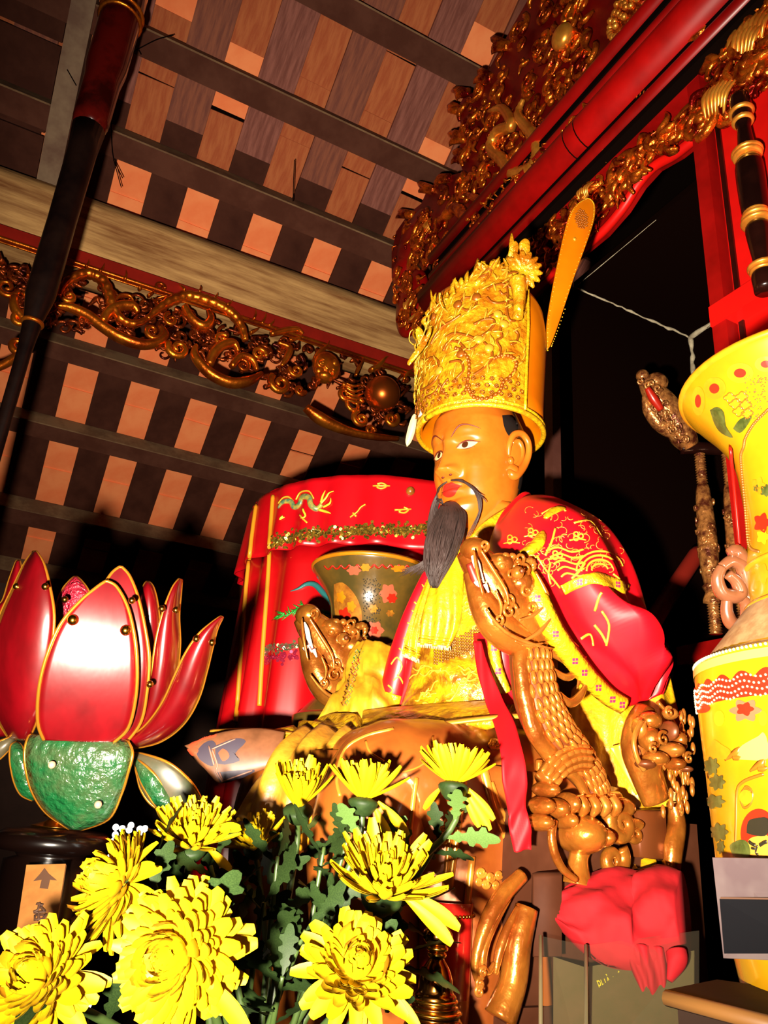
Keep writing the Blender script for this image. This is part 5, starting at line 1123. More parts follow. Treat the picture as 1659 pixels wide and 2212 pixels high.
# arch, robed figures, red sun
b = MB(); drape(b, bvR, [(1588, 1850), (1590, 1780), (1592, 1710), (1604, 1690), (1625, 1680), (1650, 1672)], .0016); drape(b, bvR, [(1600, 1730), (1610, 1700), (1625, 1710), (1622, 1735), (1608, 1745), (1600, 1730)], .0014); drape(b, bvR, circ(1612, 1716, 9, 10), .0012); b.build('painted_arch', M['p_line'], vro)
pt('painted_motif', circ(1613, 1722, 12, 13), M['vase_orange'])
pt('painted_sun', circ(1640, 1800, 32, 44), M['p_red'])
pt('painted_figure', [(1618, 1845), (1620, 1815), (1640, 1806), (1662, 1806), (1664, 1850)], M['p_skin'], .0018)
pt('painted_hat', [(1617, 1800), (1620, 1775), (1635, 1768), (1662, 1768), (1662, 1802), (1640, 1806)], M['p_black'], .0024)
b = MB(); drape(b, bvR, [(1622, 1818), (1630, 1824), (1636, 1826)], .0018, off=.002); drape(b, bvR, [(1645, 1826), (1654, 1820), (1660, 1818)], .0018, off=.002); drape(b, bvR, [(1640, 1826), (1636, 1842), (1642, 1846)], .001, off=.002); drape(b, bvR, [(1627, 1832), (1636, 1834)], .0012, off=.002); b.build('painted_brows', M['p_black'], vro)
pt('painted_figure', [(1588, 1850), (1580, 1828), (1592, 1818), (1610, 1814), (1622, 1826), (1622, 1850)], M['p_green'], .0020)
pt('painted_figure', [(1530, 1862), (1534, 1842), (1548, 1836), (1552, 1856), (1540, 1872)], M['p_skin'], .0018); pt('painted_hair', [(1518, 1845), (1526, 1822), (1540, 1815), (1556, 1828), (1560, 1850), (1548, 1842), (1534, 1842), (1530, 1868)], M['p_black'], .0022)
pt('painted_motif', [(1505, 1950), (1512, 1925), (1528, 1920), (1532, 1960), (1520, 1990)], M['vase_orange'], .0015); pt('painted_motif', [(1512, 2000), (1530, 1990), (1534, 2040), (1516, 2050)], M['p_brown'], .0015)
# collar of the rim and neck
for cx_, cy_, rx, ry in ((1510, 865, 12, 26), (1545, 838, 20, 20), (1600, 805, 24, 18), (1655, 786, 20, 14)):
    pt('painted_petal', circ(cx_, cy_, rx, ry), M['vase_orange'], .0012); pt('painted_petal', circ(cx_, cy_, rx * .45, ry * .45), M['p_red'], .0018)
for c in ((1590, 872), (1578, 858), (1604, 856), (1612, 874), (1598, 888), (1616, 892)): pt('painted_peony', circ(*c, 11, 9, lob=4), M['p_yellow'], .0014)
b = MB()
for c in ((1590, 872), (1578, 858), (1604, 856), (1612, 874), (1598, 888), (1616, 892)): drape(b, bvR, circ(*c, 11, 9, lob=4) + [circ(*c, 11, 9, lob=4)[0]], .0008, off=.0016)
b.build('peony_outline', M['p_line'], vro)
pt('painted_leaf', [(1535, 885), (1550, 878), (1565, 890), (1570, 920), (1585, 945), (1560, 935), (1545, 915)], M['p_green'], .0013)
pt('painted_leaf', [(1585, 925), (1600, 905), (1625, 898), (1615, 920), (1600, 935)], M['p_green'], .0013)
b = MB(); nk_ = [(1659, 885), (1630, 915), (1612, 945), (1608, 965), (1602, 985), (1605, 1030), (1610, 1080), (1614, 1130), (1620, 1180), (1640, 1192)]
for q in spline([Vector(q) for q in nk_], 9):
    h_ = hit(bvR, q.x, q.y, .001)
    if h_: b.ell(h_[0], .0019, n=6, k=4)
b.build('bead_border', M['bead_net'], vro, kind='stuff')
for c, r, mt in (((1640, 1050, 1), 14, 'vase_orange'), ((1636, 1055, 1), 6, 'p_green'), ((1648, 1130, 1), 16, 'p_red'), ((1655, 1060, 1), 10, 'p_green'), ((1650, 1160, 1), 12, 'p_yellow'), ((1648, 1240, 1), 16, 'vase_orange')): pt('painted_motif', circ(c[0], c[1], r, r * 1.2, lob=5), M[mt], .0014)
b = MB()
for k in range(90):
    x, y = rg.uniform(1610, 1659), rg.uniform(810, 905); h_ = hit(bvR, x, y, .0008)
    if h_: b.ell(h_[0], .0009, n=5, k=3)
b.build('painted_dots', M['p_line'], vro, kind='stuff')
# the red strip along the neck is a votive streamer tied to the vase
b = MB(); drape(b, bvR, [(1584, 965), (1590, 1020), (1600, 1100), (1606, 1180), (1612, 1240)], .010, off=.004, flat=.2); b.build('red_streamer', M['lacquer_bright'], vr)
# pinkish scroll handle at the neck foot
defmat('handle_glaze', (0.11, 0.038, 0.016), 0.25, c2=(.08, .025, .010), sc=18, coat=.5)
hd = [[(1608, 1195), (1625, 1215), (1632, 1250), (1622, 1290)], [(1575, 1195), (1588, 1190), (1600, 1200), (1606, 1220)], [(1560, 1225), (1580, 1212), (1602, 1222), (1612, 1250), (1622, 1285), (1618, 1310)], [(1560, 1225), (1550, 1250), (1560, 1280), (1585, 1288), (1600, 1278), (1590, 1255), (1572, 1240)], [(1572, 1285), (1570, 1320), (1580, 1345), (1602, 1352), (1614, 1335), (1612, 1305), (1598, 1288)]]
for pl in hd:
    b = MB(); b.tube([P(x, y, .90 - .0001 * (1620 - x)) for x, y in pl], [.006, .0085, .0085, .006], n=12, sub=6); b.build('handle', M['handle_glaze'], vr)
QL = P(804, 1236, 1.82); zl = QL.z; dz = zl - zfR[0]
b = MB(); b.lathe([(.12, 1.1), (.12, 1.115), (.10, 1.12), (.10, max(1.13, 1.1 + dz - .004)), (.11, max(1.135, 1.1 + dz))], (QL.x, QL.y, 0), 32); rs = b.build('vase_riser', M['dark_lacquer'], None); tag(rs, 'round dark stand under the far vase behind the throne', 'stand')
vl, bvV, vlo = vase(QL, .93, tuple(z + dz for z in zfR), 'far olive porcelain vase behind the throne before the red satin drum', M['vase_dark'])
for c, r, mt in (((838, 1282), (17, 20), 'p_pink'), ((846, 1292), (10, 10), 'p_red'), ((806, 1315), (9, 9), 'vase_orange'), ((808, 1362), (19, 19), 'p_pink'), ((808, 1362), (8, 8), 'p_red'), ((842, 1325), (8, 7), 'p_brown'), ((765, 1232), (14, 10), 'p_pink'), ((790, 1225), (10, 8), 'vase_orange'), ((862, 1228), (16, 7), 'vase_orange')): pt('painted_flower', circ(*c, *r, lob=6, la=.15), M[mt], .0016 + .0004 * (r[0] < 12), vlo, bvV)
pt('painted_panel', [(722, 1262), (740, 1258), (760, 1275), (775, 1300), (782, 1330), (778, 1370), (765, 1395), (740, 1395), (728, 1350), (722, 1300)], M['p_brown'], .0010, vlo, bvV); 
for c, r, mt in (((745, 1330), (12, 16), 'p_red'), ((760, 1310), (9, 11), 'vase_orange'), ((750, 1365), (12, 9), 'p_yellow'), ((738, 1290), (9, 12), 'vase_orange')): pt('painted_flower', circ(*c, *r, lob=5), M[mt], .002, vlo, bvV)
b = MB()
for k in range(12): x = 700 + k * 18; drape(b, bvV, [(x, 1222 - 3 * sin(k / 11 * pi)), (x + 9, 1230 - 3 * sin(k / 11 * pi)), (x + 18, 1222 - 3 * sin(k / 11 * pi))], .0022)
b.build('rim_lappets', M['p_red'], vlo, kind='stuff')
b = MB(); rg = random.Random(2)
for k in range(120):
    x, y = rg.uniform(785, 822), rg.uniform(1248, 1345); h_ = hit(bvV, x, y, .001)
    if h_: b.ell(h_[0], .0016, n=5, k=3)
b.build('painted_dots', M['p_black'], vlo, kind='stuff')

# ================================================================== RED SATIN DRUM PARASOL
defmat('drum_satin', (0.46, 0.002, 0.006), 0.32, c2=(0.34, 0.0015, 0.003), sc=4)
defmat('sequin', (0.55, 0.34, 0.04), 0.2, metal=.8, c2=(.12, .10, .02), sc=120); defmat('sequin_green', (0.10, 0.25, 0.10), 0.2, metal=.7, c2=(.5, .05, .08), sc=140)
dc = P(842, 1090, 2.46); dR = .435
zT, zM, zB = dc.z - .095, dc.z - .295, 1.30
dp = thing('satin_parasol', (dc.x, dc.y, 1.1), 'round red satin ceremonial parasol with embroidered dragon behind the far vase', 'parasol')
def drum(z0, z1, R0, R1, amp, nf, name, mt, seed=0):
    rows_ = []; nz = 14
    for i in range(nz + 1):
        z = lerp(z0, z1, i / nz); row = []
        for j in range(240):
            a = 2 * pi * j / 240; r = lerp(R0, R1, i / nz) + amp * sin(a * nf + 1.5 * sin(a * 5 + seed)) * (.25 + .75 * i / nz)
            row.append(V(dc.x + r * cos(a), dc.y + r * sin(a), z))
        rows_.append(row)
    b_ = MB(); b_.grid(rows_, False, True); bv = b_.bvh(); o = b_.build(name, mt, dp); s_ = o.modifiers.new('solid', 'SOLIDIFY'); s_.thickness = .004; return o, bv
up, bvU = drum(zT, zM, dR, dR + .012, .012, 24, 'valance', M['drum_satin'])
lo, bvLo = drum(zM + .02, zB, dR - .012, dR - .0, .030, 19, 'skirt', M['drum_satin'], 2)
b = MB(); b.lathe([(.02, zT + .06), (.2, zT + .04), (dR, zT)], (dc.x, dc.y, 0), 48, cap=False); b.build('parasol_top', M['drum_satin'], dp)
b = MB(); b.lathe([(.02, 1.1), (.02, zT + .05)], (dc.x, dc.y, 0), 16); b.lathe([(.16, 1.1), (.16, 1.12), (.03, 1.15)], (dc.x, dc.y, 0), 32); b.build('pole', M['dark_lacquer'], dp)
rg = random.Random(41)
def sequins(bv, line, w, n, mt, name, par):
    pts = spline([Vector(q) for q in line], 12); b_ = MB()
    for k in range(n):
        q = rg.choice(pts); h_ = hit(bv, q.x + rg.uniform(-6, 6), q.y + rg.gauss(0, w * .5), .003)
        if h_: b_.lathe([(.0045, -.0006), (.0045, .0006)], h_[0], 6, axis=h_[1] + V(rg.uniform(-.6, .6), rg.uniform(-.6, .6), rg.uniform(-.6, .6)))
    return b_.build(name, mt, par, smooth=False, kind='stuff')
sequins(bvU, [(592, 1172), (650, 1158), (740, 1150), (830, 1146), (930, 1142)], 13, 620, M['sequin'], 'sequin_band', up)
sequins(bvLo, [(570, 1405), (600, 1400), (640, 1396)], 10, 90, M['sequin_green'], 'sequin_band', lo); sequins(bvLo, [(570, 1424), (600, 1420), (640, 1416)], 10, 90, mat('sequin_pink', (.5, .03, .08), .2, metal=.7), 'sequin_band', lo)
for L in ([(556, 1092), (545, 1170), (535, 1260), (527, 1350), (519, 1450), (512, 1560)], [(592, 1072), (586, 1160), (580, 1250), (573, 1340), (566, 1440), (561, 1525)]):
    b = MB()
    for bv, sub in ((bvU, 0), (bvLo, 0)):
        q = [p_ for p_ in spline([Vector(v_) for v_ in L], 8)]; o = [hit(bv, p_.x, p_.y, .004) for p_ in q]; o = [h_[0] for h_ in o if h_]
        if len(o) > 2: b.tube(o, .006, n=8, sub=1)
    b.build('gold_cord', mat('cord', (.55, .22, .01), .4), dp)
b = MB()
dl = [(602, 1098), (612, 1085), (628, 1084), (636, 1096), (648, 1090), (654, 1074), (668, 1076), (672, 1092), (684, 1100), (696, 1090)]
drape(b, bvU, dl, [.003, .007, .008, .008, .009, .009, .009, .009, .008, .006], n=7, off=.002); b.build('embroidered_dragon', mat('emb_gold', (.55, .42, .06), .35, metal=.4, c2=(.10, .22, .12), sc=60), up)
b = MB()
for L in ([(690, 1092), (704, 1078), (712, 1066), (722, 1062)], [(694, 1086), (698, 1072), (704, 1060)], [(700, 1096), (714, 1088), (716, 1076)], [(655, 1100), (660, 1116), (650, 1120)], [(690, 1102), (706, 1106), (716, 1110)], [(612, 1116), (606, 1122), (616, 1118)]): drape(b, bvU, L, [.004, .004, .001], off=.003)
b.build('dragon_mane', mat('emb_yellow', (.6, .5, .03), .4), up, kind='stuff')
b = MB()
for L in ([(602, 1088), (612, 1076), (624, 1074), (634, 1084)], [(640, 1080), (650, 1064), (668, 1062), (678, 1078)], [(648, 1112), (656, 1122), (664, 1130)], [(820, 1047), (815, 1053), (825, 1056), (835, 1050), (825, 1044), (815, 1046)], [(806, 1050), (842, 1050)], [(868, 1100), (862, 1106), (874, 1108), (882, 1101), (872, 1096)], [(852, 1102), (888, 1100)], [(756, 1118), (764, 1112), (772, 1106), (780, 1096), (790, 1090)], [(762, 1108), (770, 1116)]): drape(b, bvU, L, .0028, off=.002)
b.build('embroidered_cloud', M['thread_gold'], up, kind='stuff')
h_ = hit(bvU, 886, 1062, .004); b = MB(); b.ell(h_[0], .012, n=10, k=8); b.build('gather_knot', M['p_brown'], up)
b = MB(); gl = [(720, 1330), (690, 1322), (668, 1312), (645, 1318), (622, 1328), (598, 1330)]
for k in range(70):
    t = rg.random(); q = spline([Vector(v_) for v_ in gl], 8)[int(t * 39)]; h_ = hit(bvLo, q.x, q.y + rg.uniform(-5, 5), .003); h2 = hit(bvLo, q.x - rg.uniform(4, 16), q.y + rg.uniform(-16, 14), .006)
    if h_ and h2: b.tube([h_[0], h2[0]], [.003, .0006], n=4, sub=2)
b.build('green_feather', mat('emb_green', (.01, .22, .02), .4), lo, kind='stuff')
b = MB(); drape(b, bvLo, [(720, 1306), (700, 1282), (682, 1264), (664, 1262), (645, 1272), (628, 1278)], [.007, .008, .008, .007, .004, .001], off=.003); b.build('teal_feather', mat('emb_teal', (.015, .12, .12), .4), lo)

# ================================================================== SECOND CHAIR IN THE NICHE
sc_ = thing('inner_chair', (1.6, 1.02, 1.1), 'small dark gilded chair with dragon finial in the niche right of the statue', 'chair')
def Nq(x, y, d=2.08): return P(x, y, d)
sm = 2.08 / F_PX
defmat('old_gilt', (0.50, 0.20, 0.05), 0.3, metal=.6, c2=(.10, .02, .008), sc=40, bump=.5, bsc=60)
b = MB(); b.tube([Nq(1385, 812), (Nq(1405, 840)), Nq(1430, 870), Nq(1455, 905), Nq(1478, 945), Nq(1490, 965)], [sm * v_ for v_ in (10, 22, 30, 32, 28, 20)], n=16, sub=6); b.ell(Nq(1388, 812), sm * 14); b.ell(Nq(1420, 825), (sm * 26, sm * 20, sm * 20)); b.build('dragon_finial', M['old_gilt'], sc_)
b = MB(); b.tube([Nq(1452, 935), Nq(1425, 915), Nq(1402, 885), Nq(1392, 855)], [sm * v_ for v_ in (14, 17, 14, 5)], n=12); b.build('finial_jaw', M['old_gilt'], sc_)
b = MB(); b.tube([P(1398, 838, 2.03), P(1412, 862, 2.03), P(1428, 885, 2.03)], [sm * 6, sm * 10, sm * 7], n=10); b.build('finial_mouth', M['p_red'], sc_)
for i in range(26):
    t = i / 25; b = MB(); x, y = lerp(1392, 1480, t) + rg.uniform(-16, 16), lerp(830, 950, t) + rg.uniform(-12, 12); b.curl(P(x, y, 2.035), RIGHT, DOWN, sm * rg.uniform(6, 11), 1.2, sm * 3.2, 1, rg.uniform(0, 6)); b.build('finial_curl', M['old_gilt'], sc_)
b = MB(); b.tube([Nq(1470, 968), Nq(1510, 968), Nq(1600, 974)], sm * 14, n=10); b.build('crest_rail', M['dark_lacquer'], sc_)
def spind(x, d):
    q = P(x, 1000, d); z = lambda py: axz(q.x, q.y, py); u = d / F_PX
    b_ = MB(); prof_ = []
    for k in range(13): prof_ += [(u * 8, z(980 + k * 5.5)), (u * 12, z(983 + k * 5.5))]
    prof_ += [(u * 14, z(1058)), (u * 16, z(1080)), (u * 19, z(1140)), (u * 20, z(1200)), (u * 17, z(1240)), (u * 14, z(1262)), (u * 19, z(1268)), (u * 13, z(1280)), (u * 19, z(1296)), (u * 19, z(1302))]
    for k in range(11): prof_ += [(u * 9, z(1306 + k * 6)), (u * 13, z(1309 + k * 6))]
    prof_ = sorted(prof_, key=lambda a: a[1]); b_.lathe(prof_, (q.x, q.y, 0), 20); b_.build('spindle', M['old_gilt'], sc_)
    for k in range(20):
        a = rg.uniform(0, 6.28); zz = lerp(z(1240), z(1080), rg.random()); c = V(q.x + u * 18 * cos(a), q.y + u * 18 * sin(a), zz); b_ = MB(); b_.curl(c, V(-sin(a), cos(a), 0), V(0, 0, 1), u * rg.uniform(6, 10), 1.1, u * 3.4, 1, a); b_.build('spindle_leaf', M['old_gilt'], sc_)
spind(1513, 2.05); spind(1572, 2.0)
b = MB(); b.box(P(1560, 1392, 2.02) + V(.02, -.05, -.02), (.12, .34, .05)); b.build('seat', M['lacquer_red'], sc_, False)
q = P(1560, 1392, 2.02); b = MB(); b.box((q.x + .03, q.y - .05, (q.z + 1.1) / 2 - .02), (.10, .30, q.z - 1.1 - .05)); b.build('chair_base', M['dark_lacquer'], sc_, False)
rp = MB(); rp.tube([P(1398, 1362, 2.0), P(1450, 1280, 2.15), P(1510, 1190, 2.3)], .024, n=14); o = rp.build('red_pole', mat('dull_red', (.20, .012, .006), .4), None); tag(o, 'slanting dull red pole in the dark niche behind the shoulder', 'pole')
# ================================================================== LOTUS LANTERN
defmat('lotus_red', (0.105, 0.0004, 0.002), 0.30, c2=(0.055, 0.0003, 0.001), sc=9, coat=1.0, bump=.05, bsc=30, stretch=(1, 1, .4))
defmat('lotus_wire', (0.62, 0.24, 0.02), 0.25, metal=.8)
defmat('lotus_green', (0.004, 0.055, 0.014), 0.3, c2=(0.030, 0.05, 0.018), sc=16, coat=.4, bump=.7, bsc=90)
defmat('lotus_pink', (0.22, 0.008, 0.02), 0.2, bump=1.0, bsc=160, coat=.6)
defmat('brass', (0.55, 0.25, 0.03), 0.2, metal=1.0)
LQ = P(168, 1600, 1.1)
lt = thing('lotus_lantern', (LQ.x, LQ.y, .95), 'red lotus lantern with gold wire edges and green sepals on a dark stand', 'lantern')
def petal(Lp, Rp, d0, bulge, tipd, mt, name, nv=10, tk=.5, curl=0.0, sw=.38):
    """Lp, Rp: pixel edges from base to tip; d0 depth, bulge towards the viewer, tipd extra depth at the tip"""
    A, B = spline([Vector(q) for q in Lp], 6), spline([Vector(q) for q in Rp], 6); k = len(A); rows = []
    for i in range(k):
        t = i / (k - 1); row = []
        prof_ = sin(pi * min(1, t * .95 + .02)) ** .8
        for j in range(nv + 1):
            s = j / nv; q = A[i] + (B[i] - A[i]) * s; d = d0 - bulge * (prof_ * (1 - sw) + sw * 4 * s * (1 - s) * (1 - .4 * t)) + tipd * t * t + curl * (s - .5)
            row.append(P(q.x, q.y, d))
        rows.append(row)
    b_ = MB(); b_.grid(rows); o = b_.build(name, mt, lt); m_ = o.modifiers.new('solid', 'SOLIDIFY'); m_.thickness = .003; m_.offset = 0
    b_ = MB(); b_.tube([r[0] for r in rows] + [r[-1] for r in rows[::-1]], .0024, n=7, sub=1); b_.build('gold_wire', M['lotus_wire'], o)
    return o, rows
R_ = M['lotus_red']
def facing_petal(Lp, Rp, c0, k1, k2, mt, name, nv=12):
    # petal bowed about a horizontal line that squarely faces the viewer
    n0 = ((CAM + flo.location) / 2 - c0).normalized(); up_ = P(230, 1256, 1.03) - P(170, 1600, 1.03); up_ = (up_ - n0 * up_.dot(n0)).normalized(); sd_ = up_.cross(n0)
    A, B = spline([Vector(q) for q in Lp], 6), spline([Vector(q) for q in Rp], 6); rows_ = []
    for i_ in range(len(A)):
        row = []
        for j_ in range(nv + 1):
            q = A[i_] + (B[i_] - A[i_]) * (j_ / nv); r = ray(q.x, q.y); p_ = CAM + r * ((c0 - CAM).dot(n0) / r.dot(n0)); v_ = (p_ - c0).dot(up_); s_ = (p_ - c0).dot(sd_)
            row.append(p_ + r.normalized() * (k1 * v_ * v_ + k2 * s_ * s_))
        rows_.append(row)
    b_ = MB(); b_.grid(rows_); o = b_.build(name, mt, lt); m_ = o.modifiers.new('solid', 'SOLIDIFY'); m_.thickness = .003; m_.offset = 0
    b_ = MB(); b_.tube([r[0] for r in rows_] + [r[-1] for r in rows_[::-1]], .0026, n=7, sub=1); b_.build('gold_wire', M['lotus_wire'], o); return o, rows_
front_p, fr_rows = facing_petal([(95, 1598), (82, 1560), (84, 1490), (100, 1420), (130, 1350), (172, 1300), (210, 1268), (228, 1256)], [(245, 1604), (278, 1570), (294, 1500), (296, 1430), (290, 1370), (275, 1310), (252, 1268), (232, 1256)], P(192, 1392, 1.02), 1.9, .5, R_, 'petal')
facing_petal([(130, 1598), (125, 1540), (130, 1470), (150, 1400), (185, 1330), (215, 1280), (240, 1240), (258, 1225)], [(270, 1606), (304, 1560), (318, 1490), (322, 1420), (312, 1350), (298, 1290), (280, 1245), (264, 1226)], P(225, 1392, 1.05), 1.6, .8, R_, 'petal')
petal([(20, 1595), (-12, 1540), (-24, 1470), (-22, 1400), (0, 1330), (28, 1270), (52, 1220), (72, 1192)], [(60, 1600), (82, 1550), (100, 1480), (112, 1400), (117, 1330), (108, 1270), (95, 1220), (78, 1192)], 1.10, .06, .03, R_, 'petal', curl=-.03)
petal([(-40, 1590), (-60, 1520), (-64, 1440), (-50, 1370), (-20, 1320), (5, 1300), (20, 1255), (36, 1212)], [(20, 1590), (25, 1530), (30, 1450), (36, 1370), (42, 1310), (46, 1270), (46, 1235), (42, 1212)], 1.15, .05, .02, R_, 'petal')
petal([(120, 1590), (112, 1520), (112, 1440), (116, 1370), (122, 1310), (135, 1275), (150, 1256), (160, 1247)], [(230, 1590), (228, 1520), (222, 1440), (214, 1370), (204, 1310), (190, 1275), (176, 1256), (166, 1247)], 1.20, .05, .0, M['lotus_pink'], 'petal')
petal([(250, 1590), (275, 1530), (290, 1460), (296, 1390), (298, 1330), (302, 1290), (310, 1268), (316, 1258)], [(290, 1595), (325, 1540), (342, 1470), (346, 1400), (344, 1340), (338, 1295), (330, 1268), (322, 1258)], 1.17, .05, .0, R_, 'petal')
petal([(255, 1600), (292, 1570), (316, 1520), (328, 1450), (338, 1380), (354, 1318), (372, 1272), (386, 1252)], [(300, 1608), (340, 1570), (368, 1510), (382, 1450), (388, 1390), (386, 1330), (390, 1280), (392, 1254)], 1.12, .05, .02, R_, 'petal', curl=.03)
petal([(262, 1602), (310, 1572), (350, 1520), (378, 1460), (402, 1410), (428, 1372), (455, 1348), (476, 1333)], [(285, 1616), (345, 1602), (395, 1565), (428, 1510), (446, 1450), (458, 1400), (468, 1360), (480, 1334)], 1.10, .05, -.01, R_, 'petal', curl=.02)
# green sepals
G_ = M['lotus_green']
petal([(150, 1790), (100, 1755), (70, 1710), (56, 1660), (54, 1620), (62, 1592), (70, 1588), (75, 1588)], [(175, 1792), (235, 1768), (262, 1715), (276, 1670), (286, 1630), (278, 1606), (265, 1600), (255, 1600)], 1.06, .05, .03, G_, 'sepal')
petal([(440, 1738), (420, 1700), (395, 1672), (370, 1652), (345, 1640), (318, 1632), (300, 1628), (290, 1628)], [(432, 1745), (390, 1760), (355, 1755), (325, 1735), (305, 1705), (296, 1670), (290, 1645), (286, 1632)], 1.10, .03, .02, mat('sepal_back', (.05, .04, .02), .4, c2=(.015, .025, .01), sc=14), 'sepal')
petal([(385, 1770), (362, 1762), (338, 1742), (318, 1712), (306, 1690), (298, 1668), (292, 1650), (288, 1640)], [(378, 1748), (365, 1718), (350, 1695), (335, 1675), (320, 1660), (305, 1648), (298, 1642), (292, 1636)], 1.085, .02, .02, G_, 'sepal')
petal([(70, 1728), (46, 1716), (32, 1690), (24, 1655), (22, 1630), (24, 1612), (30, 1606), (34, 1604)], [(84, 1722), (78, 1700), (70, 1675), (62, 1655), (56, 1638), (50, 1622), (46, 1612), (40, 1606)], 1.085, .02, .02, G_, 'sepal')
petal([(-60, 1640), (-40, 1625), (-20, 1612), (-5, 1604), (10, 1598), (20, 1594), (28, 1590), (34, 1588)], [(-60, 1680), (-38, 1665), (-18, 1650), (0, 1638), (14, 1624), (24, 1610), (30, 1602), (36, 1596)], 1.10, .02, .02, mat('sepal_back2', (.05, .04, .02), .4), 'sepal')
b = MB(); b.lathe([(.01, LQ.z - .05), (.035, LQ.z - .03), (.045, LQ.z + .02), (.035, LQ.z + .07), (.012, LQ.z + .11)], (LQ.x + FWD.x * .06, LQ.y + FWD.y * .06, 0), 28, sub=4); b.build('bulb_core', M['lotus_red'], lt)
fbv = BVHTree.FromPolygons([tuple(p) for r in fr_rows for p in r], [[i * 13 + j, i * 13 + j + 1, (i + 1) * 13 + j + 1, (i + 1) * 13 + j] for i in range(len(fr_rows) - 1) for j in range(12)])
for x, y, d in ((158, 1340, None), (271, 1362, None), (98, 1267, 1.04), (36, 1267, 1.1), (285, 1297, 1.05), (140, 1295, 1.13), (324, 1478, 1.05), (350, 1315, 1.08), (380, 1318, 1.09), (424, 1380, 1.06), (458, 1388, 1.06), (112, 1652, 1.02), (212, 1738, 1.02)):
    h_ = hit(fbv, x, y, .004) if d is None else (P(x, y, d - .012), 0); b = MB(); b.ell(h_[0], .0075 if d is None else .005, n=12, k=8); b.build('wire_knob', M['brass'] if y < 1600 else mat('knob', (.40, .22, .13), .5), lt)
# stand
def ZL(py): return axz(LQ.x, LQ.y, py)
lx = P(118, 1810, 1.1); lsx, lsy = lx.x, lx.y
def ZS(py): return axz(lsx, lsy, py)
b = MB(); b.lathe([(.012, ZS(1700)), (.014, ZS(1745)), (.010, ZS(1752)), (.022, ZS(1764)), (.012, ZS(1770)), (.03, ZS(1782)), (.036, ZS(1786)), (.02, ZS(1790))], (lsx, lsy, 0), 28, sub=3); b.build('brass_stem', M['brass'], lt)
b = MB(); b.lathe([(.02, ZS(1786)), (.068, ZS(1794)), (.080, ZS(1806)), (.082, ZS(1822)), (.076, ZS(1836)), (.05, ZS(1842)), (.045, ZS(1850)), (.062, ZS(1858)), (.062, .97), (.08, .96), (.08, .95)], (lsx, lsy, 0), 40); b.build('stand', mat('stand_black', (.0025, .0009, .0006), .22, spec=.4), lt)
# ochre paper strip with arrow and writing
defmat('strip_paper', (0.26, 0.10, 0.018), 0.6, c2=(.20, .075, .012), sc=30); defmat('ink', (0.05, 0.018, 0.006), 0.7)
SD = 1.0
so = MB(); c4 = [P(57, 1868, SD), P(142, 1866, SD), P(112, 2060, SD - .09), P(28, 2060, SD - .09)]; nrm_ = (c4[1] - c4[0]).cross(c4[3] - c4[0]).normalized()
if nrm_.dot(FWD) < 0: nrm_ = -nrm_
so.prism(c4, nrm_ * .004); spv = so.bvh(); spo = so.build('paper_sign', M['strip_paper'], None, False); tag(spo, 'narrow ochre paper sign with black arrow and characters below the lantern', 'sign')
def zz5(x, y): return (x / 3.318, 1680 + y / 3.318)
def flat(name, pix, bv, mt, par, off=.0012):
    pts = [hit(bv, *q, off) for q in pix]; b_ = MB()
    if all(pts): b_.add([q[0] for q in pts], [list(range(len(pts)))]); return b_.build(name, mt, par, False)
flat('arrow', [zz5(*q) for q in [(320, 650), (350, 690), (410, 740), (360, 735), (345, 800), (285, 795), (300, 735), (240, 745), (290, 690)]], spv, M['ink'], spo)
for L in ([(262, 905), (310, 915)], [(285, 895), (275, 945), (240, 965)], [(290, 925), (320, 955)], [(245, 970), (330, 960)], [(255, 985), (315, 985), (310, 1015), (250, 1020), (255, 985)], [(280, 960), (278, 1025)], [(300, 1030), (335, 975)]):
    b = MB(); drape(b, spv, [zz5(*q) for q in L], .0018, off=.0008, sub=1 if len(L) > 3 else 4); b.build('written_stroke', M['ink'], spo)
# LED string sparkle behind the flowers
defmat('led', (0.95, 1.0, 0.95), .3, emit=6.0)
ld = thing('led_string', tuple(P(260, 1800, 1.02)), 'short string of white LED beads behind the yellow flowers', 'led lights')
pos = [(250, 1787), (264, 1790), (283, 1783), (279, 1793), (302, 1791), (313, 1790), (307, 1797), (249, 1803), (246, 1816), (243, 1825), (241, 1836), (238, 1851), (348, 1788), (192, 2172), (190, 2138)]
for x, y in pos:
    b = MB(); b.ell(P(x, y, 1.02), .0042 if x > 200 else .0035, n=10, k=7); b.build('led_bead', M['led'], ld)
b = MB(); b.tube([P(x, y, 1.024) for x, y in [(348, 1788), (313, 1792), (283, 1786), (250, 1790), (246, 1816), (238, 1851), (215, 1950), (200, 2050), (192, 2172), (190, 2240)]], .0016, n=5); b.build('wire', M['black'], ld)

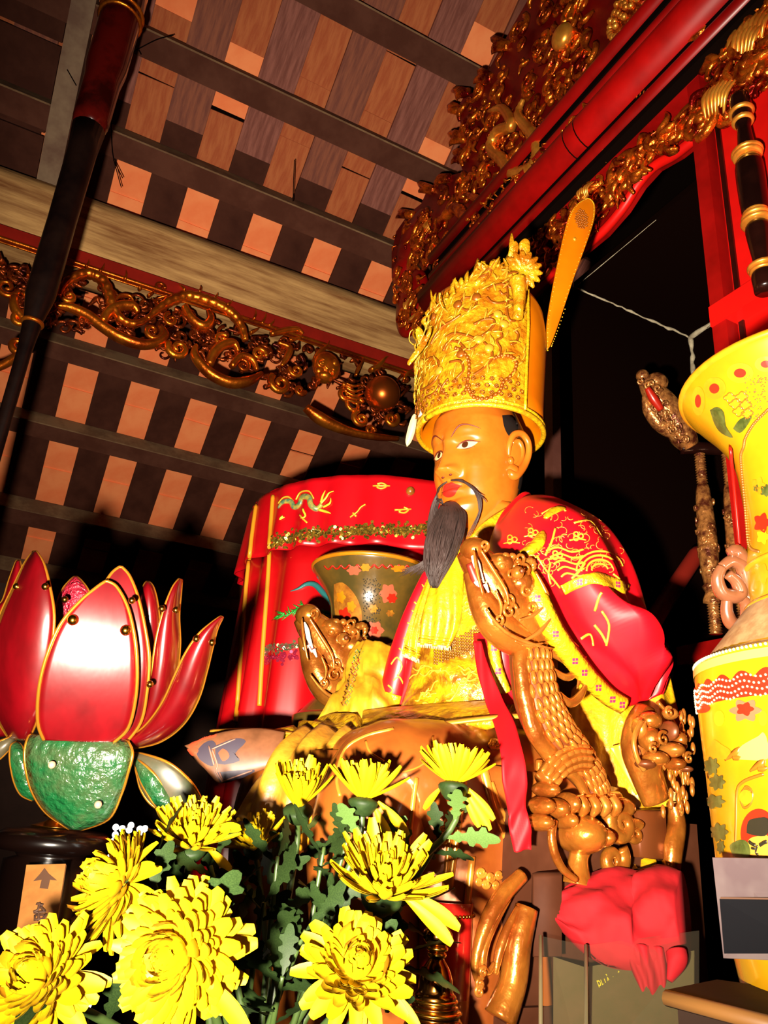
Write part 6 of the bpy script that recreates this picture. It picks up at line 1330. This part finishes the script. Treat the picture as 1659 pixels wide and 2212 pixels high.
# ================================================================== CHRYSANTHEMUMS
defmat('mum', (0.36, 0.215, 0.0006), 0.55, c2=(0.42, 0.265, 0.0006), sc=60, spec=.2)
defmat('mum_deep', (0.34, 0.155, 0.001), 0.55, c2=(0.34, 0.13, 0.001), sc=50, spec=.2)
defmat('leaf', (0.0075, 0.017, 0.0035), 0.55, spec=.15, c2=(0.014, 0.028, 0.006), sc=50)
defmat('leaf_lit', (0.06, 0.11, 0.025), 0.5, spec=.25, c2=(0.045, 0.085, 0.018), sc=50)  # brighter leaf colour, flash light on the upper leaves painted in
defmat('stem', (0.030, 0.055, 0.010), 0.5)
def petal_mesh(cv, w, mt, name):
    rows_ = []; n = 8
    for i in range(n + 1):
        t = i / n; ww = w * (sin(pi * (t * .86 + .07)) ** .7) * (.55 + .6 * t); a = cv * t; row = []
        cx_ = sin(a) / max(cv, 1e-3) if abs(cv) > 1e-3 else t; 
        y_ = (1 - cos(a)) / cv if abs(cv) > 1e-3 else 0
        x_ = sin(a) / cv if abs(cv) > 1e-3 else t
        for s in (-1, -.5, 0, .5, 1): row.append(V(ww * s, -y_ - .35 * ww * (1 - s * s) * 1.0, x_))
        rows_.append(row)
    b_ = MB(); b_.grid(rows_); 
    # thin second skin so that petals have thickness
    b_.grid([[p + V(0, .02, 0) for p in r] for r in rows_][::-1])
    return mesh_of(b_, name, mt)
pm = [petal_mesh(-.9, .15, M['mum'], 'petal'), petal_mesh(-.35, .15, M['mum'], 'petal'), petal_mesh(.6, .15, M['mum'], 'petal'), petal_mesh(-1.5, .14, M['mum_deep'], 'petal'), petal_mesh(-.1, .12, M['mum'], 'petal')]
def leaf_mesh(mt, name, bend=.5):
    out_ = [(0, 0), (.03, .06), (.05, .18), (.10, .22), (.12, .28), (.07, .34), (.09, .42), (.19, .46), (.21, .53), (.12, .58), (.13, .64), (.22, .70), (.21, .77), (.12, .80), (.10, .90), (.06, .99), (0, 1.02)]
    n = len(out_); b_ = MB(); vs_ = []
    for x, t in out_: vs_ += [V(-x, -bend * t * t * .5 + .12 * x, t), V(0, -bend * t * t * .5, t), V(x, -bend * t * t * .5 + .12 * x, t)]
    fs = []
    for i in range(n - 1):
        a = i * 3; c = a + 3; fs += [[a, a + 1, c + 1, c], [a + 1, a + 2, c + 2, c + 1]]
    b_.add(vs_, fs); k = len(vs_); b_.add([v_ + V(0, .012, 0) for v_ in vs_], [f[::-1] for f in fs]); return mesh_of(b_, name, mt)
lm = [leaf_mesh(M['leaf'], 'leaf', .5), leaf_mesh(M['leaf'], 'leaf', -.4), leaf_mesh(M['leaf_lit'], 'leaf', .3)]
pot = P(560, 2330, .84); rg = random.Random(12)
pot.z = max(pot.z, 1.0)
fv = thing('flower_vase', (pot.x, pot.y, .95), 'dark round flower pot holding the yellow chrysanthemums', 'vase')
b = MB(); b.lathe([(.06, .95), (.075, .96), (.095, 1.02), (.085, 1.10), (.06, 1.14), (.07, 1.16), (.055, 1.16), (.05, 1.12)], (pot.x, pot.y, 0), 32, sub=3, cap=False); b.build('pot', M['dark_lacquer'], fv)
def mum(px, py, d, rpx, ax, n, label, open_=1.0, leaves=3, lit_n=0, droop=(), straight=False):
    """ax = facing direction in camera terms (right, down, towards camera)"""
    c = P(px, py, d); L = rpx * d / F_PX; A = (RIGHT * ax[0] + DOWN * ax[1] - FWD * ax[2]).normalized()
    root = thing('chrysanthemum', tuple(c), label, 'flower', 'yellow chrysanthemums in the pot')
    x = A.orthogonal().normalized(); y = A.cross(x)
    for i in range(n):
        t = (i + .5) / n; th = (sqrt(t) ** 1.1) * radians(102) * open_ + rg.uniform(-.08, .08); ph = i * 2.39996 + rg.uniform(-.15, .15)
        dr = (A * cos(th) + (x * cos(ph) + y * sin(ph)) * sin(th)).normalized(); ln = L * (.62 + .40 * t) * rg.uniform(.86, 1.08)
        base = c - A * L * .22 + dr * L * .05
        out = (x * cos(ph) + y * sin(ph)); side = A.cross(out)
        me = pm[0] if t < .35 else (pm[1] if t < .75 else (pm[2] if rg.random() < .6 else pm[1]))
        if rg.random() < .07: me = pm[3]
        if straight: me = pm[1] if i % 3 else pm[4]
        yv = -(A * sin(th) * -1 + out * cos(th)); xw = side
        m4 = frame(base, dr, xw, (ln * rg.uniform(.9, 1.15) * (.72 if straight else 1), ln, ln)); inst('petal', me, m4, root)
    for (ddx, ddy, ln) in droop:
        dr = (RIGHT * ddx + DOWN * ddy - FWD * .25).normalized(); inst('petal', pm[2], frame(c + dr * L * .35, dr, dr.cross(-FWD), (ln * L * .85, ln * L, ln * L)), root)
    cb = c - A * L * .30
    b_ = MB(); b_.lathe([(.02 * L, -.22 * L), (.16 * L, -.18 * L), (.30 * L, .0), (.28 * L, .10 * L), (.1 * L, .16 * L)], cb, 14, sub=2, axis=A); b_.build('calyx', M['leaf'], root)
    stem_end = V(pot.x + rg.uniform(-.03, .03), pot.y + rg.uniform(-.03, .03), 1.13); mid = lerp(cb, stem_end, .45) - A * .03; mid.z = lerp(cb.z, stem_end.z, .4)
    sp = [cb - A * L * .12, cb - A * (.035 + L * .2), mid, stem_end]; b_ = MB(); b_.tube(sp, [.0036, .004, .005, .005], n=8, sub=6); b_.build('stem', M['stem'], root)
    S = spline(sp, 8)
    for k in range(leaves):
        p_ = S[min(4 + int(k * 12 / max(leaves, 1)) + rg.randint(0, 2), len(S) - 1)]; tg = (S[0] - S[-1]).normalized(); a = k * 2.4 + rg.uniform(-.5, .5); o_ = tg.orthogonal().normalized(); sd = o_ * cos(a) + tg.cross(o_) * sin(a)
        sd = (sd - FWD * .35).normalized(); dr = (tg * .65 + sd * .75).normalized(); ln = rg.uniform(.045, .075); inst('leaf', lm[2] if k < lit_n else lm[k % 2], frame(p_, dr, dr.cross(-FWD + sd * .5), (ln, ln, ln)), root)
    return root
mum(372, 2068, .62, 155, (-.25, -.35, .95), 230, 'largest yellow chrysanthemum facing the viewer at the bottom', 1.0, 3, droop=((.85, .45, 1.25),))
mum(238, 1905, .74, 122, (-.75, -.55, .35), 150, 'yellow chrysanthemum leaning left beside the LED beads', .95, 3, droop=((.9, -.5, .9),))
mum(78, 2110, .66, 135, (-.15, -.75, .65), 170, 'yellow chrysanthemum in the lower left corner', .85, 2)
mum(416, 1806, .85, 112, (.12, -.98, .15), 80, 'yellow chrysanthemum seen from the side below the lantern sepal', .68, 4, droop=((.95, -.35, .9), (.8, .5, .9)), straight=True)
mum(548, 1815, 1.0, 82, (-.1, -.98, .15), 70, 'small yellow chrysanthemum at the back beneath the gold robe', .65, 3, straight=True)
mum(645, 1725, 1.0, 108, (.05, -.99, .08), 60, 'slim upright yellow chrysanthemum left of the orange cloth', .40, 4, 2, straight=True)
mum(788, 1705, .95, 108, (.12, -.90, -.35), 85, 'yellow chrysanthemum turned away before the gilded knee', .58, 4, 2, droop=((.5, .85, .9), (.85, .7, .9)), straight=True)
mum(982, 1672, .98, 108, (.12, -.85, -.45), 70, 'uppermost yellow chrysanthemum with drooping petals beside the red ribbon', .62, 5, 5, straight=True, droop=((.45, .9, .75), (.75, .75, .8), (-.7, .6, .6), (.6, .85, .9)))
mum(830, 1905, .80, 150, (.14, -.95, .20), 85, 'pale open yellow chrysanthemum in the middle of the bunch', .62, 4, straight=True, droop=((.95, .35, .9), (.8, .5, .9)))
mum(770, 2090, .68, 135, (.15, -.85, .55), 150, 'yellow chrysanthemum lowest right before the brass finial', .75, 3, droop=((.9, .55, .95),))
# leafy filler shoots
shoot_i = 0
SH = [(700, 1830, .92, 'leafy shoot under the orange cloth between upright flowers'), (960, 1800, .97, 'pale leafy shoot beneath the uppermost chrysanthemum'), (868, 1960, .86, 'leafy shoot between the middle flower and the candle holder'), (600, 1850, .9, 'leafy shoot below the small back chrysanthemum'), (755, 1800, .95, 'leafy shoot below the flower turned away'), (455, 1870, .84, 'leafy shoot under the side-view flower by the lantern'), (570, 1950, .82, 'dark leafy shoot right of the largest chrysanthemum'), (660, 2010, .8, 'dark leafy shoot in the gap between the bottom flowers'), (720, 1975, .83, 'leafy shoot left below the pale open flower'), (610, 2110, .76, 'lowest dark leafy shoot between the two bottom flowers'), (880, 2060, .82, 'leafy shoot left of the bronze finial'), (330, 1890, .8, 'leafy shoot right of the flower leaning left'), (470, 1990, .8, 'leafy shoot tucked behind the largest chrysanthemum')]
for (px, py, d, lab) in SH:
    c = P(px, py, d); shoot_i += 1
    root = thing('leaf_shoot', tuple(c), lab, 'leaves', 'leafy shoots filling the chrysanthemum bunch')
    e = V(pot.x + rg.uniform(-.03, .03), pot.y + rg.uniform(-.03, .03), 1.13); sp = [c, lerp(c, e, .35) + DOWN * -.01, e]; b = MB(); b.tube(sp, [.0022, .0035, .004], n=7, sub=6); b.build('stem', M['stem'], root); S = spline(sp, 6); tg = (c - e).normalized()
    for k in range(6):
        p_ = S[k * 1]; a = k * 2.3 + rg.uniform(-.4, .4); o_ = tg.orthogonal().normalized(); sd = o_ * cos(a) + tg.cross(o_) * sin(a); dr = (tg * .7 + sd * .8 - FWD * .2).normalized(); ln = rg.uniform(.045, .075)
        inst('leaf', lm[k % 2], frame(p_, dr, dr.cross(-FWD * .7 + sd * .9 + V(rg.uniform(-.8, .8), rg.uniform(-.8, .8), rg.uniform(-.8, .8))), (ln, ln, ln)), root)
q = lm[2]
# ================================================================== SMALL THINGS ON THE ALTAR
# votive paper print lying over the far knee
defmat('print_navy', (0.035, 0.025, 0.04), .6); defmat('print_red', (0.45, 0.05, 0.015), .6); defmat('print_line', (0.30, 0.14, 0.10), .6); defmat('print_peach', (0.17, 0.062, 0.024), .5, c2=(.10, .035, .012), sc=14); defmat('print_grey', (0.22, 0.20, 0.20), .6)
vpb = loft(pl3([(398, 1612, 1.30), (450, 1590, 1.31), (500, 1578, 1.32), (560, 1574, 1.33), (615, 1582, 1.33)]), pl3([(440, 1655, 1.27), (470, 1690, 1.26), (505, 1685, 1.27), (560, 1665, 1.275), (605, 1650, 1.28)]), [.008, .014, .016, .014, .008], n=40, sub=8)
bvv = vpb.bvh(); vp_o = vpb.build('votive_paper', M['print_peach'], None); tag(vp_o, 'printed votive paper with red and blue border draped left of the gilded knee', 'votive paper')
def zz2(x, y): return (380 + x / 4.366, 1520 + y / 4.366)
pt('print_patch', [zz2(*q) for q in [(120, 400), (240, 290), (330, 262), (380, 280), (370, 320), (250, 350), (160, 420)]], M['print_red'], .001, vp_o, bvv)
pt('print_patch', [zz2(*q) for q in [(190, 460), (260, 380), (340, 350), (380, 400), (330, 470), (370, 560), (330, 590), (230, 530)]], M['print_navy'], .001, vp_o, bvv)
pt('print_patch', [zz2(*q) for q in [(110, 430), (200, 420), (210, 460), (160, 490)]], M['print_red'], .0014, vp_o, bvv)
pt('print_patch', [zz2(*q) for q in [(370, 400), (560, 330), (660, 360), (560, 470), (600, 540), (400, 570)]], M['print_navy'], .001, vp_o, bvv)
pt('print_patch', [zz2(*q) for q in [(400, 470), (440, 430), (490, 460), (500, 510), (440, 545)]], M['print_red'], .002, vp_o, bvv)
pt('print_patch', [zz2(*q) for q in [(380, 650), (740, 620), (640, 690), (450, 760), (410, 720)]], M['print_navy'], .001, vp_o, bvv)
b = MB()
for L in ([(340, 430), (560, 335)], [(340, 430), (390, 575), (380, 640), (440, 740)], [(310, 400), (360, 580)], [(440, 730), (720, 630)], [(410, 650), (440, 720)]): drape(b, bvv, [zz2(*q) for q in L], .0014, off=.001)
b.build('print_line', M['print_line'], vp_o)
# red tassel cord above it (drum foot)
# brass finial
def lathe_thing(name, px, d, prof_, mt, label, cat, zbase, n=32, sub=3):
    q = P(px[0], px[1], d); zf = lambda py: axz(q.x, q.y, py); u = d / F_PX
    root = thing(name, (q.x, q.y, zbase), label, cat); b_ = MB(); b_.lathe([(r * u, zf(py)) for r, py in prof_], (q.x, q.y, 0), n, sub=sub); b_.build(name + '_body', mt, root); return root, q, zf, u
defmat('bronze', (0.30, 0.12, 0.02), 0.18, metal=1.0, c2=(.22, .08, .015), sc=20)
bf, bq, bz, bu = lathe_thing('brass_finial', (943, 2080), .86, [(20, 2330), (70, 2320), (74, 2260), (66, 2222), (56, 2200), (52, 2196), (54, 2188), (48, 2184), (50, 2172), (44, 2168), (45, 2150), (38, 2140), (36, 2115), (30, 2095), (22, 2080), (16, 2070), (20, 2064), (14, 2058), (22, 2050), (16, 2044), (28, 2036), (33, 2022), (30, 2010), (20, 2000), (8, 1996), (2, 1994)], M['bronze'], 'ringed bronze finial lid in front of the red candle holder', 'finial', .95)
b = MB(); b.lathe([(70 * bu, bz(2322)), (40 * bu, bz(2335)), (34 * bu, 1.0), (60 * bu, .96), (60 * bu, .95)], (bq.x, bq.y, 0), 32); b.build('foot', M['bronze'], bf)
for py, r in ((2185, 55), (2160, 47), (2062, 20), (2048, 23)):
    b = MB(); b.lathe([(r * bu * .8, -.003), (r * bu * 1.02, -.0015), (r * bu * 1.02, .0015), (r * bu * .8, .003)], (bq.x, bq.y, bz(py)), 28, sub=2); b.build('ring', M['brass'], bf)
# red candle holder (faceted box)
defmat('candle_red', (0.30, 0.006, 0.004), 0.25, coat=.5); defmat('candle_amber', (0.30, 0.07, 0.008), 0.3, coat=.3); 
cq = P(958, 2050, 1.0); cz = lambda py: axz(cq.x, cq.y, py)
cn = thing('candle_holder', (cq.x, cq.y, 1.1), 'red and amber candle holder with beaded rim behind the bronze finial', 'candle holder')
b = MB(); b.lathe([(.036, cz(2150)), (.037, cz(1990)), (.038, cz(1945)), (.035, cz(1945)), (.033, cz(1990))], (cq.x, cq.y, 0), 28, cap=False); b.build('glass_cup', M['candle_red'], cn)
b = MB(); b.lathe([(.034, cz(2260)), (.036, cz(2150)), (.033, cz(2140)), (.02, cz(2138))], (cq.x, cq.y, 0), 28); b.build('cup_base', M['candle_amber'], cn)
b = MB(); b.lathe([(.045, .95), (.045, .96), (.034, .97), (.034, cz(2258))], (cq.x, cq.y, 0), 28); b.build('foot', M['candle_amber'], cn)
b = MB()
for k in range(40): a = 2 * pi * k / 40; b.ell((cq.x + .038 * cos(a), cq.y + .038 * sin(a), cz(1972)), .0026, n=6, k=4)
b.build('bead_rim', M['brass'], cn, kind='stuff')
# book case of clear acrylic with a green book
defmat('acrylic', (0.06, 0.05, 0.035), 0.2, alpha=.10, spec=.2); defmat('book_green', (0.060, 0.050, 0.015), 0.55, c2=(0.08, 0.056, 0.020), sc=12); defmat('book_red', (.08, .012, .006), .5); defmat('book_text', (0.34, 0.30, 0.015), .5); defmat('book_white', (0.20, 0.16, 0.13), .5); defmat('page', (.10, .075, .05), .7)
BD = .99
f4 = [P(1262, 2088, BD), P(1500, 2052, BD - .02), P(1500, 2330, BD - .15), P(1262, 2330, BD - .13)]
bdir = (f4[1] - f4[0]).normalized(); bdn = (f4[3] - f4[0]).normalized(); bnm = bdir.cross(bdn).normalized()
if bnm.dot(FWD) < 0: bnm = -bnm
ctr = sum(f4, V(0, 0, 0)) / 4
bk = thing('green_book', tuple(f4[3]), 'green hardback book with gold title under the red cloth', 'book')
m_ = MB(); m_.prism(f4, bnm * .035, .001); bvB = m_.bvh(); cover = m_.build('cover', M['book_green'], bk, False)
m_ = MB(); l4 = [P(1262, 2088, BD), P(1262, 2330, BD - .13), P(1195, 2330, BD - .10), P(1195, 2066, BD + .03)]; m_.prism(l4, bnm * .006, .0005); m_.build('spine', M['book_green'], bk, False)
bvSp = m_.bvh(); flat('spine_stripe', [(1205, 2130), (1250, 2150), (1252, 2200), (1205, 2210)], bvSp, M['book_red'], bk)
def text_on(s, px0, px1, bv, size, mt, par, ext=.0004, font_shear=0.0):
    a = hit(bv, *px0, .0012); c = hit(bv, *px1, .0012)
    if not a or not c: return
    cu = bpy.data.curves.new('t', 'FONT'); cu.body = s; cu.size = size; cu.extrude = ext; to = bpy.data.objects.new('t', cu); COL.objects.link(to); bpy.context.view_layer.update()
    me = bpy.data.meshes.new_from_object(to.evaluated_get(bpy.context.evaluated_depsgraph_get())); bpy.data.objects.remove(to); bpy.data.curves.remove(cu)
    xd = (c[0] - a[0]); n = a[1]; yd = n.cross(xd).normalized(); wd = max(v_.co.x for v_ in me.vertices) or 1; s_ = xd.length / wd
    me.materials.clear(); me.materials.append(mt); m4 = Matrix((xd.normalized() * s_, yd, n)).transposed().to_4x4(); m4.translation = a[0]; inst('lettering', me, m4, par)
text_on('PHẢ HỆ H', (1296, 2143), (1368, 2124), bvB, .021, M['book_text'], cover)
text_on('KHU HÙNG ĐẠI', (1316, 2168), (1378, 2157), bvB, .009, M['book_white'], cover)
text_on('ĐẠO CHÂU - LÝ T', (1340, 2184), (1425, 2168), bvB, .009, M['book_white'], cover)
flat('cover_stripe', [(1330, 2204), (1478, 2172), (1478, 2178), (1330, 2211)], bvB, M['book_red'], cover); flat('cover_foot', [(1335, 2216), (1478, 2184), (1490, 2230), (1335, 2240)], bvB, M['page'], cover)
ac = thing('acrylic_stand', tuple(P(1180, 2330, BD - .11)), 'clear acrylic case holding the green book', 'stand')
for a_, c_ in (((1168, 2022), (1266, 2042)), ((1266, 2042), (1510, 2010))):
    m_ = MB(); q4 = [P(*a_, BD - .015), P(*c_, BD - .022), P(c_[0], 2340, BD - .16), P(a_[0], 2340, BD - .14)]; m_.prism(q4, bnm * .003); m_.build('panel', M['acrylic'], ac, False)
for x, y in ((1168, 2022), (1266, 2042)):
    m_ = MB(); m_.tube([P(x, y, BD - .018), P(x, 2340, BD - .15)], .0028, n=6, sub=2); m_.build('edge', mat('acrylic_edge', (.10, .08, .04), .3, coat=.5), ac)
# crumpled red cloth
defmat('cloth_pink', (0.24, 0.003, 0.006), 0.8, spec=.2, c2=(0.19, 0.0025, 0.004), sc=12)
A = [(1185, 1965, 1.06), (1225, 1915, 1.08), (1290, 1893, 1.10), (1370, 1900, 1.09), (1425, 1868, 1.08), (1475, 1885, 1.05)]; B = [(1190, 1985, 1.03), (1240, 2030, 1.00), (1300, 2070, .975), (1370, 2096, .965), (1425, 2110, .955), (1480, 2085, .955)]
m_ = loft(pl3(A), pl3(B), [.01, .03, .04, .045, .04, .03], n=60, sub=10, fold=lambda u, v, s: (.005 * sin(v * 4 + u * 8) + .003 * sin(v * 9 - u * 14 + 1) + .012 * noise.noise(V(u * 3, v * 2, 7)) + .003 * noise.noise(V(u * 15, v * 9, 2))) * (s > 0))
pc = m_.build('red_cloth', M['cloth_pink'], None); tag(pc, 'crumpled red cloth draped over the book at the throne foot', 'cloth')
m_ = loft(pl3([(1350, 2040, .985), (1362, 2090, .97), (1378, 2130, .955), (1392, 2158, .945)]), pl3([(1440, 2050, .97), (1442, 2100, .955), (1440, 2140, .94), (1428, 2162, .935)]), [.02, .02, .018, .008], n=30, fold=lambda u, v, s: .006 * sin(v * 7 + u * 4) * (s > 0)); m_.build('cloth_corner', M['cloth_pink'], pc)
m_ = loft(pl3([(1440, 2060, .95), (1445, 2090, .94), (1442, 2118, .93)]), pl3([(1482, 2050, .94), (1480, 2075, .93), (1450, 2120, .925)]), [.012, .012, .004], n=20); m_.build('cloth_corner', M['cloth_pink'], pc)
# yellow cushion and dark tray behind the cloth
m_ = loft(pl3([(1295, 1875, 1.17), (1350, 1858, 1.18), (1420, 1852, 1.18)]), pl3([(1290, 1905, 1.13), (1350, 1900, 1.13), (1420, 1880, 1.13)]), [.01, .02, .01], n=24); o = m_.build('yellow_napkin', M['cloth_yellow'], None); tag(o, 'folded yellow napkin behind the crumpled red cloth', 'napkin')
m_ = MB(); m_.prism([P(1330, 1890, 1.12), P(1420, 1862, 1.13), P(1405, 1885, 1.09), P(1345, 1912, 1.08)], V(0, 0, -.012)); o = m_.build('dark_tray', M['dark_lacquer'], None, False); tag(o, 'small dark tray edge on top of the red cloth', 'tray')
# framed photo leaning on the vase
PD = .70
f4 = [P(1538, 1852, PD + .02), P(1780, 1856, PD - .06), P(1790, 2080, PD - .09), P(1562, 2070, PD - .01)]; pn = (f4[1] - f4[0]).cross(f4[3] - f4[0]).normalized()
if pn.dot(FWD) < 0: pn = -pn
pf = thing('leaning_photo', tuple(f4[3]), 'pale mounted photograph with dark picture leaning on the near vase', 'photograph')
m_ = MB(); m_.prism(f4, pn * .004, .0005); bvp = m_.bvh(); m_.build('mount', mat('mount_pale', (.045, .027, .029), .5, c2=(.075, .055, .053), sc=9), pf, False)
flat('picture', [(1556, 1942), (1765, 1946), (1765, 2060), (1566, 2060)], bvp, mat('photo_black', (.003, .003, .004), .5, spec=.1), pf)
flat('picture_glare', [(1558, 1938), (1700, 1940), (1700, 1944), (1558, 1942)], bvp, M['ink'], pf)
# wooden shelf corner
m_ = MB(); s4 = [P(1438, 2138, .66), P(1545, 2062, .735), P(1800, 2075, .70), P(1800, 2170, .56)]; zt_ = s4[0].z
s4 = [V(q.x, q.y, zt_) for q in s4]
sh = thing('wooden_shelf', tuple(s4[0]), 'brown wooden shelf corner in the lower right foreground', 'shelf')
m_.prism(s4, V(0, 0, -.012)); m_.build('shelf_top', mat('shelf_wood', (.012, .005, .003), .7, spec=.15, c2=(.008, .003, .002), sc=14, stretch=(1, 6, 1)), sh, False)
m_ = MB(); m_.prism([lerp(s4[0], s4[2], .06) + V(0, 0, -.012), lerp(s4[1], s4[2], .1) + V(0, 0, -.012), s4[2] + V(0, 0, -.012), s4[3] + V(0, 0, -.012)], V(0, 0, -(zt_ - 1.12))); m_.build('shelf_box', mat('shelf_wood2', (.012, .005, .0025), .7, spec=.15), sh, False)
m_ = MB(); m_.tube([s4[3] + V(0, 0, -.006), s4[0] + V(0, 0, -.006)], .0065, n=8, sub=2); m_.build('shelf_edge', mat('shelf_edge', (.13, .055, .012), .5), sh)
